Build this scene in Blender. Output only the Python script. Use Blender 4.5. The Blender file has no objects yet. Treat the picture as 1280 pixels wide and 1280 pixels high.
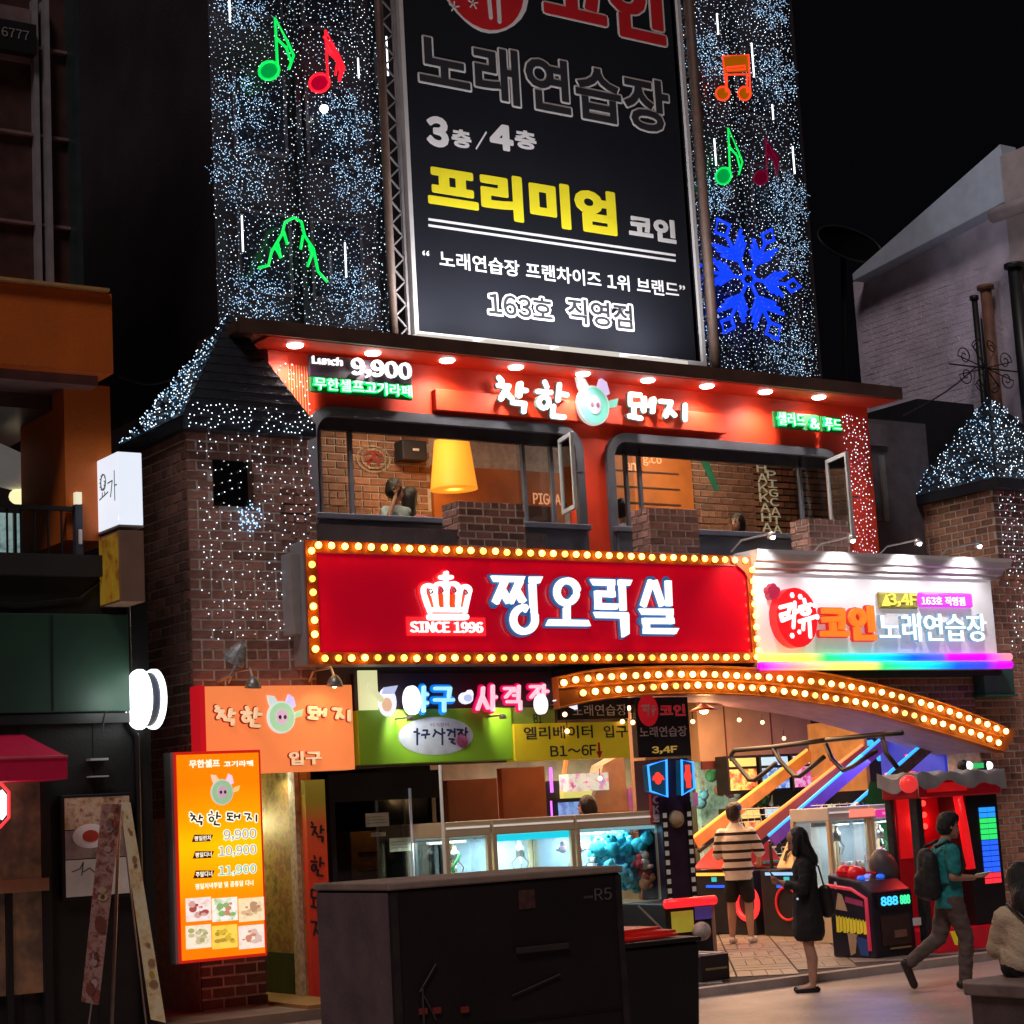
import bpy, bmesh, math, random
from mathutils import Vector, Matrix, noise
random.seed(7)
SC = bpy.context.scene
COL = SC.collection
# ------------------------------------------------------------------ camera
cam = bpy.data.cameras.new('camera'); camo = bpy.data.objects.new('camera', cam); COL.objects.link(camo)
RX = Vector((0.83137053, -0.04041385, -0.55424702))      # world X axis seen in camera axes
RY = Vector((-0.55295893, -0.15942963, -0.81781331))
RZ = Vector((-0.05531242, 0.98638173, -0.1548923))
CAM = Vector((0.0, 0.0, 1.85)); FPX = 2400.0
camo.matrix_world = Matrix(((RX.x, RX.y, RX.z, CAM.x), (RY.x, RY.y, RY.z, CAM.y), (RZ.x, RZ.y, RZ.z, CAM.z), (0, 0, 0, 1)))
cam.sensor_width = 36.0; cam.lens = 36.0 * FPX / 1280.0
cam.clip_start = 0.1; cam.clip_end = 500.0
SC.camera = camo
SC.render.resolution_x = 1024; SC.render.resolution_y = 1024
# ------------------------------------------------------------------ night world, faint sky glow, weak added sun standing in for city light
w = bpy.data.worlds.new('World'); SC.world = w; w.use_nodes = True
bg = w.node_tree.nodes['Background']; bg.inputs[0].default_value = (0.55, 0.5, 0.75, 1); bg.inputs[1].default_value = 0.003
sl = bpy.data.lights.new('city_fill_sun', 'SUN'); so = bpy.data.objects.new('city_fill_sun', sl); COL.objects.link(so)
sl.energy = 0.85; sl.angle = math.radians(14); sl.color = (1.0, 0.84, 0.82)
so.rotation_euler = Vector((0.43, 0.42, -0.80)).to_track_quat('-Z', 'Y').to_euler(); so.location = (0, 0, 30)
SC.view_settings.view_transform = 'Standard'; SC.view_settings.look = 'None'
SC.view_settings.exposure = 0.0; SC.view_settings.gamma = 1.0
SC.cycles.use_denoising = True
SC.cycles.max_bounces = 6; SC.cycles.diffuse_bounces = 3; SC.cycles.transparent_max_bounces = 12
SC.cycles.sample_clamp_indirect = 4.0
# ------------------------------------------------------------------ positions: a pixel of the photograph met with a plane of the place
def ray(px, py):
    d = Vector((px - 640.0, -(py - 640.0), -FPX))
    return Vector((RX.dot(d), RY.dot(d), RZ.dot(d)))
def W(px, py, Y):
    r = ray(px, py); return CAM + r * (Y / r.y)
def WX(px, py, X):
    r = ray(px, py); return CAM + r * (X / r.x)
def G(px, py, z=0.0):
    r = ray(px, py); return CAM + r * ((z - CAM.z) / r.z)
def rect(px0, pyt, pyb, px1, Y):            # x0, x1, z0, z1 of an upright rectangle on the plane Y
    a = W(px0, pyt, Y); b = W(px0, pyb, Y); c = W(px1, (pyt + pyb) / 2, Y)
    return (a.x + b.x) / 2, c.x, b.z, a.z
# ------------------------------------------------------------------ materials
MATS = {}
def M(key, col=(0.5, 0.5, 0.5), rough=0.6, metal=0.0, var=0.25, scale=6.0, bump=0.0, bscale=40.0, emit=None, es=0.0, spec=0.5, rnd=0.0, evar=0.0, coat=0.0):
    if key in MATS: return MATS[key]
    m = bpy.data.materials.new(key); m.use_nodes = True; nt = m.node_tree; N = nt.nodes; L = nt.links
    p = N['Principled BSDF']; p.inputs['Roughness'].default_value = rough; p.inputs['Metallic'].default_value = metal
    p.inputs['Specular IOR Level'].default_value = spec
    if coat: p.inputs['Coat Weight'].default_value = coat
    tc = N.new('ShaderNodeTexCoord')
    nz = N.new('ShaderNodeTexNoise'); nz.inputs['Scale'].default_value = scale; nz.inputs['Detail'].default_value = 5.0
    L.new(tc.outputs['Object'], nz.inputs['Vector'])
    mr = N.new('ShaderNodeMapRange'); mr.inputs[1].default_value = 0.25; mr.inputs[2].default_value = 0.75
    mr.inputs[3].default_value = 1.0 - var; mr.inputs[4].default_value = 1.0 + var * 0.6
    L.new(nz.outputs['Fac'], mr.inputs[0])
    vm = N.new('ShaderNodeVectorMath'); vm.operation = 'SCALE'; vm.inputs[0].default_value = col[:3]
    fac = mr.outputs[0]
    if rnd:
        oi = N.new('ShaderNodeObjectInfo'); ge = N.new('ShaderNodeNewGeometry')
        ad = N.new('ShaderNodeMath'); ad.operation = 'ADD'; L.new(oi.outputs['Random'], ad.inputs[0]); L.new(ge.outputs['Random Per Island'], ad.inputs[1])
        fr = N.new('ShaderNodeMath'); fr.operation = 'FRACT'; L.new(ad.outputs[0], fr.inputs[0])
        r2 = N.new('ShaderNodeMapRange'); r2.inputs[3].default_value = 1 - rnd; r2.inputs[4].default_value = 1 + rnd; L.new(fr.outputs[0], r2.inputs[0])
        mu = N.new('ShaderNodeMath'); mu.operation = 'MULTIPLY'; L.new(fac, mu.inputs[0]); L.new(r2.outputs[0], mu.inputs[1]); fac = mu.outputs[0]
    L.new(fac, vm.inputs['Scale']); L.new(vm.outputs[0], p.inputs['Base Color'])
    if bump:
        n2 = N.new('ShaderNodeTexNoise'); n2.inputs['Scale'].default_value = bscale; n2.inputs['Detail'].default_value = 6.0; L.new(tc.outputs['Object'], n2.inputs['Vector'])
        b = N.new('ShaderNodeBump'); b.inputs['Strength'].default_value = bump; b.inputs['Distance'].default_value = 0.02
        L.new(n2.outputs['Fac'], b.inputs['Height']); L.new(b.outputs[0], p.inputs['Normal'])
    if emit:
        p.inputs['Emission Color'].default_value = (*emit, 1); p.inputs['Emission Strength'].default_value = es
        if evar:
            r3 = N.new('ShaderNodeMapRange'); r3.inputs[1].default_value = 0.3; r3.inputs[2].default_value = 0.7
            r3.inputs[3].default_value = es * (1 - evar); r3.inputs[4].default_value = es * (1 + evar); L.new(nz.outputs['Fac'], r3.inputs[0]); L.new(r3.outputs[0], p.inputs['Emission Strength'])
    MATS[key] = m
    return m
def E(key, col=None, es=1.0, base=None):         # something that gives off light
    if key in MATS: return MATS[key]
    return M(key, base or tuple(min(1, c) * 0.6 for c in col), 0.4, var=0.02, emit=col, es=es)
def glass_mat(key='window glass', tint=(0.85, 0.9, 0.95), refl=0.12):
    if key in MATS: return MATS[key]
    m = bpy.data.materials.new(key); m.use_nodes = True; nt = m.node_tree; N = nt.nodes; L = nt.links
    N.remove(N['Principled BSDF']); out = N['Material Output']
    t = N.new('ShaderNodeBsdfTransparent'); t.inputs[0].default_value = (*tint, 1)
    g = N.new('ShaderNodeBsdfGlossy'); g.inputs['Roughness'].default_value = 0.03
    fr = N.new('ShaderNodeLayerWeight'); fr.inputs[0].default_value = refl
    mx = N.new('ShaderNodeMixShader'); L.new(fr.outputs['Facing'], mx.inputs[0]); L.new(t.outputs[0], mx.inputs[1]); L.new(g.outputs[0], mx.inputs[2]); L.new(mx.outputs[0], out.inputs[0])
    MATS[key] = m; return m
def ramp_mat(key, stops, axis='X', emit=0.0, scale=1.0, noise=0.0, nscale=8.0, rough=0.5):   # colours running along the object (printed film, collage)
    if key in MATS: return MATS[key]
    m = bpy.data.materials.new(key); m.use_nodes = True; nt = m.node_tree; N = nt.nodes; L = nt.links
    p = N['Principled BSDF']; p.inputs['Roughness'].default_value = rough
    tc = N.new('ShaderNodeTexCoord'); cr = N.new('ShaderNodeValToRGB')
    e = cr.color_ramp.elements
    while len(e) > 1: e.remove(e[-1])
    e[0].position = stops[0][0]; e[0].color = (*stops[0][1], 1)
    for q, c in stops[1:]:
        k = e.new(q); k.color = (*c, 1)
    if axis == 'N':
        nz = N.new('ShaderNodeTexNoise'); nz.inputs['Scale'].default_value = nscale; nz.inputs['Detail'].default_value = 4; nz.inputs['Roughness'].default_value = 0.7
        L.new(tc.outputs['Object'], nz.inputs['Vector']); L.new(nz.outputs['Fac'], cr.inputs[0])
    else:
        sx = N.new('ShaderNodeSeparateXYZ'); L.new(tc.outputs['Generated'], sx.inputs[0]); L.new(sx.outputs[axis], cr.inputs[0])
    L.new(cr.outputs[0], p.inputs['Base Color'])
    if emit: L.new(cr.outputs[0], p.inputs['Emission Color']); p.inputs['Emission Strength'].default_value = emit
    MATS[key] = m; return m
# ------------------------------------------------------------------ mesh collecting
BASE = {}
class MB:
    def __init__(s): s.v = []; s.f = []; s.m = []
    def add(s, vs, fs, m=0):
        n = len(s.v); s.v += [Vector(v) for v in vs]; s.f += [tuple(i + n for i in f) for f in fs]; s.m += [m] * len(fs); return s
    def box(s, x0, x1, y0, y1, z0, z1, m=0):
        x0, x1 = sorted((x0, x1)); y0, y1 = sorted((y0, y1)); z0, z1 = sorted((z0, z1))
        return s.add([(x0, y0, z0), (x1, y0, z0), (x1, y1, z0), (x0, y1, z0), (x0, y0, z1), (x1, y0, z1), (x1, y1, z1), (x0, y1, z1)],
                     [(0, 3, 2, 1), (4, 5, 6, 7), (0, 1, 5, 4), (1, 2, 6, 5), (2, 3, 7, 6), (3, 0, 4, 7)], m)
    def obox(s, c, size, rot=None, m=0):
        b = MB().box(-size[0] / 2, size[0] / 2, -size[1] / 2, size[1] / 2, -size[2] / 2, size[2] / 2)
        R = rot or Matrix.Identity(3); return s.add([R @ v + Vector(c) for v in b.v], b.f, m)
    def bar(s, a, b, w, h=None, m=0):       # square bar from a to b
        a = Vector(a); b = Vector(b); d = b - a; h = h or w
        q = d.to_track_quat('X', 'Z').to_matrix(); return s.obox((a + b) / 2, (d.length, w, h), q, m)
    def tube(s, pts, r, n=8, closed=False, m=0, caps=True):
        P = [Vector(p) for p in pts]; K = len(P); rr = r if isinstance(r, (list, tuple)) else [r] * K
        vs = []; up = None
        for i, p in enumerate(P):
            if closed: t = (P[(i + 1) % K] - P[i - 1])
            else: t = P[min(i + 1, K - 1)] - P[max(i - 1, 0)]
            t.normalize()
            if up is None:
                up = Vector((0, 0, 1)) if abs(t.z) < 0.9 else Vector((1, 0, 0))
            up = (up - t * up.dot(t)); up.normalize(); si = t.cross(up)
            for k in range(n):
                a = 2 * math.pi * k / n; vs.append(p + (up * math.cos(a) + si * math.sin(a)) * rr[i])
        fs = []
        for i in range(K if closed else K - 1):
            j = (i + 1) % K
            for k in range(n):
                l = (k + 1) % n; fs.append((i * n + k, j * n + k, j * n + l, i * n + l))
        if not closed and caps: fs += [tuple(range(n)), tuple((K - 1) * n + k for k in reversed(range(n)))]
        return s.add(vs, fs, m)
    def sph(s, c, r, nu=12, nv=8, R=None, m=0):
        rx, ry, rz = r if isinstance(r, (tuple, list)) else (r, r, r); c = Vector(c); vs = []; fs = []
        for j in range(1, nv):
            t = math.pi * j / nv
            for i in range(nu):
                a = 2 * math.pi * i / nu; q = Vector((rx * math.sin(t) * math.cos(a), ry * math.sin(t) * math.sin(a), rz * math.cos(t))); vs.append(c + (R @ q if R else q))
        top = len(vs); q = Vector((0, 0, rz)); vs.append(c + (R @ q if R else q)); vs.append(c - (R @ q if R else q))
        for j in range(nv - 2):
            for i in range(nu):
                k = (i + 1) % nu; fs.append((j * nu + i, (j + 1) * nu + i, (j + 1) * nu + k, j * nu + k))
        for i in range(nu):
            k = (i + 1) % nu; fs.append((top, i, k)); fs.append((top + 1, (nv - 2) * nu + k, (nv - 2) * nu + i))
        return s.add(vs, fs, m)
    def lathe(s, c, prof, n=20, ax=(0, 0, 1), m=0):      # profile of (radius, height)
        c = Vector(c); q = Vector((0, 0, 1)).rotation_difference(Vector(ax)).to_matrix(); vs = []; K = len(prof)
        for (r, h) in prof:
            for i in range(n):
                a = 2 * math.pi * i / n; vs.append(c + q @ Vector((r * math.cos(a), r * math.sin(a), h)))
        fs = [(j * n + i, j * n + (i + 1) % n, (j + 1) * n + (i + 1) % n, (j + 1) * n + i) for j in range(K - 1) for i in range(n)]
        fs += [tuple(reversed(range(n))), tuple((K - 1) * n + i for i in range(n))]
        return s.add(vs, fs, m)
    def prism(s, poly, y0, y1, m=0, fr=None):            # outline (x, z) given depth from y0 (front) to y1
        n = len(poly)
        if fr is None: vs = [(x, y0, z) for x, z in poly] + [(x, y1, z) for x, z in poly]
        else:
            o, u, v, nn = fr; vs = [o + u * a + v * b + nn * y0 for a, b in poly] + [o + u * a + v * b + nn * y1 for a, b in poly]
        return s.add(vs, [tuple(range(n)), tuple(reversed(range(n, 2 * n)))] + [(i, i + n, (i + 1) % n + n, (i + 1) % n) for i in range(n)], m)
    def build(s, name, mat, parent=None, smooth=False, bev=0.0, **tags):
        b = BASE.get(parent.name, Vector((0, 0, 0))) if parent else Vector((0, 0, 0))
        me = bpy.data.meshes.new(name); me.from_pydata([v - b for v in s.v], [], s.f)
        mats = mat if isinstance(mat, (list, tuple)) else [mat]
        for q in mats: me.materials.append(q)
        if len(mats) > 1: me.polygons.foreach_set('material_index', s.m)
        bm = bmesh.new(); bm.from_mesh(me); bmesh.ops.recalc_face_normals(bm, faces=bm.faces); bm.to_mesh(me); bm.free()
        if smooth: me.polygons.foreach_set('use_smooth', [True] * len(me.polygons))
        me.update(); o = bpy.data.objects.new(name, me); COL.objects.link(o)
        if parent: o.parent = parent
        BASE[o.name] = b.copy()
        if bev:
            md = o.modifiers.new('bevel', 'BEVEL'); md.width = bev; md.segments = 2; md.limit_method = 'ANGLE'
        if smooth:
            pass
        for k, v in tags.items(): o[k] = v
        return o
def thing(name, label, cat, loc=(0, 0, 0), group=None):
    o = bpy.data.objects.new(name, None); COL.objects.link(o); o.location = loc; o.empty_display_size = 0.1
    o['label'] = label; o['category'] = cat
    if group: o['group'] = group
    BASE[o.name] = Vector(loc); return o
def T(label, cat, group=None):
    d = dict(label=label, category=cat)
    if group: d['group'] = group
    return d
def place(mesh, name, parent, loc, rot=None, **tags):    # one more copy of a shared mesh
    o = bpy.data.objects.new(name, mesh); COL.objects.link(o); o.parent = parent
    b = BASE.get(parent.name, Vector()) if parent else Vector(); o.location = Vector(loc) - b
    if rot is not None: o.rotation_euler = rot
    BASE[o.name] = b.copy()
    for k, v in tags.items(): o[k] = v
    return o
def lamp(kind, name, loc, energy, color=(1, 1, 1), size=0.1, aim=None, spot=None, blend=0.5, sy=None):
    l = bpy.data.lights.new(name, kind); o = bpy.data.objects.new(name, l); COL.objects.link(o); o.location = loc
    l.energy = energy; l.color = color
    if kind == 'AREA':
        l.size = size
        if sy: l.shape = 'RECTANGLE'; l.size_y = sy
    else: l.shadow_soft_size = size
    if kind == 'SPOT': l.spot_size = math.radians(spot or 90); l.spot_blend = blend
    if aim is not None: o.rotation_euler = (Vector(aim) - Vector(loc)).to_track_quat('-Z', 'Y').to_euler()
    return o
# ------------------------------------------------------------------ lettering
TMP = bpy.data.scenes.new('workshop')       # shapes are evaluated in a scratch scene of their own, dropped at the end
def baked(o):
    with bpy.context.temp_override(scene=TMP, view_layer=TMP.view_layers[0]):
        dg = bpy.context.evaluated_depsgraph_get(); dg.update(); return bpy.data.meshes.new_from_object(o.evaluated_get(dg))
_tc = bpy.data.curves.new('lettering', 'FONT'); _to = bpy.data.objects.new('lettering_source', _tc); TMP.collection.objects.link(_to)
_gc = {}
def glyph(ch, off, res=3):                  # one character, depth -0.05..0.05
    k = (ch, round(off, 4), res)
    if k not in _gc:
        _tc.body = chr(ord(ch) + 0xFEE0) if 33 <= ord(ch) <= 126 else ch; _tc.offset = off; _tc.extrude = 0.05; _tc.resolution_u = res; _tc.size = 1.0
        _to.update_tag(); me = baked(_to)
        _gc[k] = ([v.co.copy() for v in me.vertices], [tuple(p.vertices) for p in me.polygons]); bpy.data.meshes.remove(me)
    return _gc[k]
def layout(s, off, space=1.0):
    x = 0.0; out = []
    for ch in s:
        if ch == ' ': x += 0.32 * space; continue
        g = glyph(ch, 0.0); a, b = min(v.x for v in g[0]), max(v.x for v in g[0]); tight = ord(ch) < 0x1100
        dx = x - a + 0.05 if tight else x; x += ((b - a) + 0.10 if tight else 0.93) * space
        o1 = min(off, 0.03); vs, fs = glyph(ch, o1); R = off - o1; V_ = []; F_ = []
        for k in range(1 if R < 0.003 else 9):   # heavy weights: the letter spread in eight directions
            sx, sy = (0, 0) if k == 0 else (R * math.cos(k * math.pi / 4), R * math.sin(k * math.pi / 4)); n = len(V_); zz = 1 - 0.012 * k
            V_ += [Vector((v.x + dx + sx, v.y + sy, v.z * zz if v.z > 0 else v.z)) for v in vs]; F_ += [tuple(i + n for i in f) for f in fs]
        out.append((V_, F_))
    return out
def text(name, s, r, Y, mat, parent, depth=0.02, off=0.0, base_off=None, split=False, shear=0.0, space=1.0, fr=None, slope=0.0, **tags):
    """letters filling the rectangle r=(x0,x1,z0,z1) of the plane Y; base_off: offset whose outline is what fills it"""
    x0, x1, z0, z1 = r; bv = [v for g in layout(s, off if base_off is None else base_off, space) for v in g[0]]
    ax, bx = min(v.x for v in bv), max(v.x for v in bv); ay, by = min(v.y for v in bv), max(v.y for v in bv)
    def mp(v):
        a = x0 + (v.x - ax) / (bx - ax) * (x1 - x0); b = z0 + (v.y - ay) / (by - ay) * (z1 - z0)
        a += shear * (b - z0); b += slope * (a - x0); c = (v.z / 0.05 + 1) / 2 * depth
        if fr: o, u, vv, n = fr; return o + u * a + vv * b + n * c
        return Vector((a, Y - c, b))
    L = layout(s, off, space)
    if split: return [MB().add([mp(v) for v in vs], fs).build(name, mat, parent, **tags) for vs, fs in L]
    m = MB()
    for vs, fs in L: m.add([mp(v) for v in vs], fs)
    return m.build(name, mat, parent, **tags)
def ribbon(mb, pts, w, y, depth=0.03, cap='round', m=0, fr=None):      # one painted or cut stroke, flat front
    P = [Vector((p[0], p[1])) for p in pts]; k = [0]
    def pr(poly):
        k[0] += 1; d = 0.0007 * k[0]
        if fr: mb.prism(poly, depth + d, 0.0, m, fr)
        else: mb.prism(poly, y - depth - d, y, m)
    for i in range(len(P) - 1):
        d = (P[i + 1] - P[i]);
        if d.length < 1e-6: continue
        d.normalize(); n = Vector((-d.y, d.x)) * w / 2
        pr([tuple(P[i] + n), tuple(P[i + 1] + n), tuple(P[i + 1] - n), tuple(P[i] - n)])
    rng = range(len(P)) if cap == 'round' else range(1, len(P) - 1)
    for i in rng: pr([(P[i].x + math.cos(a * math.pi / 5) * w / 2, P[i].y + math.sin(a * math.pi / 5) * w / 2) for a in range(10)])
def ell(cx, cz, rx, rz, n=24, a0=0.0, a1=2 * math.pi):
    return [(cx + rx * math.cos(a0 + (a1 - a0) * i / n), cz + rz * math.sin(a0 + (a1 - a0) * i / n)) for i in range(n if abs(a1 - a0 - 2 * math.pi) < 1e-6 else n + 1)]
def plate(outer, holes, y0, y1, name, mat, parent, bev=0.0, fr=None, **tags):  # a sheet with openings, outline in (x, z)
    c = bpy.data.curves.new(name, 'CURVE'); c.dimensions = '2D'; c.fill_mode = 'BOTH'; c.extrude = abs(y1 - y0) / 2
    for pl in [outer] + holes:
        sp = c.splines.new('POLY'); sp.points.add(len(pl) - 1); sp.use_cyclic_u = True
        for i, (a, b) in enumerate(pl): sp.points[i].co = (a, b, 0, 1)
    o = bpy.data.objects.new(name, c); TMP.collection.objects.link(o)
    me = baked(o); vs = [v.co.copy() for v in me.vertices]; fs = [tuple(p.vertices) for p in me.polygons]
    bpy.data.objects.remove(o); bpy.data.curves.remove(c); bpy.data.meshes.remove(me)
    ym = (y0 + y1) / 2
    if fr: o_, u, v_, n = fr; vv = [o_ + u * v.x + v_ * v.y + n * (ym + v.z) for v in vs]
    else: vv = [Vector((v.x, ym + v.z, v.y)) for v in vs]
    return MB().add(vv, fs).build(name, mat, parent, bev=bev, **tags)
def inside(p, poly):
    r = False; j = len(poly) - 1
    for i in range(len(poly)):
        if (poly[i][1] > p[1]) != (poly[j][1] > p[1]) and p[0] < (poly[j][0] - poly[i][0]) * (p[1] - poly[i][1]) / (poly[j][1] - poly[i][1]) + poly[i][0]: r = not r
        j = i
    return r
# ------------------------------------------------------------------ brickwork: every brick an object, beyond 300 joined
_bk = {}
def brick_mesh(L, H, D, mat):
    k = (round(L, 3), round(H, 3), mat.name)
    if k in _bk: return _bk[k]
    c = 0.0035; x, z = L / 2, H / 2
    vs = [(-x, 0, -z), (x, 0, -z), (x, 0, z), (-x, 0, z), (-x, -D + c, -z), (x, -D + c, -z), (x, -D + c, z), (-x, -D + c, z), (-x + c, -D, -z + c), (x - c, -D, -z + c), (x - c, -D, z - c), (-x + c, -D, z - c)]
    fs = [(8, 9, 10, 11)] + [(a, b, b + 4, a + 4) for a, b in ((4, 5), (5, 6), (6, 7), (7, 4))] + [(a, b, b + 4, a + 4) for a, b in ((0, 1), (1, 2), (2, 3), (3, 0))]
    me = bpy.data.meshes.new('brick'); me.from_pydata(vs, [], fs); me.materials.append(mat)
    bm = bmesh.new(); bm.from_mesh(me); bmesh.ops.recalc_face_normals(bm, faces=bm.faces); bm.to_mesh(me); bm.free()
    _bk[k] = me; return me
CNT = {}
def bricks(parent, a, b, z0, z1, mat, bl=0.225, bh=0.082, j=0.021, holes=(), limit=300, D=0.024, test=None):
    """bricks on the upright face running from a=(x,y) to b=(x,y), facing to the right hand of a->b turned to the viewer"""
    a = Vector((a[0], a[1], 0)); b = Vector((b[0], b[1], 0)); u = (b - a); Lw = u.length; u.normalize(); ang = math.atan2(u.y, u.x)
    rows = max(1, int(round((z1 - z0 + j) / (bh + j)))); bh = (z1 - z0 + j) / rows - j
    cells = []
    for r in range(rows):
        z = z0 + r * (bh + j); s = -(bl + j) / 2 * (r % 2); soldier = (r % 7 == 6)
        step = (bl - 0.0) if not soldier else bl / 2 - j / 2
        while s < Lw - 0.02:
            e = min(s + step, Lw); q = max(s, 0.0)
            if e - q > 0.03 and not any(h0 < (q + e) / 2 < h1 and h2 < z + bh / 2 < h3 for h0, h1, h2, h3 in holes) and (test is None or test(a.x + u.x * (q + e) / 2, z)): cells.append((q, e, z))
            s += step + j
    left = limit - CNT.get(parent.name, 0); rest = MB(); Rz = Matrix.Rotation(ang, 3, 'Z')
    cells.sort(key=lambda c: -c[2]) if False else None
    for i, (q, e, z) in enumerate(cells):
        L = round(e - q, 2) if e - q < bl * 0.97 else bl; me = brick_mesh(L, bh, D, mat)
        c = a + u * ((q + e) / 2) + Vector((0, 0, z + bh / 2))
        nrm = Vector((u.y, -u.x, 0)); c -= nrm * random.uniform(-0.001, 0.004)
        rt = (random.gauss(0, 0.006), random.gauss(0, 0.006), ang + random.gauss(0, 0.006))
        if i < left: place(me, 'brick', parent, c, rt)
        else:
            R = Matrix.Rotation(rt[2], 3, 'Z'); rest.add([R @ v.co + c for v in me.vertices], [tuple(p.vertices) for p in me.polygons])
    CNT[parent.name] = CNT.get(parent.name, 0) + min(len(cells), max(left, 0))
    if rest.v: rest.build('distant_bricks', mat, parent, kind='stuff')
# ------------------------------------------------------------------ strings of tiny lights
def sparks(mb, p, r):
    p = Vector(p); n = len(mb.v)
    mb.v += [p + Vector(d) * r for d in ((1, 0, 0), (-1, 0, 0), (0, 1, 0), (0, -1, 0), (0, 0, 1), (0, 0, -1))]
    mb.f += [(n + a, n + b, n + c) for a, b, c in ((0, 2, 4), (2, 1, 4), (1, 3, 4), (3, 0, 4), (2, 0, 5), (1, 2, 5), (3, 1, 5), (0, 3, 5))]; mb.m += [0] * 8
# ------------------------------------------------------------------ smooth bodies: tapered limbs fused into one skin
def blob(name, caps, balls, mat, parent, voxel=0.012, smooth=6, cut=None, **tags):
    mb = MB()
    for c in caps:
        p0, r0, p1, r1 = c[:4]; fl = c[4] if len(c) > 4 else 1.0; p0 = Vector(p0); p1 = Vector(p1); d = p1 - p0; L = max(d.length, 1e-4); q = d.to_track_quat('Z', 'Y').to_matrix()
        prof = []
        for i in range(5): t = math.pi / 2 * i / 4; prof.append((r0 * math.sin(t), -r0 * math.cos(t)))
        for i in range(5): t = math.pi / 2 * i / 4; prof.append((r1 * math.cos(t), L + r1 * math.sin(t)))
        n = 14; vs = []
        for (r, h) in prof:
            for k in range(n):
                a = 2 * math.pi * k / n; vs.append(p0 + q @ Vector((r * math.cos(a), r * fl * math.sin(a), h)))
        K = len(prof); fs = [(jx * n + i, jx * n + (i + 1) % n, (jx + 1) * n + (i + 1) % n, (jx + 1) * n + i) for jx in range(K - 1) for i in range(n)]
        mb.add(vs, fs)
    for c, r in balls: mb.sph(c, r, 14, 10)
    me = bpy.data.meshes.new(name); me.from_pydata(mb.v, [], mb.f)
    bm = bmesh.new(); bm.from_mesh(me); bmesh.ops.remove_doubles(bm, verts=bm.verts, dist=0.0003); bmesh.ops.recalc_face_normals(bm, faces=bm.faces); bm.to_mesh(me); bm.free()
    t = bpy.data.objects.new('tmp', me); TMP.collection.objects.link(t)
    r = t.modifiers.new('r', 'REMESH'); r.mode = 'VOXEL'; r.voxel_size = voxel
    s = t.modifiers.new('s', 'SMOOTH'); s.factor = 0.5; s.iterations = smooth
    m2 = baked(t)
    bpy.data.objects.remove(t); bpy.data.meshes.remove(me); m2.name = name
    if cut:
        bm = bmesh.new(); bm.from_mesh(m2); bmesh.ops.delete(bm, geom=[v for v in bm.verts if cut(v.co)], context='VERTS'); bm.to_mesh(m2); bm.free()
    wr = {'shirt': .010, 't_shirt': .011, 'trousers': .012, 'jacket': .009, 'top': .006, 'skirt': .007, 'shorts': .008, 'hair': .006, 'backpack': .006}.get(name, 0)
    if wr:                                  # folds in cloth, strands in hair
        m2.calc_normals() if hasattr(m2, 'calc_normals') else None
        for v in m2.vertices:
            q = v.co; k = Vector((q.x * 60, q.y * 60, q.z * 9)) if name == 'hair' else Vector((q.x * 11, q.y * 11, q.z * 15 + q.x * 9))
            v.co += v.normal * wr * (noise.noise(k) + (0 if name == 'hair' else .5 * noise.noise(k * 2.1)))
    m2.materials.clear(); m2.materials.append(mat); m2.polygons.foreach_set('use_smooth', [True] * len(m2.polygons))
    o = bpy.data.objects.new(name, m2); COL.objects.link(o); o.parent = parent; BASE[o.name] = BASE.get(parent.name, Vector()) if parent else Vector()
    for k, v in tags.items(): o[k] = v
    return o
# ================================================================== ground and buildings
YF = 17.8; ZA = 0.08
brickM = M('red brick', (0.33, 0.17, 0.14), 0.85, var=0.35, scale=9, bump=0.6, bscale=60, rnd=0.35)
brickD = M('dark and shaded brick', (0.20, 0.10, 0.08), 0.85, var=0.35, scale=9, bump=0.6, bscale=60, rnd=0.4)  # darker copy, also used where a turret side is painted as shaded
brickL = M('pale worn and lit brick', (0.42, 0.20, 0.12), 0.85, var=0.4, scale=9, bump=0.6, bscale=60, rnd=0.4)
mortar = M('mortar', (0.66, 0.58, 0.52), 0.9, var=0.3, scale=14, bump=0.4)
darkw = M('dark render', (0.018, 0.016, 0.018), 0.75, var=0.4, scale=2, bump=0.2)
blackm = M('black painted metal', (0.012, 0.012, 0.014), 0.45, var=0.3, scale=5)
steel = M('brushed steel', (0.5, 0.5, 0.52), 0.35, metal=0.9, var=0.15)
asphalt = M('street paving', (0.46, 0.36, 0.33), 0.40, var=0.5, scale=1.1, bump=0.45, bscale=14)
tileM = M('floor tile', (0.32, 0.26, 0.23), 0.42, var=0.25, scale=3, bump=0.15, bscale=20, rnd=0.12)
grout = M('dark grout', (0.05, 0.035, 0.035), 0.9)
redwall = M('red painted wall', (0.90, 0.055, 0.012), 0.6, var=0.14, scale=2.5, bump=0.1, bscale=12)
brownm = M('brown eave boards', (0.075, 0.038, 0.026), 0.6, var=0.35, scale=4)
greyfr = M('grey window frame', (0.10, 0.105, 0.13), 0.45, var=0.25, scale=5)
glass = glass_mat()
# street
MB().box(-60, 90, -30, 90, -0.3, 0.0).build('street', asphalt, kind='structure')
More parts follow.
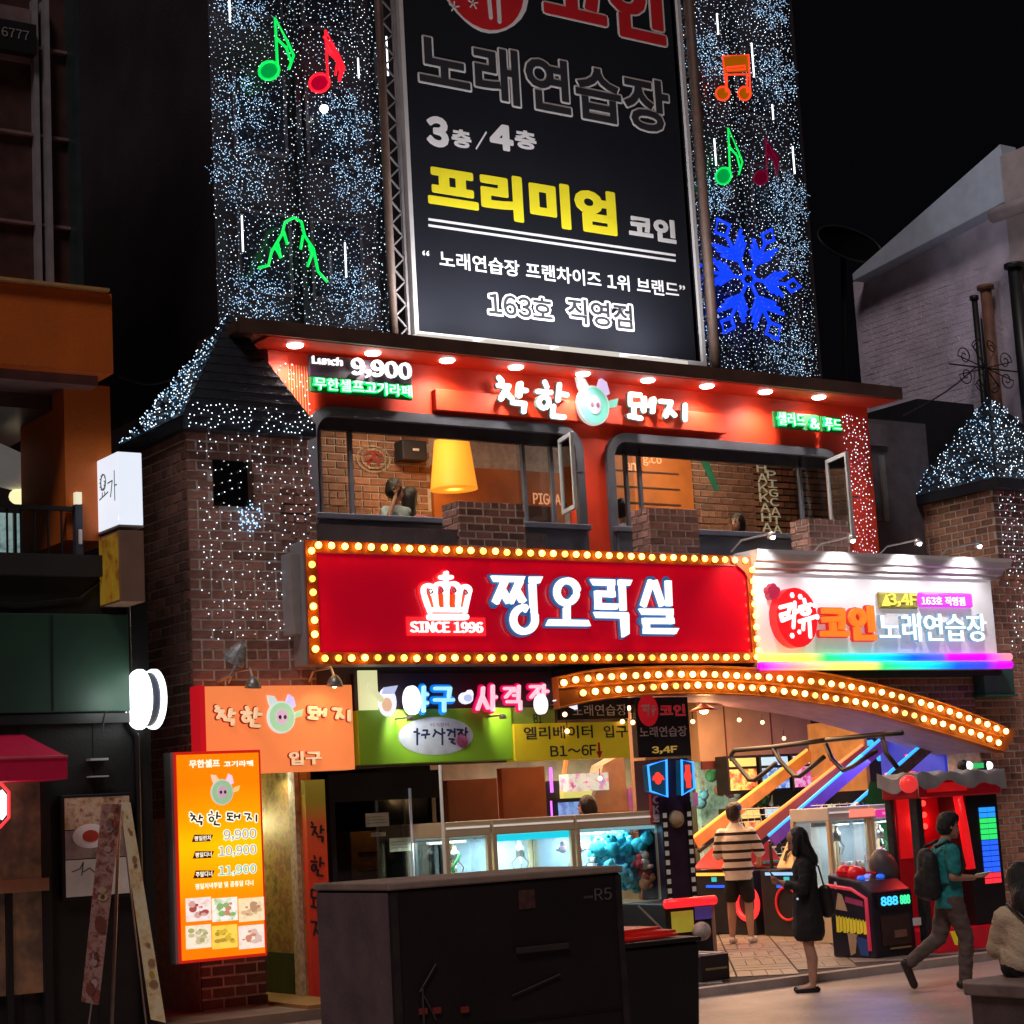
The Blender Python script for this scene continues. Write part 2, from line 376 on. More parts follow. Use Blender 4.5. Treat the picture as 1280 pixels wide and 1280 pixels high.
# tiled apron in front of the arcade
ap = MB().box(11.1, 22.0, 15.0, 24.4, 0.001, ZA - 0.012).build('pavement', grout, kind='structure')
n = 0; rest = MB(); th = math.radians(52); cu = Vector((math.cos(th), math.sin(th), 0)); cv = Vector((-math.sin(th), math.cos(th), 0))
tm = {}
tl, tw = 0.62, 0.15
cells = []
for i in range(-40, 60):                    # basket weave: blocks of four boards, turned by quarter
    for j in range(-40, 60):
        o = Vector((14.5, 18.0, 0)) + cu * (i * (tl + 0.02)) + cv * (j * (tl + 0.02)); fl = (i + j) % 2
        if not (11.0 < o.x < 21.5 and 14.9 < o.y < 21): continue
        for k in range(4):
            c = o + (cv if fl else cu) * ((k - 1.5) * (tw + 0.0067)); q = [c + (cu if fl else cv) * (sx * tl / 2) + (cv if fl else cu) * (sy * tw / 2) for sx, sy in ((-1, -1), (1, -1), (1, 1), (-1, 1))]
            if min(v.x for v in q) > 11.15 and max(v.x for v in q) < 21.2 and min(v.y for v in q) > 15.05 and max(v.y for v in q) < 20.8: cells.append((c, fl, c.y + abs(c.x - 14.5) * 0.4))
cells.sort(key=lambda c: c[2])
def tile_mesh():
    b = MB().box(-tl / 2, tl / 2, -tw / 2, tw / 2, -0.012, 0.0); me = bpy.data.meshes.new('tile'); me.from_pydata(b.v, [], b.f); me.materials.append(tileM); return me
tmesh = tile_mesh()
for q, (c, fl, _) in enumerate(cells):
    a = th + (0 if fl else math.pi / 2); c = Vector((c.x, c.y, ZA + random.uniform(-0.0015, 0.0015)))
    if q < 300: place(tmesh, 'tile', ap, c, (0, 0, a))
    else: R = Matrix.Rotation(a, 3, 'Z'); rest.add([R @ v.co + c for v in tmesh.vertices], [tuple(p.vertices) for p in tmesh.polygons])
if rest.v: rest.build('distant_tiles', tileM, ap, kind='stuff')
MB().box(11.0, 22.0, 14.86, 15.0, 0.0, ZA + 0.005).build('kerb', M('kerb stone', (0.45, 0.37, 0.34), 0.7, var=0.2, bump=0.3), kind='structure')
# raised pavement before the left-hand shops
MB().box(4.0, 11.05, 16.9, 24.4, 0.0, 0.10).build('side_pavement', M('worn side pavement', (0.25, 0.18, 0.13), 0.8, var=0.3, scale=3, bump=0.4), kind='structure')

# ---------------- main building: ground storey openings, red upper storey, eave
mb_ = thing('corner_building', 'two storey brick and red painted arcade building with brown eave', 'building', (13.5, 19, 0))
YU = 18.55
ZS = 3.35                                   # underside of the sign zone
MB().box(11.0, 12.55, YF + 0.05, YF + 0.35, 2.42, 5.0).box(9.52, 11.0, YF + 0.05, YF + 0.35, 2.42, 5.0).box(12.55, 19.75, YF + 0.05, YF + 0.35, 3.42, 4.75).build('parapet_wall', M('dark masonry', (0.10, 0.075, 0.08), 0.85, var=0.3, bump=0.4), mb_)  # plain dark masonry colour
MB().box(11.0, 19.75, YF + 0.35, YU, 4.62, 4.74).build('terrace_slab', darkw, mb_)
# red wall with two rounded window openings
def round_top(x0, x1, z0, z1, r, n=6):
    return [(x0, z0), (x1, z0)] + [(x1 - r + r * math.cos(a * math.pi / 2 / n), z1 - r + r * math.sin(a * math.pi / 2 / n)) for a in range(n + 1)] + [(x0 + r - r * math.sin(a * math.pi / 2 / n), z1 - r + r * math.cos(a * math.pi / 2 / n)) for a in range(n + 1)]
wA = (W(388, 600, YU).x, W(728, 650, YU).x, 4.72, W(560, 525, YU).z)
wB = (W(762, 620, YU).x, W(1052, 640, YU).x, 4.72, W(920, 557, YU).z)
eL, eR = W(335, 450, YU).x, W(1088, 560, YU).x
plate([(eL, 4.72), (eR, 4.72), (eR, 7.2), (eL, 7.2)], [round_top(*wA, 0.28), round_top(*wB, 0.28)], YU, YU + 0.25, 'red_wall', redwall, mb_)
for q in (wA, wB):
    x0, x1, z0, z1 = q
    f = plate(round_top(x0 - 0.04, x1 + 0.04, z0, z1 + 0.04, 0.32), [round_top(x0 + 0.07, x1 - 0.07, z0 + 0.01, z1 - 0.07, 0.22)], YU - 0.06, YU + 0.02, 'window_frame', greyfr, mb_, bev=0.008)
    mid = z1 - 0.20
    MB().box(x0 + 0.03, x1 - 0.03, YU + 0.10, YU + 0.16, mid, z1 - 0.02).build('header_panel', M('dark header', (0.035, 0.034, 0.045), 0.5, var=0.3), f)
    MB().box(x0 + 0.02, x1 - 0.02, YU - 0.10, YU + 0.22, z0, 5.16).build('sill_wall', M('slate blue sill', (0.12, 0.13, 0.18), 0.5, var=0.3, scale=3), f, bev=0.01)
    MB().box(x0 - 0.02, x1 + 0.02, YU - 0.16, YU + 0.24, 5.16, 5.23).build('sill', M('slate blue sill'), f, bev=0.01)
def mull(px, pyt, pyb, w=0.05): 
    a = W(px, pyt, YU + 0.12); MB().box(a.x - w / 2, a.x + w / 2, YU + 0.10, YU + 0.15, 5.23, wA[3] - 0.16).build('mullion', greyfr, mb_)
for px in (401, 439, 655, 690, 783, 800, 1000): mull(px, 600, 640, 0.045 if px != 401 else 0.03)
for xa, xb in ((wA[0] + 0.07, W(439, 600, YU).x), (W(655, 600, YU).x, wA[1] - 0.07), (wB[0] + 0.07, W(800, 600, YU).x), (W(1000, 600, YU).x, wB[1] - 0.07)):
    MB().box(xa, xb, YU + 0.12, YU + 0.128, 5.23, wA[3] - 0.2).build('window_pane', glass, mb_)
# casement sashes opened outwards
sashM = M('pale sash metal', (0.42, 0.44, 0.45), 0.4, var=0.15)
for hx, zt, zb, wd in ((W(700, 600, YU).x, W(712, 552, YU).z, W(712, 645, YU).z, 0.5), (W(1034, 620, YU).x, W(1050, 578, YU).z, W(1050, 680, YU).z, 0.62)):
    fr = (Vector((hx, YU - 0.06, zb)), Vector((-0.30, -0.954, 0)), Vector((0, 0, 1)), Vector((-0.954, 0.30, 0)))
    H = zt - zb
    s_ = plate([(0, 0), (wd, 0), (wd, H), (0, H)], [[(0.05, 0.05), (wd - 0.05, 0.05), (wd - 0.05, H - 0.05), (0.05, H - 0.05)]], 0, 0.04, 'sash', sashM, mb_, fr=fr, bev=0.004)
    MB().prism([(0.045, 0.045), (wd - 0.045, 0.045), (wd - 0.045, H - 0.045), (0.045, H - 0.045)], 0.017, 0.023, fr=fr).build('pane', glass_mat('tinted glass', (0.25, 0.32, 0.36), 0.3), s_)
    MB().prism([(wd - 0.03, H * .45), (wd + 0.01, H * .45), (wd + 0.01, H * .45 + 0.02), (wd - 0.03, H * .45 + 0.02)], 0.0, -0.1, fr=fr).build('handle', steel, s_)
# eave: soffit, fascia, downlights
zE = 7.07
MB().box(W(300, 393, 17.95).x, W(1128, 492, 17.95).x, 17.95, YU + 0.5, zE + 0.005, zE + 0.13).build('eave', brownm, mb_, bev=0.01)
MB().box(eL - 0.25, eR + 0.06, 18.02, YU, zE - 0.02, zE).build('soffit', redwall, mb_)
MB().box(W(300, 393, 17.9).x, W(1128, 492, 17.9).x, 17.90, 17.95, zE - 0.03, zE + 0.13).build('fascia_board', M('fascia timber', (0.10, 0.055, 0.04), 0.5, var=0.4, scale=3), mb_)
MB().box(eL - 0.02, eL + 0.22, YU - 0.05, YU - 0.002, 4.75, 7.0).build('corner_post', redwall, mb_)
sp = [(370, 430), (467, 439), (560, 449), (646, 459), (730, 468), (811, 476), (885, 484), (958, 491), (1025, 497)]
for i, (px, py) in enumerate(sp):
    p = W(px, py, 18.22); p.z = zE
    d = MB().lathe((p.x, 18.24, zE - 0.045), [(0.0, 0.0), (0.075, 0.0), (0.09, 0.012), (0.09, 0.03)], 16).build('downlight', E('white downlight', (1, 0.96, 0.92), 14.0), mb_, smooth=True)
    lamp('SPOT', 'downlight_beam', (p.x, 18.24, zE - 0.06), 100, (1, 0.90, 0.80), 0.08, (p.x, 18.40, 0), 155, 0.8)
# grey-mauve recess to the right of the red storey
MB().box(eR, 20.2, YU + 0.55, YU + 0.8, 4.7, 7.05).build('side_wall', M('weathered grey wall', (0.13, 0.12, 0.14), 0.8, var=0.3, bump=0.3), mb_)
x0, x1, z0, z1 = rect(1072, 528, 555, 1108, YU + 0.5); MB().box(x0, x1, YU + 0.50, YU + 0.55, z0, z1).build('window_pane', M('dusky pane', (0.16, 0.15, 0.17), 0.15, var=0.3), mb_)
x0, x1, z0, z1 = rect(1077, 568, 650, 1110, YU + 0.5); MB().box(x0, x1, YU + 0.50, YU + 0.55, z0, z1).build('window_pane', M('dusky pane'), mb_); MB().box((x0 + x1) / 2 + .12, (x0 + x1) / 2 + .2, YU + 0.46, YU + 0.50, z0, z1).build('window_frame', M('greenish frame', (0.25, 0.28, 0.26), 0.5), mb_)
# battlement blocks of brick standing on the parapet
def merlon(px0, pyt, px1, mat, zb=4.74, Y=YF):
    x0, x1, _, z1 = rect(px0, pyt, pyt + 40, px1, Y)
    p = MB().box(x0 + 0.005, x1 - 0.005, Y + 0.006, Y + 0.34, zb, z1 - 0.01).build('battlement', mortar, mb_)
    BASE[p.name] = Vector((13.5, 19, 0))
    bricks(p, (x0, Y + 0.02), (x1, Y + 0.02), zb, z1, mat, bl=0.2, bh=0.07)
    bricks(p, (x0 + 0.012, Y + 0.34), (x0 + 0.012, Y + 0.01), zb, z1, mat, bl=0.2, bh=0.07)
merlon(350, 610, 395, brickD); merlon(574, 626, 656, brickD); merlon(812, 634, 873, brickM); merlon(1012, 648, 1062, brickM)
# brick wall under the white sign, right of the red fascia, and pier at the far right
rp = thing('brick_pier', 'worn pale brick pier at the right end of the lit arch', 'wall', (19.75, YF, 0))
MB().box(19.30, 21.6, YF + 0.006, YF + 0.6, 0, 4.7).build('pier_core', mortar, rp)
wl = MB().box(15.1, 19.30, YF + 0.3, YF + 0.34, 3.40, 3.50).build('brick_lintel', mortar, rp)
pf = MB().box(19.31, 19.32, YF + 0.01, YF + 0.02, 0, 0.1).build('pier_face', mortar, rp)
bricks(pf, (19.30, YF + 0.02), (20.6, YF + 0.02), 0.1, 3.55, brickL, bl=0.2, bh=0.075)
pf2 = MB().box(19.33, 19.34, YF + 0.01, YF + 0.02, 3.6, 3.7).build('pier_face', mortar, rp)
bricks(pf2, (19.30, YF + 0.02), (20.6, YF + 0.02), 3.55, 4.7, brickL, bl=0.2, bh=0.075)
# ---------------- left brick turret
tx0, tx1, ty1 = W(235, 650, YF).x, W(386, 650, YF).x + 0.02, YF + 1.45
lt = thing('brick_turret', 'left brick turret with small dark window and pyramid roof', 'tower', (8.8, 18.5, 0))
c_ = MB().box(tx0 + 0.005, tx1, YF + 0.006, ty1, 2.6, 6.0).box(tx0 + 0.005, 8.78, YF + 0.006, ty1, 0.0, 2.6).build('turret_wall', mortar, lt)
wx0, wx1, wz0, wz1 = rect(266, 575, 632, 312, YF)
bricks(c_, (tx0, YF + 0.02), (tx1, YF + 0.02), 2.95, 6.0, brickM, bl=0.225, bh=0.083, holes=[(wx0 - tx0, wx1 - tx0, wz0, wz1)])
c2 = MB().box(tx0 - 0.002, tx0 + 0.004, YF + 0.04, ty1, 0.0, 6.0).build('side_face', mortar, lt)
bricks(c2, (tx0 + 0.005, ty1), (tx0 + 0.005, YF + 0.0), 2.0, 6.0, brickD, bl=0.225, bh=0.083)  # side face painted in the darker brick for its shade
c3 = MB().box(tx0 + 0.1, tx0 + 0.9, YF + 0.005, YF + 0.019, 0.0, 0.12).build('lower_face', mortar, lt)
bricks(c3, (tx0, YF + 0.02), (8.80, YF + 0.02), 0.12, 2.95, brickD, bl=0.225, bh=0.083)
MB().box(wx0, wx1, YF - 0.016, YF + 0.018, wz0, wz1).build('window', M('black opening', (0.004, 0.004, 0.005), 0.3), lt)
MB().box(wx1 - 0.03, wx1 + 0.02, YF - 0.03, YF - 0.017, wz0, wz1).build('window_frame', brownm, lt)
slate = M('blue black slate', (0.016, 0.02, 0.03), 0.45, var=0.4, scale=8, bump=0.3)
def pyr(name, x0, x1, y0, y1, zb, apex, parent, mat=slate):
    m = MB(); R = [(x0, y0), (x1, y0), (x1, y1), (x0, y1)]
    m.add([(x, y, zb) for x, y in R] + [(x, y, zb - 0.13) for x, y in R] + [apex], [(7, 6, 5, 4), (0, 1, 5, 4), (1, 2, 6, 5), (2, 3, 7, 6), (3, 0, 4, 7), (0, 1, 8), (1, 2, 8), (2, 3, 8), (3, 0, 8)])
    return m.build(name, mat, parent)
lx0, lx1, ly0, ly1, lzb = 7.98, 9.50, 17.62, 19.3, 6.02; lap = (8.95, 18.45, 7.38)
rf_ = pyr('roof', lx0, lx1, ly0, ly1, lzb, lap, lt)
def rows_on(face, step, mat, parent, name):            # overlapping slate courses as thin ledges
    a, b, c = [Vector(p) for p in face]; n = (b - a).cross(c - a); n.normalize(); H = ((a + b) / 2 - c).length; k = int(H / step); m = MB()
    for i in range(k):
        t = i / k; t2 = (i + 1) / k; p, q = a.lerp(c, t), b.lerp(c, t); r_, s = a.lerp(c, t2), b.lerp(c, t2)
        m.add([p + n * 0.010, q + n * 0.010, s + n * 0.004, r_ + n * 0.004, p, q], [(0, 1, 2, 3), (4, 5, 1, 0)])
    m.build(name, mat, parent)
rows_on([(lx0, ly0, lzb), (lx1, ly0, lzb), lap], 0.13, slate, lt, 'slate_course')
rows_on([(lx0, ly1, lzb), (lx0, ly0, lzb), lap], 0.13, slate, lt, 'slate_course')
# ---------------- right brick turret
rt = thing('brick_turret', 'right brick turret under a slate roof covered with white lights', 'tower', (20.6, 18.5, 5))
d1 = MB().box(20.006, 21.8, YF + 0.006, 19.15, 4.6, 5.9).build('turret_wall', mortar, rt)
bricks(d1, (20.02, 19.15), (20.02, YF + 0.0), 4.6, 5.86, brickL, bl=0.2, bh=0.075)  # left face painted in paler brick because it is lit
d2 = MB().box(20.1, 21.0, YF + 0.005, YF + 0.019, 5.88, 5.9).build('front_face', mortar, rt)
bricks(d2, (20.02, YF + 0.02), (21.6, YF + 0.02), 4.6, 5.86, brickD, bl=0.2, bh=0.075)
rx0, rx1, ry0, ry1, rzb = 19.88, 21.9, 17.6, 19.3, 5.98; rap = (20.85, 18.45, 7.36)
pyr('roof', rx0, rx1, ry0, ry1, rzb, rap, rt)
rows_on([(rx0, ry0, rzb), (rx1, ry0, rzb), rap], 0.13, slate, rt, 'slate_course')
rows_on([(rx0, ry1, rzb), (rx0, ry0, rzb), rap], 0.13, slate, rt, 'slate_course')
# ---------------- tall dark building carrying the light curtains
tb = thing('tower_block', 'tall dark building behind the billboard hung with light curtains', 'building', (13.6, 24, 0))
XL, XR = W(266, 200, 19.3).x, W(1014, 300, 19.3).x
MB().box(XL, XR, 19.3, 30, 6.9, 22).build('wall', M('dark mauve facade', (0.03, 0.022, 0.028), 0.7, var=0.5, scale=1.2, bump=0.3), tb)
MB().box(20.2, 21.2, 19.6, 23, 0, 7.1).build('rear_wing', darkw, tb)
wm = M('dim window', (0.02, 0.02, 0.03), 0.15, var=0.4)
for xa in (XL + 0.25, XL + 1.2, XR - 2.3, XR - 1.1):
    for zz in (7.9, 9.6, 11.3):
        f = MB().box(xa, xa + 0.7, 19.24, 19.3, zz, zz + 1.0).build('window', M('window surround', (0.06, 0.05, 0.06), 0.6), tb)
        MB().box(xa + 0.05, xa + 0.65, 19.225, 19.24, zz + 0.05, zz + 0.95).build('pane', wm, f)
for xa in (XL + 1.05, XL + 2.15, XR - 2.5, XR - 1.3, XR - 0.25): MB().box(xa, xa + 0.07, 19.2, 19.3, 7.2, 14).build('downpipe', blackm, tb)
# ---------------- right-hand white brick house
rb = thing('white_brick_house', 'mauve lit white brick house with a pale gable board', 'building', (22.5, 22, 0))
XW = 21.6
fa = [WX(1068, 352, XW), WX(1252, 262, XW), WX(1262, 176, XW), WX(1244, 190, XW)]
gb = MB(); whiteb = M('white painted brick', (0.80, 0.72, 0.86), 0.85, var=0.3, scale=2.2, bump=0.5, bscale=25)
pts = [(p.y, p.z) for p in (WX(1068, 352, XW), WX(1300, 238, XW))]
sl_ = (pts[1][1] - pts[0][1]) / (pts[1][0] - pts[0][0]); zf = lambda y: pts[0][1] + sl_ * (y - pts[0][0])
yA, yB = WX(1066, 352, XW).y, 15.5
gb.add([(XW, yA, 0), (XW, yB, 0), (XW, yB, zf(yB)), (XW, yA, zf(yA)), (XW + 3, yA, 0), (XW + 3, yB, 0), (XW + 3, yB, zf(yB)), (XW + 3, yA, zf(yA))], [(0, 1, 2, 3), (4, 7, 6, 5), (0, 3, 7, 4), (1, 5, 6, 2), (3, 2, 6, 7)])
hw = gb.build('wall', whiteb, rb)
# relief of brick courses, too far to pick apart
cm = MB(); z = 4.2
while z < 11:
    for k in range(int((yA - yB) / 0.24)):
        y = yB + k * 0.24 + (0.12 if int(z * 100 / 9) % 2 else 0)
        if z + 0.07 < zf(y) - 0.05 and y > 18.9: cm.box(XW - random.uniform(0.002, 0.006), XW, y, y + 0.225, z, z + 0.075)
    z += 0.09
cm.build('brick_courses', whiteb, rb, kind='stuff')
t0, t1 = WX(1066, 352, XW - 0.3), WX(1250, 180, XW - 0.3)
gab = MB(); e0 = Vector((XW - 0.3, t0.y, zf(t0.y))); e1 = Vector((XW - 0.3, t1.y, t1.z)); e2 = Vector((XW - 0.3, t1.y, zf(t1.y) - 0.05)); e3 = Vector((XW - 0.3, t0.y, zf(t0.y) - 0.12))
gab.add([e3, e2, e1, e0] + [p + Vector((0.34, 0, 0)) for p in (e3, e2, e1, e0)], [(0, 1, 2, 3), (7, 6, 5, 4), (0, 4, 5, 1), (1, 5, 6, 2), (2, 6, 7, 3), (3, 7, 4, 0)])
gab.build('gable_board', M('pale blue board', (0.62, 0.72, 0.86), 0.6, var=0.12), rb, bev=0.01)
MB().box(XW - 0.35, XW + 0.5, t1.y - 1.6, t1.y - 0.02, 7, t1.z - 0.2).build('chimney_pilaster', M('cream plaster', (0.55, 0.46, 0.46), 0.7, var=0.2, bump=0.2), rb)
cz = WX(1262, 262, XW - 0.5).z
MB().tube([(XW - 0.5, t1.y + 0.1, cz), (XW - 0.5, t1.y - 1.6, cz)], 0.11, 12).build('cornice', M('cream plaster'), rb, smooth=True)
# pipes against the wall
for px, pyt, r, mt, Xp in ((1218, 375, 0.045, blackm, 21.2), (1232, 362, 0.085, M('rusty pipe', (0.22, 0.10, 0.06), 0.6, var=0.4), 21.4), (1268, 335, 0.10, blackm, 21.1)):
    p = WX(px, pyt, Xp); MB().tube([(Xp, p.y, 5.2), (Xp, p.y, p.z)], r, 12).tube([(Xp, p.y, p.z), (Xp, p.y, p.z + 0.06)], r * 1.5, 12).build('drainpipe', mt, rb, smooth=True)
MB().box(20.4, 21.58, 19.4, 21.2, 5.9, 7.5).build('dark_lean_to', M('dark slate shed', (0.02, 0.02, 0.025), 0.6), rb)
# iron scroll finial on the right turret
fin = thing('wrought_iron_finial', 'black wrought iron scroll finial on the right turret roof', 'finial', rap)
A = Vector(rap); MB().tube([A, A + Vector((0, 0, 1.15))], [0.03, 0.012], 8).tube([A + Vector((-0.75, 0, 0.42)), A + Vector((0.75, 0, 0.42))], 0.012, 6).build('spike', blackm, fin)
for sx in (-1, 1):
    for k, (ox, oz, rr, sg) in enumerate(((0.42, 0.56, 0.14, 1), (0.42, 0.28, 0.14, -1), (0.16, 0.74, 0.11, 1), (0.16, 0.16, 0.11, -1))):
        pts = [A + Vector((sx * (ox + (rr * (1 - t / 26)) * math.cos(t * 0.42 + (0 if k < 2 else 0.6))), 0, oz + sg * rr * (1 - t / 26) * math.sin(t * 0.42))) for t in range(22)]
        pts = [A + Vector((0, 0, 0.42))] + pts; MB().tube(pts, 0.009, 5).build('scroll', blackm, fin)
# ---------------- left-hand building
lb = thing('left_shop_building', 'dark shop building at far left with orange upper panels and balcony', 'building', (4, 18, 0))
YL = 17.0; LX = W(103, 200, YL).x
orangeM = M('burnt orange panel', (0.60, 0.13, 0.010), 0.6, var=0.2, scale=1.5, bump=0.2, bscale=30)
MB().box(-2, W(100, 200, YL).x, YL + 0.3, 24, 5.9, 14).build('upper_wall', M('brown glazing wall', (0.07, 0.035, 0.03), 0.4, var=0.4), lb)
MB().box(W(54, 200, YL).x, W(60, 200, YL).x, YL + 0.2, YL + 0.3, 7.1, 10).box(W(66, 200, YL).x, W(72, 200, YL).x, YL + 0.15, YL + 0.3, 7.1, 10).build('window_frame', M('grey mullion', (0.28, 0.27, 0.29), 0.4), lb)
MB().box(W(98, 200, YL).x, W(104, 200, YL).x, YL + 0.05, YL + 0.3, 7.1, 14).build('corner_trim', M('teal dark trim', (0.03, 0.045, 0.05), 0.35), lb)
MB().box(-2, W(53, 200, YL).x, YL + 0.25, YL + 0.3, 9.35, 9.9).build('header_band', M('bronze band', (0.22, 0.15, 0.15), 0.4, var=0.3), lb)
x0, x1, z0, z1 = rect(0, 22, 60, 46, YL + 0.1); nb = MB().box(x0 - 1, x1, YL + 0.1, YL + 0.22, z0, z1).build('number_board', blackm, lb, bev=0.01)
text('lettering', '6777', rect(2, 33, 45, 36, YL + 0.1), YL + 0.098, M('dull grey letter', (0.3, 0.28, 0.28), 0.5), nb, 0.006)
a, b, c, d = rect(0, 352, 460, 141, YL - 0.35)
MB().box(-2, b, YL - 0.35, YL + 0.3, W(0, 455, YL - .35).z, W(0, 352, YL - .35).z).build('orange_band', orangeM, lb, bev=0.01)
MB().box(-2, b - 0.05, YL - 0.42, YL - 0.35, W(0, 352, YL - .35).z, W(0, 352, YL - .35).z + 0.03).build('band_cap', M('gold trim', (0.5, 0.3, 0.12), 0.4), lb)
MB().box(-2, b - 0.1, YL - 0.2, YL + 0.3, W(0, 470, YL - .2).z - 0.02, W(0, 455, YL - .35).z).build('band_underside', M('mauve trim', (0.2, 0.12, 0.12), 0.5), lb)
MB().box(W(81, 560, YL).x, W(139, 560, YL).x, YL, YL + 1.2, 4.6, W(100, 480, YL).z).build('orange_column', orangeM, lb)
MB().box(-2, W(81, 560, YL).x, YL + 2.2, YL + 2.4, 4.0, 7).build('lounge_back_wall', M('dark interior wall', (0.03, 0.035, 0.04), 0.6), lb)
MB().box(-2, W(140, 560, YL).x, YL - 0.1, YL + 2.4, 4.25, 4.45).build('balcony_slab', darkw, lb)
MB().box(-2, W(140, 560, YL).x, YL + 0.25, YL + 2.4, W(0, 462, YL).z + .1, W(0, 462, YL).z + .25).build('lounge_ceiling', darkw, lb)
MB().box(-2, W(186, 830, YL).x, YL, 21, 0, 4.25).build('shop_wall', M('near black cladding', (0.014, 0.013, 0.014), 0.5, var=0.5, scale=1.5, bump=0.15), lb)
gf = MB().box(-2, W(160, 800, YL - 0.1).x, YL - 0.12, YL, W(0, 893, YL).z, W(0, 768, YL).z).build('green_fascia', M('dark green fascia', (0.018, 0.055, 0.036), 0.5, var=0.25, scale=2), lb, bev=0.01)
MB().box(-2, W(180, 800, YL - 0.1).x, YL - 0.1, YL, W(100, 905, YL).z, W(100, 893, YL).z).build('fascia_ledge', blackm, lb)
# shop window with lit interior
x0, x1, z0, z1 = rect(0, 975, 1245, 49, YL); x0 = 4.5
sw = MB().box(x0, x1, YL - 0.06, YL - 0.012, z0, z1).build('shop_window', ramp_mat('shop view', [(0.35, (0.015, 0.01, 0.01)), (0.5, (0.10, 0.055, 0.035)), (0.62, (0.22, 0.10, 0.05)), (0.7, (0.05, 0.02, 0.015))], 'N', 0.16, nscale=1.4), lb)
MB().box(x0, x1 + 0.05, YL - 0.12, YL - 0.06, z0 + (z1 - z0) * .47, z0 + (z1 - z0) * .53).build('counter_edge', M('light wood', (0.4, 0.22, 0.12), 0.5), lb)
MB().box(x1, x1 + 0.08, YL - 0.1, YL, 0, z1).box(x1 - 0.34, x1 - 0.28, YL - 0.1, YL - 0.06, 0, z0 + (z1 - z0) * .47).build('door_post', blackm, lb)
mf = M('thin pale bracket', (0.5, 0.5, 0.5), 0.5)
x0, x1, z0, z1 = rect(113, 948, 970, 136, YL - 0.1); MB().box(x0, x1, YL - 0.1, YL - 0.002, z1 - 0.02, z1).box(x0, x1, YL - 0.1, YL - 0.002, z0 - 0.012, z0).build('wall_bracket', mf, lb)
# roof dish and sagging wires against the night sky
sd = thing('satellite_dish', 'dark rooftop dish rim faintly catching light beside the white brick house', 'dish', (22, 26, 8.5)); q = W(1062, 298, 24)
ring = [Vector((q.x + .75 * math.cos(a * math.pi / 18), 24 + .2 * math.sin(a * math.pi / 18), q.z - .1 + .38 * math.sin(a * math.pi / 18))) for a in range(36)]
MB().tube(ring, .02, 6, closed=True).build('rim', M('pale dish rim', (.04, .04, .04), .4), sd); MB().add([q + Vector((0, .35, -.12))] + ring, [(0, i + 1, (i + 1) % 36 + 1) for i in range(36)]).build('bowl', M('black dish bowl', (.003, .003, .003), .9, spec=.1), sd, smooth=True); MB().tube([(q.x, 24.2, q.z - .3), (q.x - .2, 24.4, 6.5)], .05, 8).build('mast', blackm, sd)
for i, (a, b, lab) in enumerate((((148, 470, 19.5), (262, 430, 19), 'thin sagging cable between the left building and the turret roof'), ((1128, 520, 18.5), (1282, 380, 20), 'thin black cable from the eave to the white brick house'))):
    A_, B_ = W(*a), W(*b); MB().tube([A_.lerp(B_, t / 10) - Vector((0, 0, .25 * math.sin(math.pi * t / 10))) for t in range(11)], .012, 5).build('overhead_cable', blackm, None, **T(lab, 'cable'))
# ================================================================== signs
white_e = E('lit white letter', (1.0, 0.98, 0.96), 1.25)
cool_e = E('lit cool white letter', (0.93, 0.99, 1.0), 1.2)
YS = 17.5                                   # front of the sign boxes
bulbE = E('warm bulb glass', (13.0, 6.4, 0.62), 1.0, (0.9, 0.7, 0.4))
bulbW = E('bright warm bulb glass', (14.0, 8.0, 1.5), 1.0, (0.9, 0.8, 0.5))
_b = MB().sph((0, 0, 0), (0.035, 0.032, 0.035), 10, 7); bulb_me = bpy.data.meshes.new('bulb'); bulb_me.from_pydata(_b.v, [], _b.f); bulb_me.materials.append(bulbE)
bulb_me.polygons.foreach_set('use_smooth', [True] * len(bulb_me.polygons)); bulb_me2 = bulb_me.copy(); bulb_me2.materials.clear(); bulb_me2.materials.append(bulbW)
orangeS = M('orange sign border', (0.42, 0.085, 0.015), 0.45, var=0.1)
greyS = M('grey sign casing', (0.34, 0.33, 0.34), 0.5, var=0.15)
# ---- main red arcade sign
ms = thing('arcade_sign', 'long red arcade sign with crown and white Korean letters framed by bulbs', 'sign', (12.3, 17.6, 4.1))
x0, x1 = W(384, 755, YS).x, W(941, 760, YS).x; z0, z1 = 3.47, 4.76
MB().box(x0 - 0.02, x1, YS + 0.03, YF + 0.04, z0, z1).build('casing', greyS, ms, bev=0.01)
MB().box(x0 - 0.13, x0 - 0.02, YS + 0.10, YF + 0.03, z0 + 0.32, z1 - 0.12).build('cable_box', greyS, ms, bev=0.008)
bw = 0.125
redS = M('glossy red sign face', (0.85, 0.006, 0.012), 0.22, var=0.06, scale=1, emit=(0.6, 0.0, 0.03), es=0.30, coat=0.4)
MB().box(x0 + 0.01, x1 - 0.01, YS + 0.015, YS + 0.03, z0 + 0.01, z1 - 0.01).build('sign_face', redS, ms)
plate([(x0, z0), (x1, z0), (x1, z1), (x0, z1)], [[(x0 + bw, z0 + bw), (x1 - 0.06, z0 + bw), (x1 - 0.06, z1 - bw), (x0 + bw, z1 - bw)]], YS - 0.01, YS + 0.02, 'border', orangeS, ms)
MB().prism([(x1 - 0.35, z1), (x1 + 0.12, z1 - 0.01), (x1 - 0.02, z1 - 0.33), (x1 - 0.1, z1 - 0.2)], YS - 0.02, YS - 0.011).build('corner_flash', orangeS, ms)
sock = M('bulb socket', (0.5, 0.13, 0.03), 0.5)
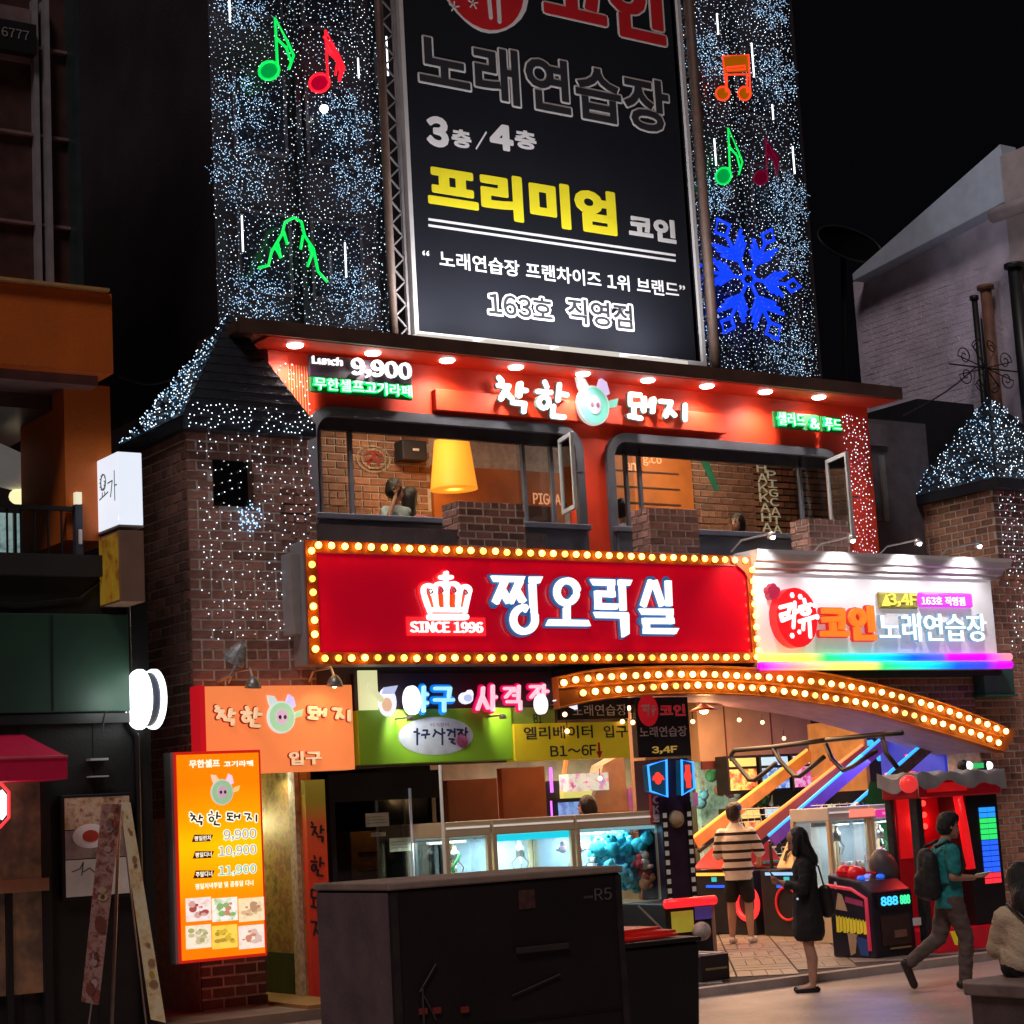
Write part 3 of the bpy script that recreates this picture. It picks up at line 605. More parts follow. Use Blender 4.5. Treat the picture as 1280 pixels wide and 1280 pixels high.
def dimmer(me, k, name):                    # tired bulbs among the fresh ones
    m = me.copy(); m.materials.clear(); src = me.materials[0].node_tree.nodes['Principled BSDF'].inputs['Emission Color'].default_value; m.materials.append(E(name, tuple(c * k for c in src[:3]), 1.0, (0.8, 0.6, 0.35))); return m
bv1 = [bulb_me] * 5 + [dimmer(bulb_me, .45, 'tired bulb glass')] * 2 + [dimmer(bulb_me, .16, 'dim bulb glass')]
bv2 = [bulb_me2] * 5 + [dimmer(bulb_me2, .45, 'tired bright bulb')] * 2 + [dimmer(bulb_me2, .18, 'dim bright bulb')]
_sk = MB().lathe((0, 0, 0), [(.030, -.03), (.046, -.03), (.046, -.012), (.040, 0)], 12, (0, -1, 0)); sock_me = bpy.data.meshes.new('bulb_socket'); sock_me.from_pydata(_sk.v, [], _sk.f); sock_me.materials.append(M('bulb socket', (0.25, 0.07, 0.02), 0.5))
brnd = random.Random(4)
def put_bulb(par, me, p):
    o = place(me, 'bulb', par, (p[0] + brnd.gauss(0, .0025), p[1], p[2] + brnd.gauss(0, .0025)), (brnd.gauss(0, .1), 0, brnd.gauss(0, .1))); s = bpy.data.objects.new('socket', sock_me); COL.objects.link(s); s.parent = o; s.location = (0, .018, 0)
def bulb_at(x, z, y, par, me=None): put_bulb(par, bv1[brnd.randrange(8)], (x, y, z))
nT = 38
for i in range(nT): t = i / (nT - 1); bulb_at(x0 + 0.14 + (x1 - 0.10 - x0 - 0.14) * t, z1 - 0.055, YS - 0.04, ms)
nB = 38
for i in range(nB): t = i / (nB - 1); bulb_at(x0 + 0.16 + (x1 - 0.03 - x0 - 0.16) * t, z0 + 0.065, YS - 0.04, ms)
for i in range(8): bulb_at(x0 + 0.055, z0 + 0.16 + (z1 - z0 - 0.27) * i / 7, YS - 0.04, ms)
for i in range(8): bulb_at(x1 + 0.0, z0 + 0.15 + (z1 - z0 - 0.32) * i / 7, YS - 0.04, ms, bulb_me)
def zc(ox, oy, s):                          # corner and scale of an enlarged view of the photograph
    def f(x, y, Y=YS): v = W(ox + x / s, oy + y / s, Y); return (v.x, v.z)
    return f
L1 = zc(600, 700, 1280 / 130); L2 = zc(720, 700, 1280 / 140); wl_ = 0.088
def letter(polys, strokes, f, lw=0.085, mat=None, name='letter', par=None, dz=0.06, Y=YS, cap='flat', back=None):
    m = MB()
    for k, p in enumerate(polys): m.prism([f(*q, Y) for q in p], Y - dz - 0.0009 * k, Y - 0.005)
    for k, s in enumerate(strokes): m2 = MB(); ribbon(m2, [f(*q, Y) for q in s], lw, Y - 0.005, dz + 0.0011 * k, cap); m.add(m2.v, m2.f)
    return m.build(name, mat, par)
blueback = E('blue letter edge', (0.02, 0.14, 0.36), 0.5, (0.02, 0.08, 0.25))
def both(polys, strokes, f, lw=0.085):
    letter(polys, strokes, f, lw, white_e, 'letter', ms, 0.06)
    m = MB()                                # wider blue-glowing return behind the letter
    for k, p in enumerate(polys):
        P = [f(*q) for q in p]; cx = sum(a for a, _ in P) / len(P); cz = sum(b for _, b in P) / len(P); n = len(P)
        for i in range(n): ribbon(m, [P[i], P[(i + 1) % n]], 0.045, YS + 0.012, 0.02 + 0.0008 * (k + i), 'round')
    for k, s in enumerate(strokes): ribbon(m, [f(*q) for q in s], lw + 0.045, YS + 0.012, 0.02 + 0.0013 * k, 'round')
    m.build('letter_back', blueback, ms)
arc = lambda cx, cy, rx, ry, a0, a1, n=20: [(cx + rx * math.cos(math.radians(a0 + (a1 - a0) * i / n)), cy + ry * math.sin(math.radians(a0 + (a1 - a0) * i / n))) for i in range(n + 1)]
both([[(115, 198), (525, 208), (498, 275), (155, 272)], [(575, 212), (740, 212), (705, 292), (660, 285), (575, 285)]],
     [[(285, 262), (165, 532)], [(255, 385), (335, 525)], [(470, 262), (345, 528)], [(430, 390), (510, 528)],
      [(616, 250), (638, 700)] + arc(502, 740, 137, 147, 0, 268, 26) + [(535, 625)]], L1, 0.072)
both([[(830, 735), (1300, 745), (1330, 818), (795, 812)]], [arc(1028, 400, 122, 135, 0, 360, 28), [(1042, 560), (1045, 770)]], L1, 0.072)
both([[(145, 222), (415, 230), (415, 298), (185, 292)], [(465, 228), (612, 235), (585, 298), (545, 290), (465, 290)], [(185, 597), (565, 605), (565, 672), (215, 664)], [(200, 498), (465, 505), (440, 570), (200, 566)], [(490, 640), (572, 620), (576, 850), (510, 888)]],
     [[(378, 260), (380, 430)], [(200, 388), (415, 396)], [(222, 356), (232, 530)], [(502, 260), (515, 582)]], L2, 0.068)
both([[(700, 560), (1080, 562), (1082, 632), (740, 628)], [(750, 782), (1145, 785), (1110, 850), (750, 845)]],
     [[(838, 240), (745, 530)], [(868, 240), (965, 530)], [(1028, 242), (1040, 530)], [(1045, 600), (1050, 735)], [(740, 700), (1085, 702)], [(775, 668), (782, 812)]], L2, 0.066)
# crown
CR = zc(500, 700, 1280 / 120)
cw = E('white crown glow', (1, 0.93, 0.9), 1.5); redglow = E('red edge glow', (1.0, 0.02, 0.03), 0.9)
cr = MB(); k = 0
st = [([(375, 690)] + [(290, 440)] + arc(345, 400, 58, 55, 170, 350, 8) + [(460, 640)], 0), ([(460, 640), (440, 400)] + arc(510, 375, 70, 55, 180, 360, 8) + [(595, 640)], 0), ([(595, 640), (600, 380)] + arc(675, 375, 70, 55, 180, 360, 8) + [(745, 640)], 0), ([(745, 640), (775, 420)] + arc(835, 415, 60, 55, 190, 370, 8) + [(835, 690)], 0), ([(375, 668), (840, 672)], 0), ([(375, 765), (850, 765)], 1), ([(520, 235), (655, 238)], 2), ([(588, 180), (588, 320)], 2)]
for s, w_ in st: k += 1; ribbon(cr, [CR(*q) for q in s], (0.046, 0.066, 0.044)[w_], YS - 0.005, 0.05 + 0.001 * k, 'round')
cro = cr.build('crown', cw, ms)
gl = MB(); k = 0
for s, w_ in st: k += 1; ribbon(gl, [CR(*q) for q in s], (0.095, 0.11, 0.085)[w_], YS + 0.013, 0.018 + 0.0008 * k, 'round')
gl.build('crown_glow', redglow, cro)
oj = MB()
for k, p in enumerate((((345, 480), (405, 480), (445, 640), (415, 640)), ((470, 460), (560, 460), (565, 640), (505, 640)), ((640, 460), (730, 460), (705, 640), (640, 640)), ((795, 480), (850, 480), (805, 640), (765, 640)))): oj.prism([CR(*q) for q in p], YS - 0.03, YS - 0.005)
oj.build('crown_jewels', E('orange jewel', (1.0, 0.06, 0.0), 0.9), cro)
ring = MB()
for cx, cy in ((368, 425), (508, 412), (680, 412), (830, 440)): q = CR(cx, cy); ribbon(ring, ell(q[0], q[1], 0.024, 0.024, 10) + [ell(q[0], q[1], 0.024, 0.024, 10)[0]], 0.012, YS - 0.055, 0.006, 'round')
ring.build('crown_rings', M('grey ring', (0.25, 0.2, 0.3), 0.5), cro)
a = CR(130, 968); b = CR(1085, 830)
text('lettering', 'SINCE 1996', (a[0], b[0], a[1], b[1]), YS - 0.005, cw, ms, 0.03, 0.014)
MB().box(a[0] - 0.03, b[0] + 0.05, YS - 0.006, YS + 0.013, a[1] - 0.03, b[1] + 0.05).build('date_glow', redglow, ms)  # glowing red plate painting the halo around the date

# ---- white karaoke sign with cornice
wsn = thing('karaoke_sign', 'white panel sign with cornice, red ball logo and rainbow tubes, beside the red sign', 'sign', (17.4, 17.6, 4.1))
wx0, wx1 = x1 + 0.005, W(1243, 760, YS).x
panelW = M('white sign panel', (0.80, 0.79, 0.82), 0.4, var=0.05, emit=(0.9, 0.88, 0.95), es=0.24)  # panel glows slightly to even out the arm lamps' light
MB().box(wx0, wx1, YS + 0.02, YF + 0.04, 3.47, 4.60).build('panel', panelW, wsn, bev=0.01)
co = MB(); prof = [(YS + 0.02, 4.56), (YS - 0.03, 4.56), (YS - 0.03, 4.60), (YS - 0.07, 4.62), (YS - 0.09, 4.68), (YS - 0.13, 4.70), (YS - 0.16, 4.78), (YS - 0.16, 4.83), (YF + 0.0, 4.83), (YF + 0.0, 4.56)]
n_ = len(prof); co.add([(wx0 + 0.0, y, z) for y, z in prof] + [(wx1 + 0.05 + 1.2 * max(0, (YS - y)), y, z) for y, z in prof], [tuple(range(n_)), tuple(reversed(range(n_, 2 * n_)))] + [(i, i + n_, (i + 1) % n_ + n_, (i + 1) % n_) for i in range(n_)])
co.build('cornice', M('white cornice', (0.78, 0.77, 0.8), 0.35, var=0.05), wsn)
K = zc(940, 720, 1280 / 300); YK = YS + 0.02
bc = K(200, 228, YK); 
MB().prism(ell(bc[0], bc[1], 0.33, 0.365, 28), YS - 0.12, YK).build('logo_ball', E('lit red ball', (0.9, 0.01, 0.015), 0.85), wsn)
fl = MB()
for cx, cy, r in ((172, 110, .035), (215, 118, .035), (290, 165, .03), (305, 225, .035), (172, 325, .035), (210, 305, .03)):
    q = K(cx, cy, YK)
    for t in range(6): fl.prism(ell(q[0] + r * .6 * math.cos(t * 1.047), q[1] + r * .6 * math.sin(t * 1.047), r * .42, r * .42, 8), YS - 0.128 - 0.0006 * t, YS - 0.121)
fl.build('blossoms', cool_e, wsn)
fw = MB(); q = K(95, 88, YK)
for t in range(5): fw.prism(ell(q[0] + .055 * math.cos(t * 1.257 + .3), q[1] + .055 * math.sin(t * 1.257 + .3), .05, .05, 10), YS - 0.06 - 0.001 * t, YK)
fw.build('red_flower', E('dim red flower', (0.4, 0.02, 0.06), 0.6), wsn)
def kt(name, s, xa, xb, ya, yb, mat, off=0.03, depth=0.06, y=YK, shear=0.0, split=False, bo=None, slope=0.0, f=K, par=wsn, space=1.0):
    a = f(xa, yb, y); b = f(xb, ya, y); c = f(xa, ya, y); d = f(xb, yb, y)
    return text(name, s, (a[0], b[0], a[1], c[1]), y, mat, par, depth, off, bo, split, shear, space)
# brushed letters on the ball
br = MB(); yb_ = YS - 0.121
for s in ([(108, 175), (165, 160), (150, 205), (110, 215), (118, 245), (165, 225)], [(185, 150), (178, 280)], [(182, 205), (210, 190)], [(235, 135), (240, 155)], [(212, 175), (270, 160)], arc(240, 195, 22, 16, 0, 360, 10), [(210, 250), (292, 225)], [(232, 245), (230, 290)], [(262, 238), (268, 330)]):
    ribbon(br, [K(*q, YK) for q in s], 0.05, yb_, 0.012, 'round')
br.build('lettering', cool_e, wsn)
orangeE = E('lit orange letter', (1.0, 0.20, 0.02), 0.95)
kt('letter', '코인', 350, 625, 158, 345, orangeE, 0.04, 0.10, split=True)
kt('letter_back', '코인', 350, 625, 158, 345, E('deep red return', (0.6, 0.02, 0.02), 0.7), 0.075, 0.045, bo=0.045)
kt('letter', '노래연습장', 668, 1225, 200, 350, cool_e, 0.004, 0.07, split=True)
kt('letter_back', '노래연습장', 668, 1225, 200, 350, E('blue grey return', (0.25, 0.45, 0.6), 0.5), 0.022, 0.05, bo=0.004)
kt('lettering', '3,4F', 715, 862, 95, 165, E('lit yellow letter', (1.0, 0.85, 0.12), 1.0), 0.01, 0.06)
q = [K(680, 162, YK), K(718, 162, YK), K(699, 102, YK)]; MB().prism(q, YS - 0.05, YK).build('triangle', E('lit yellow letter', (1.0, 0.85, 0.12)), wsn)
a = K(668, 175, YK); b = K(868, 92, YK); MB().box(a[0], b[0], YK - 0.045, YK, a[1], b[1]).build('yellow_back', M('olive backing', (0.45, 0.40, 0.10), 0.5), wsn, bev=0.02)
a = K(880, 168, YK); b = K(1152, 95, YK); MB().box(a[0], b[0], YK - 0.08, YK, a[1], b[1]).build('purple_plaque', E('lit magenta plaque', (0.75, 0.06, 0.8), 0.9), wsn, bev=0.03)
kt('lettering', '163호 직영점', 905, 1130, 108, 155, white_e, 0.004, 0.012, y=YK - 0.081)
# rainbow tubes
def rainbow(key, stops): return ramp_mat(key, stops, 'X', emit=1.25)
xa = W(942, 815, YS).x; xb = W(1256, 830, YS).x
c_ = dict(y=(1, .75, .15), g=(.02, .8, .2), c=(0, .7, .75), b=(.0, .1, .9), p=(.65, .0, .85), k=(1, .25, .35))
MB().tube([(xa, YS - 0.10, 3.525), (xb, YS - 0.10, 3.525)], 0.05, 12).build('rainbow_tube', rainbow('rainbow top', [(0, c_['y']), (.15, (.9, .9, .1)), (.24, c_['g']), (.42, c_['c']), (.58, c_['b']), (.70, (.1, .1, .9)), (.73, c_['p']), (.88, c_['p']), (.97, c_['k'])]), wsn, smooth=True)
MB().tube([(xa, YS - 0.10, 3.42), (xb, YS - 0.10, 3.42)], 0.05, 12).build('rainbow_tube', rainbow('rainbow bottom', [(0, c_['p']), (.10, c_['k']), (.28, c_['y']), (.40, c_['y']), (.46, c_['g']), (.62, c_['c']), (.76, c_['b']), (.88, (.05, .05, .9)), (.94, c_['p'])]), wsn, smooth=True)
MB().box(xa, xb, YS - 0.04, YF, 3.37, 3.468).build('tube_tray', greyS, wsn)
# arm lamps above the white sign
for px, wh_ in ((985, 'over its red ball logo'), (1085, 'over its yellow floor number'), (1168, 'over its magenta plaque'), (1243, 'at its right end')):
    p = W(px - 14, 692, YS - 0.5); p.z = 4.99; lm = thing('sign_arm_lamp', 'thin arm lamp leaning out over the white karaoke sign, ' + wh_, 'lamp', (p.x, YF, 4.85), 'arm lamps over the white sign')
    MB().tube([(p.x - 0.02, YF, 4.86), (p.x - 0.02, YF - 0.2, 4.97), (p.x, YS - 0.42, 4.98)], 0.012, 6).build('arm', steel, lm)
    MB().lathe((p.x, YS - 0.44, 4.93), [(0.06, 0.0), (0.05, 0.03), (0.02, 0.07)], 12, (0, 0.3, 1)).build('shade', steel, lm, smooth=True)
    MB().sph((p.x, YS - 0.45, 4.93), 0.032, 10, 6).build('lamp_bulb', E('arm lamp light', (1, 0.95, 0.9), 10), lm)
    lamp('SPOT', 'arm_lamp_beam', (p.x, YS - 0.46, 4.90), 60, (1, 0.93, 0.92), 0.04, (p.x, YS + 0.1, 4.0), 110, 0.7)

# ---- orange arch with two rows of bulbs
ar = thing('bulb_arch', 'orange segmental arch band with two rows of round bulbs over the arcade', 'arch', (16, 17.6, 3.2))
YA = 17.46
def curve(pts):
    P = [W(x, y, YA) for x, y in pts]; P = [(p.x, p.z) for p in P]
    def f(x):
        if x <= P[0][0]: return P[0][1]
        for i in range(len(P) - 1):
            if x <= P[i + 1][0]:
                t = (x - P[i][0]) / (P[i + 1][0] - P[i][0]); m0 = (P[i + 1][1] - P[i - 1][1]) / (P[i + 1][0] - P[i - 1][0]) if i else (P[1][1] - P[0][1]) / (P[1][0] - P[0][0])
                m1 = (P[i + 2][1] - P[i][1]) / (P[i + 2][0] - P[i][0]) if i + 2 < len(P) else (P[-1][1] - P[-2][1]) / (P[-1][0] - P[-2][0]); h = P[i + 1][0] - P[i][0]
                return (2 * t**3 - 3 * t**2 + 1) * P[i][1] + (t**3 - 2 * t**2 + t) * h * m0 + (-2 * t**3 + 3 * t**2) * P[i + 1][1] + (t**3 - t**2) * h * m1
        return P[-1][1]
    return f, P[0][0], P[-1][0]
ft, a0, a1 = curve([(697, 846), (741, 837), (797, 833), (881, 832), (960, 835), (1019, 839), (1078, 850), (1137, 865), (1197, 884), (1271, 914)])
fb, b0, b1 = curve([(700, 886), (741, 877), (800, 870), (881, 868), (950, 871), (1019, 880), (1078, 890), (1137, 906), (1197, 923), (1256, 941)])
r1, c0, c1 = curve([(700, 855), (712, 851), (736, 848), (795, 845), (840, 843), (909, 844), (985, 849), (1036, 855), (1096, 865), (1155, 880), (1212, 899), (1257, 915)])
r2, d0, d1_ = curve([(727, 866), (750, 864), (800, 860), (881, 857), (952, 861), (985, 865), (1036, 872), (1096, 883), (1155, 899), (1212, 916), (1246, 928)])
N_ = 48; top = [(a0 + (a1 - a0) * i / N_, ft(a0 + (a1 - a0) * i / N_)) for i in range(N_ + 1)]; bot = [(b0 + (b1 - b0) * i / N_, fb(b0 + (b1 - b0) * i / N_)) for i in range(N_ + 1)]
m = MB()
for i in range(N_):
    (xa_, za_), (xb_, zb_), (xc_, zc_), (xd_, zd_) = top[i], top[i + 1], bot[i + 1], bot[i]
    vs = [(xa_, YA, za_), (xb_, YA, zb_), (xc_, YA, zc_), (xd_, YA, zd_)]; vs += [(x, YA + 0.12, z) for x, _, z in vs]
    fs = [(0, 1, 2, 3), (7, 6, 5, 4), (0, 4, 5, 1), (2, 6, 7, 3)]
    if i == 0: fs.append((3, 7, 4, 0))
    if i == N_ - 1: fs.append((1, 5, 6, 2))
    m.add(vs, fs)
m.build('arch_band', M('orange arch face', (0.46, 0.115, 0.012), 0.45, var=0.08), ar)
rm = MB()                                   # raised fillets between and around the bulb rows
for g in (lambda x: ft(x) - 0.012, lambda x: (r1(x) + r2(x)) / 2, lambda x: fb(x) + 0.012):
    xs = [b0 + (b1 - b0) * i / 60 for i in range(61)]
    rm.tube([(x, YA - 0.004, g(x)) for x in xs], 0.011, 6)
rm.build('fillet', M('orange fillet', (0.55, 0.16, 0.02), 0.4), ar, smooth=True)
spn = MB().prism([(15.0, 3.46)] + [(15.0 + 4.3 * i / 12, ft(15.0 + 4.3 * i / 12) - 0.1) for i in range(13)] + [(19.3, 3.46)], YF + 0.006, YF + 0.1).build('spandrel', mortar, ar)
bricks(spn, (14.9, YF + 0.02), (19.3, YF + 0.02), 2.30, 3.46, brickL, bl=0.2, bh=0.07, test=lambda x, z: z > ft(x) - 0.12)
sv = MB()
for i in range(N_):
    (xc_, zc_), (xd_, zd_) = bot[i + 1], bot[i]; sv.add([(xd_, YA + 0.05, zd_ + 0.01), (xc_, YA + 0.05, zc_ + 0.01), (xc_, 18.6, zc_ + 0.01), (xd_, 18.6, zd_ + 0.01), (xd_, YA + 0.05, zd_ + 0.05), (xc_, YA + 0.05, zc_ + 0.05), (xc_, 18.6, zc_ + 0.05), (xd_, 18.6, zd_ + 0.05)], [(0, 1, 2, 3), (7, 6, 5, 4), (3, 2, 6, 7)])
sv.build('arch_soffit', M('mauve plaster soffit', (0.45, 0.28, 0.36), 0.7, var=0.2, bump=0.2), ar)
MB().box(12.5, 19.6, YA + 0.12, 17.84, 3.30, 3.42).build('lintel_back', darkw, ar)
for i in range(43): x = c0 + 0.03 + (c1 - 0.06 - c0) * i / 42; put_bulb(ar, bv2[brnd.randrange(8)], (x, YA - 0.035, r1(x)))
for i in range(41): x = d0 + (d1_ - d0) * i / 40; put_bulb(ar, bv2[brnd.randrange(8)], (x, YA - 0.035, r2(x)))

# ---- restaurant letters on the red fascia
def pig(name, label, cx, cz, r, Y, depth, lit, group=None, parent=None, es=1.0):
    p = thing(name, label, 'emblem', (cx, Y, cz)) if parent is None else parent
    sub = None
    mint = E('lit mint ring %s' % lit, (0.22, 0.72, 0.58) if lit == 'fascia' else (0.50, 0.80, 0.46), 0.62 * es) if lit else M('mint ring', (0.35, 0.72, 0.5), 0.5)
    pink = E('lit pale pink %s' % lit, (0.85, 0.52, 0.68), 0.65 * es) if lit else M('pale pink', (0.85, 0.62, 0.55), 0.5)
    wh = E('lit white edge %s' % lit, (0.7, 0.78, 0.75), 0.7 * es) if lit else M('cream edge', (0.85, 0.78, 0.6), 0.5)
    hd = MB().prism(ell(cx, cz, r, r * 1.05, 30), Y - depth, Y).build('emblem_disc', wh, p)
    P2 = hd if parent is not None else p
    MB().prism(ell(cx, cz, r * .9, r * .95, 30), Y - depth - 0.008, Y - depth - 0.001).build('ring', mint, p if parent is None else hd)
    MB().prism(ell(cx - .02 * r, cz + .02 * r, r * .42, r * .5, 24), Y - depth - 0.016, Y - depth - 0.009).build('snout', pink, p if parent is None else hd)
    for nx_ in (-.17, .2): MB().prism(ell(cx + nx_ * r, cz, r * .11, r * .14, 12), Y - depth - 0.02, Y - depth - 0.017).build('nostril', M('grey mauve nostril', (0.2, 0.12, 0.16), 0.5), p if parent is None else hd)
    MB().prism([(cx - .95 * r, cz + 1.45 * r), (cx - .45 * r, cz + 1.38 * r), (cx - .2 * r, cz + .98 * r), (cx - .7 * r, cz + .66 * r), (cx - .85 * r, cz + .95 * r)], Y - depth + .004, Y).build('ear', wh, p if parent is None else hd)
    MB().prism([(cx + .35 * r, cz + .9 * r), (cx + .6 * r, cz + 1.5 * r), (cx + .95 * r, cz + 1.3 * r), (cx + 1.1 * r, cz + .7 * r), (cx + .8 * r, cz + .55 * r)], Y - depth + .004, Y).build('ear', E('lit lilac ear', (0.7, 0.6, 0.95), 0.9) if lit else pink, p if parent is None else hd)
    MB().prism([(cx + .9 * r, cz - .1 * r), (cx + 1.1 * r, cz + .35 * r), (cx + 1.65 * r, cz + .5 * r), (cx + 1.5 * r, cz + .05 * r)], Y - depth + .004, Y).build('leaf', mint, p if parent is None else hd)
    return p
F4 = zc(600, 450, 1280 / 280); YR = YU
fs_ = thing('restaurant_sign', 'white hand drawn Korean channel letters on the red upper fascia', 'sign', (13.5, YU, 6.7))
def hand(par, f, Y, sy, w, depth, mat, back, groups, wb=0.05):
    for ss in groups:
        m = MB(); b = MB()
        for k, s in enumerate(ss):
            P = [f(*q, Y) for q in s]; ribbon(m, P, w, Y, depth + 0.002 * k, 'round')
            if back: ribbon(b, P, w + wb, Y, depth - 0.03 + 0.001 * k, 'round')
        o = m.build('letter', mat, par)
        if back: b.build('letter_edge', back, o)
G1 = [[[(95, 105), (112, 125)], [(92, 150), (150, 155), (108, 228)], [(128, 185), (168, 225)], [(220, 140), (212, 210)], [(218, 178), (250, 180)], [(172, 248), (240, 255), (236, 300)]],
      [[(358, 130), (370, 158)], [(318, 183), (392, 190)], arc(350, 248, 28, 32, 0, 360, 12), [(440, 145), (432, 235)], [(442, 200), (480, 205)], [(405, 270), (400, 325), (465, 332)]],
      [[(900, 205), (845, 200), (845, 258), (895, 262)], [(868, 262), (866, 325)], [(842, 325), (905, 338)], [(925, 225), (922, 295)], [(978, 228), (972, 300)], [(928, 262), (972, 265)]],
      [[(1020, 240), (1080, 245), (1050, 325)], [(1066, 285), (1100, 320)], [(1158, 262), (1158, 345)]]]
whh = E('lit mint white', (0.88, 1.0, 0.97), 1.5); edg = M('grey green letter return', (0.25, 0.35, 0.33), 0.5)
hand(fs_, lambda x, y, Y: F4(x, y, Y), YU - 0.11, 0, 0.056, 0.06, whh, edg, G1, 0.018)
pc = F4(632, 265, YU - 0.1); pig('pig_emblem', 'round mint pig snout emblem among the white letters on the red fascia', pc[0], pc[1], 0.235, YU - 0.11, 0.06, 'fascia')
# red girder carrying the letters
xa, xb = W(545, 495, YU - 0.1).x, W(908, 525, YU - 0.1).x; za = W(545, 512, YU - 0.1).z
MB().box(xa, xb, YU - 0.10, YU - 0.005, za, za + 0.25).build('letter_rail', redwall, mb_, bev=0.008)
# lunch price sign
YB2 = YU - 0.16
ls = thing('lunch_sign', 'lunch price sign, white numbers above green glowing Korean letters, left end of the red fascia', 'sign', (10.4, YB2, 6.7))
FL = zc(380, 430, 1280 / 340)
a = FL(25, 160, YB2); b = FL(498, 45, YB2)
text('lettering', 'Lunch', (FL(33, 0, YB2)[0], FL(172, 0, YB2)[0], FL(33, 92, YB2)[1], FL(33, 55, YB2)[1]), YB2, white_e, ls, 0.04, 0.012)
text('lettering', '9,900', (FL(215, 0, YB2)[0], FL(492, 0, YB2)[0], FL(215, 155, YB2)[1], FL(215, 66, YB2)[1]), YB2, white_e, ls, 0.05, 0.012)
x0_, x1_ = FL(24, 80, YB2)[0], FL(505, 100, YB2)[0]; z0_, z1_ = FL(24, 150, YB2)[1], FL(24, 48, YB2)[1]
MB().box(x0_, x1_, YB2 + 0.005, YB2 + 0.05, z0_, z1_).build('backing', M('dark plum backing', (0.03, 0.012, 0.03), 0.5), ls, bev=0.01)
greenE = E('green neon halo', (0.0, 0.75, 0.16), 0.9); mintE = E('pale green letter', (0.55, 1.0, 0.7), 1.3)
def haloed(s, f, xa, xb, ya, yb, Y, par, off=-0.004, o2=0.075, halo=greenE, core=mintE, dep=0.04):
    r = (f(xa, 0, Y)[0], f(xb, 0, Y)[0], f(xa, yb, Y)[1], f(xa, ya, Y)[1])
    text('lettering', s, r, Y, core, par, dep, off); text('letter_halo', s, r, Y + 0.004, halo, par, dep * .6, o2, off)
haloed('무한셀프고기라페', FL, 38, 490, 158, 212, YB2, ls)
MB().box(FL(24, 0, YB2)[0], FL(500, 0, YB2)[0], YB2 + 0.005, YB2 + 0.05, FL(24, 222, YB2)[1], FL(24, 150, YB2)[1]).build('backing', M('dark green backing', (0.01, 0.12, 0.03), 0.5), ls, bev=0.01)
F6 = zc(700, 380, 3.2)
gs = thing('salad_sign', 'small green glowing Korean salad and food sign, right end of the red fascia', 'sign', (16.6, YB2, 6.6))
haloed('샐러드', F6, 832, 935, 430, 480, YB2, gs); haloed('&', F6, 958, 990, 455, 495, YB2, gs); haloed('푸드', F6, 1015, 1080, 455, 500, YB2, gs)
MB().box(F6(822, 0, YB2)[0], F6(1000, 0, YB2)[0], YB2 + .005, YB2 + .04, F6(822, 490, YB2)[1], F6(822, 425, YB2)[1]).build('backing', M('dark green backing'), gs)
MB().box(F6(1008, 0, YB2)[0], F6(1086, 0, YB2)[0], YB2 + .005, YB2 + .04, F6(1010, 505, YB2)[1], F6(1010, 445, YB2)[1]).build('backing', M('dark green backing'), gs)

# ---- tall billboard
YB = 18.75
bb = thing('billboard', 'tall dark karaoke billboard with grey, yellow and white Korean print', 'billboard', (13.4, 18.8, 7.3))
bx0, bx1 = W(512, 230, YB).x, W(860, 230, YB).x; bz0 = W(520, 415, YB).z
MB().box(bx0, bx1, YB, YB + 0.12, bz0, 14.5).build('board', M('dark printed vinyl', (0.010, 0.011, 0.016), 0.7, var=0.12, scale=1.5, spec=0.15), bb)
fm = M('pale aluminium frame', (0.55, 0.53, 0.52), 0.4, var=0.1)
MB().box(bx0 - 0.055, bx0, YB - 0.05, YB + 0.14, bz0 - 0.055, 14.5).build('frame_side', fm, bb); MB().box(bx1, bx1 + 0.055, YB - 0.05, YB + 0.14, bz0 - 0.055, 14.5).build('frame_side', fm, bb)
MB().box(bx0, bx1, YB - 0.05, YB + 0.14, bz0 - 0.055, bz0).build('frame_bottom', fm, bb)
FB = zc(440, 0, 1280 / 460); gi = M('grey print', (0.74, 0.72, 0.70), 0.6, var=0.08); wi = M('white print', (0.88, 0.86, 0.86), 0.6, var=0.06); yi = M('yellow print', (0.95, 0.82, 0.02), 0.6, var=0.05); ri = M('red print', (0.55, 0.008, 0.014), 0.6, var=0.1); bki = M('black print', (0.02, 0.02, 0.025), 0.6)
bt = lambda s, xa, xb, ya, yb, mat, off=0.03, bo=None, d=0.004, yy=YB, shear=0.0, nm='lettering': text(nm, s, (FB(xa, (ya + yb) / 2, YB)[0], FB(xb, (ya + yb) / 2, YB)[0], FB(xa, yb, YB)[1], FB(xa, ya, YB)[1]), yy, mat, bb, d, off, bo, shear=shear)
bt('노래연습장', 225, 1095, 100, 310, gi, 0.055, 0.055); bt('노래연습장', 225, 1095, 100, 310, bki, 0.024, 0.055, 0.003, YB - 0.005)
bt('3', 258, 335, 398, 505, wi, 0.06); bt('층', 346, 414, 445, 508, wi, 0.04); bt('/', 428, 470, 450, 520, wi, 0.03); bt('4', 478, 560, 425, 515, wi, 0.06); bt('층', 566, 640, 448, 512, wi, 0.04)
bt('프리미엄', 262, 912, 562, 725, yi, 0.055); bt('코인', 962, 1124, 742, 824, gi, 0.05)
for yy_ in (757, 778):
    l = FB(265, yy_, YB); r_ = FB(1125, yy_ + 128, YB); MB().box(l[0], r_[0], YB - 0.004, YB - 0.001, l[1] - 0.035, l[1] - 0.005).build('rule_line', wi, bb)
bt('“노래연습장 프랜차이즈 1위 브랜드”', 245, 1150, 862, 920, wi, 0.015)
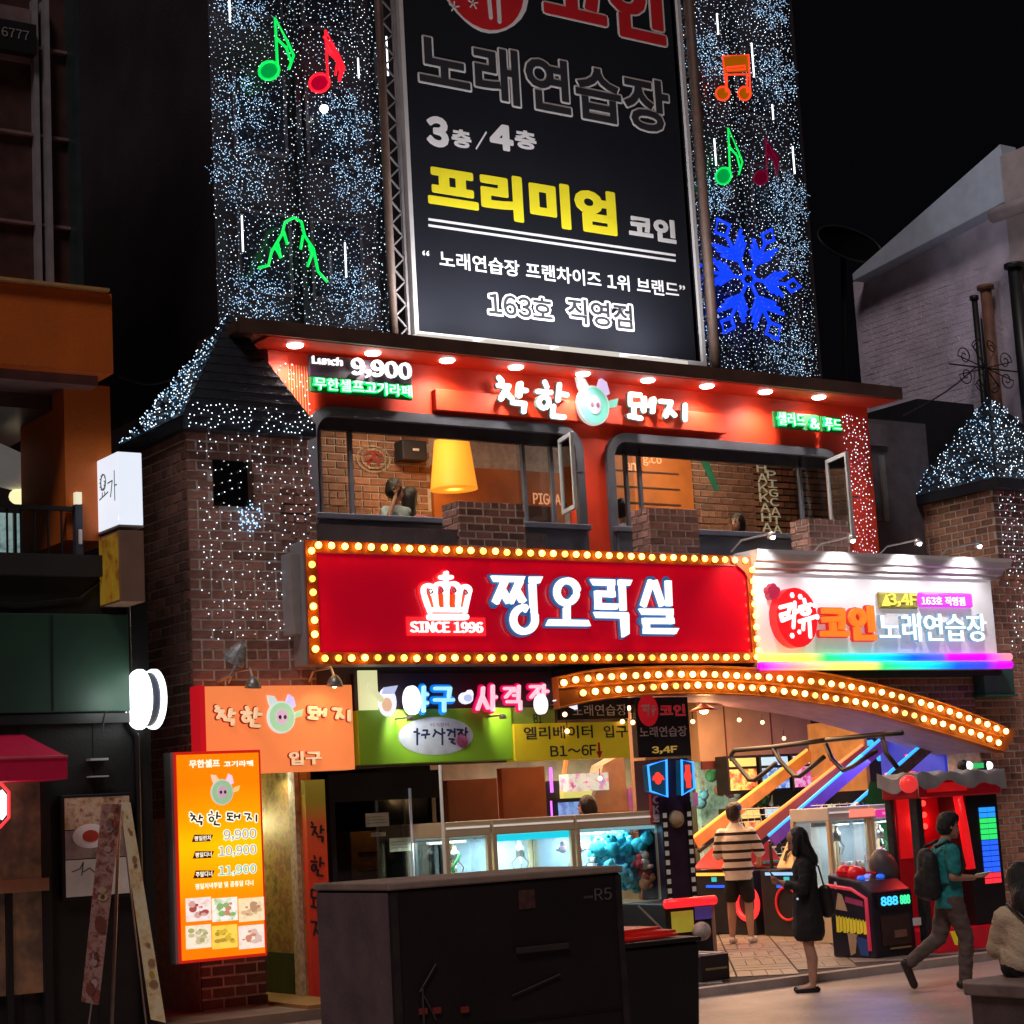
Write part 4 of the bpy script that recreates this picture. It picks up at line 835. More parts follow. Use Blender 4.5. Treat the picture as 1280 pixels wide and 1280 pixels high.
bt('163호', 468, 700, 1006, 1096, wi, 0.09, 0.09); bt('163호', 468, 700, 1006, 1096, bki, 0.018, 0.09, 0.003, YB - 0.005)
bt('직영점', 742, 978, 1028, 1128, wi, 0.09, 0.09); bt('직영점', 742, 978, 1028, 1128, bki, 0.018, 0.09, 0.003, YB - 0.005)
bt('코인', 655, 1085, -160, 70, gi, 0.075, 0.075); bt('코인', 655, 1085, -160, 70, ri, 0.048, 0.075, 0.003, YB - 0.005)
c = FB(455, -70, YB); MB().prism([(x + 0.03 * math.sin(7 * i), z) for i, (x, z) in enumerate(ell(c[0], c[1], 0.66, 0.70, 30))], YB - 0.003, YB - 0.0005).build('red_disc_edge', gi, bb)
MB().prism(ell(c[0], c[1], 0.615, 0.655, 30), YB - 0.006, YB - 0.0035).build('red_disc', ri, bb)
st_ = MB()
for q in (FB(355, 25, YB), FB(420, 12, YB)):
    for t in range(5): a = t * 1.257 + .3; ribbon(st_, [q, (q[0] + .07 * math.cos(a), q[1] + .07 * math.sin(a))], 0.018, YB - 0.0065, 0.002, 'round')
for s in ([(470, -60), (482, 60)], [(505, -60), (512, 75)]): ribbon(st_, [FB(*q, YB) for q in s], 0.06, YB - 0.0065, 0.002, 'round')
st_.build('printed_stars', gi, bb)
# upward floodlights and lattice at the foot and sides of the billboard
for px0, px1, py in ((520, 590, 421), (605, 686, 428), (699, 773, 437), (786, 858, 448)):
    a = W(px0, py, YB - 0.45); b = W(px1, py, YB - 0.45); zz = W(px0, py + 2, YB - 0.48).z
    fl_ = MB().box(a.x, b.x, YB - 0.48, YB - 0.12, zz, zz + 0.07).build('floodlight', E('glowing lamp housing', (0.80, 0.74, 0.66), 0.8), bb, bev=0.01)  # housing glows to look brightly lit; the lens is the lamp
    MB().box(a.x + 0.05, b.x - 0.05, YB - 0.42, YB - 0.18, zz + 0.07, zz + 0.075).build('lens', E('floodlight lens', (1, 0.95, 0.85), 3.0), fl_)
    lamp('AREA', 'floodlight_beam', ((a.x + b.x) / 2, YB - 0.62, zz + 0.10), 42, (0.95, 0.95, 1.0), 0.5, ((a.x + b.x) / 2, YB - 0.2, zz + 4.5), sy=0.2)
tr = M('dull truss steel', (0.30, 0.27, 0.27), 0.5, var=0.2)
for nm_, xa, xb in (('l', W(492, 300, YB).x, W(505, 300, YB).x), ('r', W(868, 400, YB).x + 0.03, W(886, 400, YB).x)):
    t_ = MB().box(xa - 0.05, xa, YB, YB + 0.05, 7.3, 14.5).box(xb, xb + 0.03, YB, YB + 0.05, 7.3, 14.5).build('truss_chord', tr, bb); z = 7.4; k = 0; zg = MB()
    while z < 12.6: zg.bar((xa, YB + 0.025, z), (xb, YB + 0.025, z + 0.14), 0.018) if k % 2 == 0 else zg.bar((xb, YB + 0.025, z), (xa, YB + 0.025, z + 0.14), 0.018); z += 0.14; k += 1
    zg.build('lattice', tr, t_)
MB().tube([(W(487, 300, YB - .1).x, YB - .1, 7.2), (W(487, 300, YB - .1).x, YB - .1, 14)], 0.05, 10).build('mast', M('rusty mast', (0.12, 0.07, 0.05), 0.6, var=0.3), bb, smooth=True)
MB().tube([(W(891, 400, YB - .3).x, YB - .3, 7.2), (W(891, 400, YB - .3).x, YB - .3, 14)], 0.06, 10).build('mast', M('rusty mast'), bb, smooth=True)

# ---- lower signs
YG = YF - 0.1
os_ = thing('entrance_sign', 'salmon restaurant entrance sign with pig emblem above the passage', 'sign', (9.1, YG, 2.9))
sal = M('salmon sign face', (0.85, 0.22, 0.10), 0.5, var=0.06, emit=(1.0, 0.26, 0.07), es=0.72)
x0, x1, z0, z1 = rect(257, 858, 963, 442, YG - 0.1); z0 = W(330, 966, YG - 0.1).z
MB().box(x0, x1, YG - 0.1, YF + 0.015, z0, z1).build('sign_box', sal, os_, bev=0.008)
MB().box(x0 - 0.06, x0 - 0.002, YG - 0.11, YF + 0.015, z0, z1 + 0.01).build('red_side', E('red lit side', (0.8, 0.01, 0.02), 0.5), os_)
F9 = zc(200, 830, 740 / 260); YO = YG - 0.1
cream = M('cream letter', (0.85, 0.62, 0.38), 0.5, emit=(0.95, 0.62, 0.36), es=0.7); redr = M('red letter return', (0.45, 0.03, 0.02), 0.5)
mm4 = lambda ax, bx, ay, by, c0, c1, d0, d1: (lambda x, y: (c0 + (x - ax) / (bx - ax) * (c1 - c0), d0 + (y - ay) / (by - ay) * (d1 - d0)))
def remap(groups, boxes):
    out = []
    for g, bx in zip(groups, boxes):
        xs = [q[0] for s in g for q in s]; ys = [q[1] for s in g for q in s]; f = mm4(min(xs), max(xs), min(ys), max(ys), *bx); out.append([[f(*q) for q in s] for s in g])
    return out
hand(os_, lambda x, y, Y: F9(x, y, Y), YO, 0, 0.032, 0.045, cream, redr, remap(G1, [(195, 258, 152, 215), (288, 352, 155, 222), (525, 582, 155, 195), (612, 668, 160, 200)]), 0.022)
pc = F9(428, 190, YO); pig('x', '', pc[0], pc[1], 0.155, YO, 0.03, 'entry', parent=os_, es=1.15)
a = F9(455, 362, YO); b = F9(568, 308, YO); text('letter', '입구', (a[0], b[0], a[1], b[1]), YO, cream, os_, 0.045, 0.03, split=True); text('letter_edge', '입구', (a[0], b[0], a[1], b[1]), YO, redr, os_, 0.03, 0.06, 0.03)
def gooseneck(px, py, lab, es=0.0, pw=0, Yl=YO - 0.35):
    p = W(px, py, Yl); g = thing('gooseneck_lamp', lab, 'lamp', (p.x, YF, p.z)); MB().tube([(p.x, YF, p.z + 0.02), (p.x, YF - 0.1, p.z + 0.12), (p.x + 0.02, Yl + 0.1, p.z + 0.12), (p.x, Yl, p.z)], 0.014, 6).build('arm', steel, g)
    MB().lathe((p.x, Yl, p.z - 0.08), [(0.085, 0.0), (0.07, 0.06), (0.03, 0.11), (0.0, 0.12)], 14, (0, -0.15, 1)).build('shade', M('dull aluminium', (0.4, 0.38, 0.36), 0.4, metal=0.6), g, smooth=True)
    if pw: MB().sph((p.x, Yl, p.z - 0.07), 0.03, 8, 6).build('lamp_bulb', E('warm lamp bulb', (1, 0.7, 0.3), 8), g); lamp('SPOT', 'gooseneck_beam', (p.x, Yl, p.z - 0.1), pw, (1, 0.72, 0.32), 0.04, (p.x, YO + 0.05, p.z - 0.6), 120, 0.8)
gooseneck(316, 850, 'dull gooseneck lamp over the left half of the salmon entrance sign'); gooseneck(418, 848, 'lit gooseneck lamp over the right half of the salmon entrance sign', 1, 9)
# ornate bracket lamp on the turret
bl_ = thing('caged_lamp', 'unlit grey caged wall lamp on the left brick turret above the salmon sign', 'lamp', (8.7, YF, 3.5))
p = W(296, 818, YF - 0.25); MB().tube([(p.x - .1, YF, p.z - .25), (p.x - .05, YF - .2, p.z - .2), (p.x, YF - .25, p.z - .08)], 0.02, 8).build('arm', M('dull aluminium'), bl_)
MB().lathe((p.x, YF - .25, p.z), [(0.11, -0.1), (0.12, -0.05), (0.09, 0.04), (0.05, 0.11), (0.02, 0.14)], 12, (0.35, -0.3, 0.8)).build('cage', M('grey lamp glass', (0.35, 0.37, 0.36), 0.25, var=0.6, scale=30), bl_, smooth=False)

# green baseball sign
gs2 = thing('green_sign', 'lime green sign board with pale oval and dark Korean script', 'sign', (10.7, YG, 2.7))
x0, x1, z0, z1 = rect(447, 888, 957, 640, YG); lime = M('lime green board', (0.26, 0.52, 0.03), 0.5, var=0.12, scale=2)
MB().box(x0, x1, YG - 0.02, YF + 0.04, z0, z1).build('board', lime, gs2, bev=0.01)
MB().box(x1, W(697, 900, YG).x, YG + 0.05, YF + 0.04, z1 - 0.20, z1 + .0).build('board_extension', M('olive green board', (0.20, 0.30, 0.03), 0.5), gs2)
text('lettering', 'B1', rect(667, 893, 904, 677, YG + .05), YG + 0.048, bki, gs2, 0.004, 0.0)
F5 = zc(400, 840, 4.0); YL2 = YG - 0.02
c = F5(580, 320, YL2); a = F5(390, 320, YL2); b = F5(580, 225, YL2)
MB().prism(ell(c[0], c[1], c[0] - a[0], b[1] - c[1], 36), YL2 - 0.004, YL2).build('oval', M('pale grey oval', (0.50, 0.52, 0.62), 0.5), gs2)
sc = MB(); ib = M('navy ink', (0.01, 0.015, 0.08), 0.5)
for s in ([(470, 300), (478, 300)], [(485, 285), (485, 362)], [(485, 308), (495, 308)], [(515, 292), (535, 292), (533, 308)], [(508, 315), (545, 312)], [(526, 315), (526, 330)], [(572, 290), (578, 298), (565, 322)], [(578, 298), (605, 312)], [(610, 285), (611, 362)], [(610, 305), (622, 305)], [(635, 290), (655, 292), (640, 318)], [(672, 285), (672, 322)], [(660, 300), (672, 300)], [(645, 335), (668, 337), (655, 350), (672, 360)], [(685, 288), (712, 290), (690, 312)], [(702, 300), (715, 315)], [(728, 280), (725, 318)], [(727, 300), (735, 300)]):
    ribbon(sc, [F5(*q, YL2) for q in s], 0.022, YL2 - 0.004, 0.003, 'round')
sc.build('lettering', ib, gs2); pk = MB(); q = F5(708, 345, YL2)
for r_ in (0.065, 0.045, 0.022): ribbon(pk, ell(q[0], q[1], r_, r_, 14) + [ell(q[0], q[1], r_, r_, 14)[0]], 0.010, YL2 - 0.004, 0.003, 'round')
pk.build('pink_target', M('pink ink', (0.6, 0.12, 0.3), 0.5), gs2)
text('lettering', '타격장비', (F5(540, 0, YL2)[0], F5(628, 0, YL2)[0], F5(540, 275, YL2)[1], F5(540, 256, YL2)[1]), YL2 - 0.004, M('mauve ink', (0.3, 0.12, 0.3), 0.5), gs2, 0.003, 0.0)
lamp('SPOT', 'green_sign_beam', (W(512, 900, YG - .3).x, YG - 0.30, z1 + 0.0), 22, (0.95, 1, 0.85), 0.04, (W(512, 900, YG).x, YG, z1 - 0.25), 110, 0.7)
lamp('SPOT', 'green_sign_beam', (W(628, 890, YG - .3).x, YG - 0.3, z1 + 0.0), 13, (1, 0.95, 0.6), 0.04, (W(630, 890, YG).x, YG, z1 - 0.2), 90, 0.8)
for px, py in ((512, 893), (628, 888)):
    p = W(px, py, YG - 0.32); g = thing('sign_spotlight', 'small spotlight washing the %s of the lime green board' % ('pale oval' if px < 600 else 'right end'), 'lamp', (p.x, YG - 0.3, p.z + .06))
    MB().lathe((p.x, YG - 0.32, z1 - 0.14), [(0.04, 0), (0.036, 0.03), (0.015, 0.05)], 10).build('housing', steel, g, smooth=True); MB().tube([(p.x, YG - 0.32, z1 - 0.10), (p.x, YG - .01, z1 - 0.10)], 0.01, 6).build('arm', steel, g)
# neon channel letters over the lime board
YN = YG - 0.12
nn = thing('neon_letter_sign', 'blue and red neon Korean letters with bat and cap figures above the lime board', 'sign', (10.9, YN, 3.1))
FN = zc(440, 840, 1280 / 290)
blueH = E('blue neon halo', (0.0, 0.22, 0.85), 0.75); paleB = E('pale blue letter', (0.40, 0.82, 1.0), 1.0); redH = E('crimson neon halo', (0.75, 0.0, 0.10), 0.75); paleP = E('pale pink letter', (1.0, 0.55, 0.66), 1.0); whiteN = E('white neon disc', (1.0, 0.97, 0.98), 1.15)
def neon(groups, core, halo, w=0.036, wh=0.085):
    m = MB(); h = MB()
    for s in groups:
        P = [FN(*q, YN) for q in s]; ribbon(m, P, w, YN, 0.05, 'round'); ribbon(h, P, wh, YN + 0.02, 0.03, 'round')
    o = m.build('letter', core, nn); h.build('halo', halo, o)
neon([[(388, 85), (386, 215)], [(388, 125), (405, 125)], [(388, 172), (405, 172)]], paleB, blueH)
neon([[(452, 92), (532, 92), (526, 135)], [(450, 155), (548, 155)], [(500, 158), (500, 215)]], paleB, blueH)
neon([[(715, 90), (712, 130), (685, 205)], [(714, 140), (742, 200)], [(768, 80), (768, 210)], [(768, 140), (785, 140)]], paleP, redH)
neon([[(835, 92), (885, 92), (840, 140)], [(912, 80), (910, 150)], [(885, 105), (910, 105)], [(885, 130), (910, 130)], [(850, 165), (920, 165), (920, 205)]], paleP, redH, 0.032, 0.075)
neon([[(978, 82), (1030, 82), (980, 140)], [(1010, 110), (1035, 138)], [(1050, 75), (1048, 150)], [(1048, 108), (1070, 108)]], paleP, redH, 0.032, 0.075)
c = FN(322, 157, YN); MB().prism(ell(c[0], c[1], 0.10, 0.155, 24), YN - 0.06, YN).build('white_ball', whiteN, nn)
c = FN(1032, 180, YN); MB().prism(ell(c[0], c[1], 0.075, 0.11, 20), YN - 0.07, YN).build('white_ball', whiteN, nn)
lav = E('lit lavender shape', (0.55, 0.62, 0.95), 0.8); skin_e = E('lit peach shape', (1.0, 0.62, 0.4), 0.7); yel = E('lit cream bat', (0.85, 0.85, 0.5), 0.75)
bat = MB(); ribbon(bat, [FN(85, 80, YN), FN(150, 155, YN)], 0.055, YN - 0.03, 0.03, 'round'); bat.build('bat', yel, nn)
q = FN(190, 155, YN)
MB().prism(ell(q[0], q[1] - 0.02, 0.105, 0.155, 20), YN - 0.03, YN).build('figure_outline', E('lit white outline', (0.85, 0.88, 1.0), 1.0), nn)
MB().prism(ell(q[0] - .02, q[1] - 0.05, 0.06, 0.075, 16), YN - 0.045, YN - 0.031).build('mitt', skin_e, nn)
MB().prism([(q[0] - .08, q[1] + .06), (q[0] - .05, q[1] + .13), (q[0] + .03, q[1] + .14), (q[0] + .12, q[1] + .15), (q[0] + .07, q[1] + .06)], YN - 0.05, YN - 0.032).build('cap', lav, nn)
q = FN(1180, 130, YN); MB().prism([(q[0] - .19, q[1] - .06), (q[0] - .05, q[1] + .08), (q[0] + .02, q[1] + .17), (q[0] + .09, q[1] + .10), (q[0] + .11, q[1] - .16), (q[0] - .04, q[1] - .10)], YN - 0.06, YN).build('figure_outline', E('lit white outline'), nn)
MB().prism([(q[0] - .10, q[1] - .04), (q[0] - .01, q[1] + .10), (q[0] + .05, q[1] + .09), (q[0] + .06, q[1] - .08)], YN - 0.07, YN - 0.061).build('cap', lav, nn)
q = FN(622, 145, YN); MB().prism(ell(q[0], q[1], 0.085, 0.065, 12), YN - 0.04, YN).prism(ell(q[0] + .05, q[1] + .04, 0.04, 0.05, 10), YN - 0.042, YN).build('glove_outline', E('lit white outline'), nn)
MB().prism(ell(q[0] + .01, q[1], 0.055, 0.04, 12), YN - 0.05, YN - 0.043).build('glove', lav, nn)
MB().box(F5(185, 0, YG)[0], F5(1180, 0, YG)[0], YF - 0.02, YF + 0.045, z1 + 0.01, 3.40).build('letter_backing', M('dark plum band', (0.04, 0.015, 0.03), 0.5), nn)
a = F5(212, 190, YG); MB().box(a[0], a[0] + 0.22, YF - 0.06, YF - 0.021, a[1], a[1] + 0.42).build('lit_box', E('pale yellow panel', (0.85, 0.85, 0.45), 0.7), nn)
# yellow elevator sign
ys = thing('elevator_sign', 'yellow elevator entrance sign reading B1~6F with a red arrow', 'sign', (12.5, YG, 2.6))
F66 = zc(640, 840, 4.0); YY = YG - 0.05; yb1 = M('dirty yellow board', (0.58, 0.42, 0.015), 0.5, var=0.08, emit=(0.6, 0.42, 0.01), es=0.18)
x0, x1, z0, z1 = rect(643, 905, 952, 787, YY); MB().box(x0, x1, YY, YF + 0.03, z0, z1).build('board', yb1, ys, bev=0.008)
ye = lambda s, xa, xb, ya, yb, mat=bki, off=0.015: text('lettering', s, (F66(xa, 0, YY)[0], F66(xb, 0, YY)[0], F66(xa, yb, YY)[1], F66(xa, ya, YY)[1]), YY, mat, ys, 0.004, off)
ye('엘리베이터', 42, 385, 275, 340); ye('입구', 440, 558, 268, 330); ye('B1~6F', 168, 398, 370, 425)
a = F66(438, 432, YY); MB().prism([(a[0], a[1]), (a[0] + .045, a[1] + .08), (a[0] + .015, a[1] + .08), (a[0] + .015, a[1] + .18), (a[0] - .015, a[1] + .18), (a[0] - .015, a[1] + .08), (a[0] - .045, a[1] + .08)], YY - 0.004, YY - .0005).build('arrow', M('red ink', (0.6, 0.01, 0.01), 0.5), ys)
# black karaoke signs behind it
ks = thing('karaoke_strip_sign', 'black karaoke strip sign half hidden above the yellow elevator sign', 'sign', (12.9, YF, 3.1))
x0, x1, z0, z1 = rect(700, 876, 900, 785, YF - .02); MB().box(x0, x1, YF - .02, YF + .04, z0, z1 + .03).build('board', bki, ks)
a = F66(305, 222, YF - .02); b = F66(570, 160, YF - .02); text('lettering', '노래연습장', (a[0], b[0], a[1], b[1]), YF - .02, wi, ks, 0.004, 0.0)
kv = thing('karaoke_panel_sign', 'black karaoke panel sign with red logo and 3,4F, right of the yellow sign', 'sign', (14.0, YF, 2.8))
YV = YF - 0.06; x0, x1, z0, z1 = rect(796, 872, 947, 862, YV); MB().box(x0, x1, YV, YF + .04, z0, z1).build('board', bki, kv, bev=.006)
a = F66(640, 328, YV); b = F66(872, 268, YV); text('lettering', '노래연습장', (a[0], b[0], a[1], b[1]), YV, wi, kv, 0.004, 0.012)
a = F66(700, 412, YV); b = F66(825, 368, YV); text('lettering', '3,4F', (a[0], b[0], a[1], b[1]), YV, M('amber print', (0.75, 0.5, 0.12), 0.5, emit=(0.8, .5, .1), es=.3), kv, 0.004, 0.035)
c = F66(680, 192, YV); redp = M('red print lit', (0.6, 0.01, 0.02), 0.5, emit=(0.6, 0.01, 0.02), es=0.35)
MB().prism(ell(c[0], c[1], 0.15, 0.185, 20), YV - 0.004, YV - .0005).build('red_disc', redp, kv)
b2 = MB()
for s in ([(650, 170), (672, 168), (655, 190), (670, 192)], [(682, 165), (680, 215)], [(700, 172), (712, 172)], [(695, 188), (716, 186)], [(705, 195), (705, 215)]): ribbon(b2, [F66(*q, YV) for q in s], 0.022, YV - .0045, 0.002, 'round')
b2.build('lettering', wi, kv); a = F66(740, 222, YV); b = F66(865, 160, YV); text('lettering', '코인', (a[0], b[0], a[1], b[1]), YV, wi, kv, 0.002, 0.05, 0.05); text('lettering', '코인', (a[0], b[0], a[1], b[1]), YV - .003, redp, kv, 0.002, 0.022, 0.05)

# ---- tall orange menu lightbox
YM = YF - 0.55
mn = thing('menu_lightbox', 'tall glowing orange menu lightbox with prices and six food photos', 'sign', (8.2, YM, 1.5))
x0, x1, z0, z1 = rect(222, 940, 1205, 331, YM); z0 = W(228, 1205, YM).z
MB().box(x0 - .0, x1, YM + 0.012, YM + 0.2, z0, z1).build('casing', E('red lit casing', (0.75, 0.02, 0.01), 0.55), mn, bev=.01)
MB().box(x0 - .03, x0 - .001, YM + .04, YM + .2, z0, z1).build('grey_side', greyS, mn)
MB().box(x0 + .02, x1 - .03, YM, YM + .011, z0 + .03, z1 - .03).build('lit_face', ramp_mat('lit orange film', [(0.22, (1.0, 0.20, 0.0)), (0.42, (1.0, 0.40, 0.0)), (0.55, (1.0, 0.55, 0.0)), (0.68, (1.0, 0.36, 0.0)), (0.85, (0.98, 0.22, 0.0))], 'Z', emit=0.95), mn)
FM = zc(220, 930, 571 / 125); wm2 = E('glowing white print', (1.0, 0.9, 0.72), 1.1); hal = E('pale halo print', (0.85, 0.95, 0.75), 1.0); dk = M('dark olive print', (0.10, 0.09, 0.05), 0.6)
mt = lambda s, xa, xb, ya, yb, mat, off=.02, bo=None, yy=YM, d=.003: text('lettering', s, (FM(xa, (ya + yb) / 2, YM)[0], FM(xb, (ya + yb) / 2, YM)[0], FM(xa, yb, YM)[1], FM(xa, ya, YM)[1]), yy, mat, mn, d, off, bo)
mt('무한셀프', 75, 250, 92, 138, wm2, .03); mt('고기라페', 272, 440, 98, 132, wm2, .03)
pcm = FM(262, 275, YM); pig('x', '', pcm[0], pcm[1], 0.12, YM, 0.004, 'menu', parent=mn, es=.9)
hg = remap(G1, [(82, 148, 395, 460), (185, 250, 385, 462), (292, 362, 395, 435), (392, 458, 398, 440)])
hand(mn, lambda x, y, Y: FM(x, y, Y), YM - .003, 0, 0.016, 0.004, dk, None, hg)
hb = MB()
for g in hg:
    for s in g: ribbon(hb, [FM(*q, YM) for q in s], 0.040, YM - .0005, 0.002, 'round')
hb.build('pale_outline', wm2, mn)
for s, y0_, y1_ in (('9,900', 488, 560), ('10,900', 582, 652), ('11,900', 695, 762)):
    xa = 268 if s[0] == '9' else 240
    mt(s, xa, 462, y0_, y1_, hal, .07, .07); mt(s, xa, 462, y0_, y1_, M('mauve print', (0.45, 0.35, 0.5), .6, emit=(.6, .45, .65), es=.5) if s[:2] != '11' else M('aqua print', (.2, .5, .5), .6, emit=(.25, .65, .65), es=.5), .0, .07, YM - .0035, .002)
for s, xa, y0_, y1_ in (('평일런치', 90, 518, 560), ('평일디너', 95, 612, 655), ('주말디너', 98, 722, 768)):
    P = [FM(xa, y1_, YM), FM(xa + 105, y1_ - 5, YM), FM(xa + 122, y0_, YM), FM(xa + 14, y0_, YM)]; MB().prism(P, YM - .003, YM - .0005).build('label_strip', M('maroon print', (.25, .03, .01), .6), mn); mt(s, xa + 14, xa + 108, y0_ + 8, y1_ - 6, wm2, .02, None, YM - .0032, .002)
mt('평일저녁주말 및 공휴일 디너', 110, 442, 798, 832, wm2, .02)
fcols = [((.8, .45, .4), (.95, .85, .8), (.5, .1, .1)), ((.35, .55, .2), (.95, .95, .85), (.7, .3, .2)), ((.85, .55, .3), (.95, .8, .5), (.6, .35, .2)), ((.75, .6, .4), (.95, .85, .65), (.5, .5, .2)), ((.85, .55, .05), (.95, .7, .1), (.6, .35, .05)), ((.85, .6, .5), (.95, .85, .75), (.75, .3, .2))]
for i in range(6):
    cx, cy = (58, 208, 360)[i % 3], (872, 1028)[i // 3]; a = FM(cx, cy + 145, YM); b = FM(cx + 140, cy, YM); cc = fcols[i]
    MB().box(a[0], b[0], YM - .004, YM - .0005, a[1], b[1]).build('food_photo', ramp_mat('food %d' % i, [(.3, cc[0]), (.5, cc[1]), (.7, cc[1])], 'N', .85, nscale=14), mn)
    random.seed(40 + i); fd = [MB(), MB()]
    for k in range(16): w_, h_ = b[0] - a[0], b[1] - a[1]; r_ = random.uniform(.06, .16) * w_; fd[k % 2].prism(ell(a[0] + random.uniform(.18, .82) * w_, a[1] + random.uniform(.25, .8) * h_, r_, r_ * random.uniform(.4, .9), 9), YM - .0045 - .0002 * k, YM - .0041)
    for k in (0, 1): fd[k].build('printed_food', E('food bit %d %d' % (i, k), cc[2] if k else cc[0], .75), mn, kind='stuff')
lamp('AREA', 'menu_glow', ((x0 + x1) / 2, YM - .04, (z0 + z1) / 2), 9, (1, .4, .1), .5, ((x0 + x1) / 2, YM - 3, (z0 + z1) / 2), sy=1.5)

# ---- blade signs of the left building
b1 = thing('blade_lightbox', 'white lit box sign with thin handwritten Korean, sticking out of the left building', 'sign', (7.0, 16.9, 5.2))
xb0 = W(147, 600, 16.5).x; xb1 = W(178, 600, 16.5).x; zt = W(160, 565, 16.5).z; zb = W(160, 656, 16.5).z
wb = E('white acrylic box', (0.80, 0.86, 0.97), 0.92)
MB().box(xb0, xb1, 16.5, 17.0, zb, zt).build('box', wb, b1, bev=.01)
MB().box(xb0 - .0, xb1, 16.49, 17.0, zb - .02, zb - .001).build('base_trim', greyS, b1)
fr = (Vector((xb0 - .001, 17.0, zb)), Vector((0, -1, 0)), Vector((0, 0, 1)), Vector((-1, 0, 0))); hh = zt - zb
hnd = MB()
for s in (ell(.16, hh * .66, .06, .075, 12) + [(.22, hh * .66)], [(.13, hh * .52), (.13, hh * .47)], [(.19, hh * .52), (.19, hh * .47)], [(.06, hh * .44), (.27, hh * .50)], [(.27, hh * .62), (.38, hh * .63), (.33, hh * .42)], [(.43, hh * .75), (.43, hh * .35)], [(.43, hh * .55), (.48, hh * .55)]): ribbon(hnd, s, .012, 0, .003, 'round', fr=fr)
hnd.build('lettering', M('grey ink', (.25, .3, .3), .6), b1)
lamp('AREA', 'blade_sign_glow', ((xb0 + xb1) / 2, 16.46, (zb + zt) / 2), 2.2, (.85, .9, 1), .3, (xb0, 10, 4), sy=.6)
b2_ = thing('unlit_blade_box', 'unlit yellow and brown box sign hanging under the white lit box', 'sign', (7.0, 16.9, 4.5))
zb2 = W(160, 752, 16.5).z; x_ = xb0 + .0
MB().box(x_, xb1, 16.5, 17.0, zb2, zb - .05).build('box', M('brown board', (.28, .17, .12), .6, var=.15), b2_, bev=.008)
MB().box(x_ - .004, x_ - .0005, 16.52, 16.98, zb2 + .02, zb - .07).build('yellow_face', ramp_mat('yellow film', [(.35, (.25, .08, .02)), (.48, (.55, .3, .02)), (.6, (.6, .38, .03))], 'N', .12, nscale=4), b2_)
rl = thing('round_lightbox', 'bright white round double disc sign on the left building by the turret', 'sign', (7.2, 17.2, 3.1))
p = W(190, 874, 16.75); re = E('white disc light', (.93, 1.0, .97), 2.6); 
for dx in (0.0, 0.14): MB().lathe((p.x - .16 + dx, 16.75, p.z), [(0.0, 0), (.27, 0), (.28, .02), (.28, .05), (.0, .05)], 32, (1, 0, 0)).build('disc', re, rl, smooth=False)
MB().lathe((p.x - .11, 16.75, p.z), [(0.0, 0), (.25, 0), (.25, .09), (.0, .09)], 32, (1, 0, 0)).build('rim', M('slate grey rim', (.12, .14, .2), .4), rl)
MB().tube([(p.x - .05, 16.95, p.z), (p.x - .05, 17.15, p.z)], .02, 8).build('bracket', blackm, rl)
lamp('POINT', 'round_sign_glow', (p.x - .35, 16.6, p.z), 4, (.9, 1, .95), .15)
MB().tube([(p.x - .2, 16.98, p.z - .05), (p.x - .4, 16.9, p.z - .1), (p.x - .45, 16.88, p.z - .3)], .008, 5).build('cable', blackm, rl)
MB().tube([(p.x - .05, 16.98, p.z - .3), (p.x - .05, 16.98, p.z - 1.3)], .008, 5).build('cable', M('thin pale bracket'), rl)

# ---- crimson awning and red window neon of the left shop
aw = thing('awning', 'crimson fabric awning over the far left shop window', 'awning', (6, 16.8, 2.5))
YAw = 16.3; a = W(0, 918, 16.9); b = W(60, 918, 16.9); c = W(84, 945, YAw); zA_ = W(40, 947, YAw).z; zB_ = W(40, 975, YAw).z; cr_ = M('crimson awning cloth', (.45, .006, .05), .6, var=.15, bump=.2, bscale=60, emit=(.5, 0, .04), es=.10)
xr = c.x
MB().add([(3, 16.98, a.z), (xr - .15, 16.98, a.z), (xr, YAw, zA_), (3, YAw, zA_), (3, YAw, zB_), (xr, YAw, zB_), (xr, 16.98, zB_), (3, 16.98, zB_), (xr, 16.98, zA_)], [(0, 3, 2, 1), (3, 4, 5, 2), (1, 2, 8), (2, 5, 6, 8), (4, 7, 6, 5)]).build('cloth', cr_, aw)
MB().tube([(3, YAw - .004, zA_), (xr, YAw - .004, zA_)], .014, 6).build('piping', M('pink piping', (.7, .1, .15), .5), aw)
nw = thing('window_neon', 'red outlined white neon letter in the far left shop window', 'neon sign', (5.5, 16.6, 2)); q = [W(x, y, 16.8) for x, y in ((-6, 978), (0, 978), (11, 990), (11, 1022), (0, 1034), (-8, 1034))]
MB().tube([tuple(v) for v in q], .014, 8).build('outline', E('red neon', (1, .03, .04), 1.6), nw, smooth=True); q = [W(x, y, 16.8) for x, y in ((0, 990), (4, 994), (4, 1018), (0, 1022))]
MB().tube([tuple(v) for v in q], .03, 8).build('core', E('white neon', (.9, .95, 1), 2.0), nw, smooth=True)
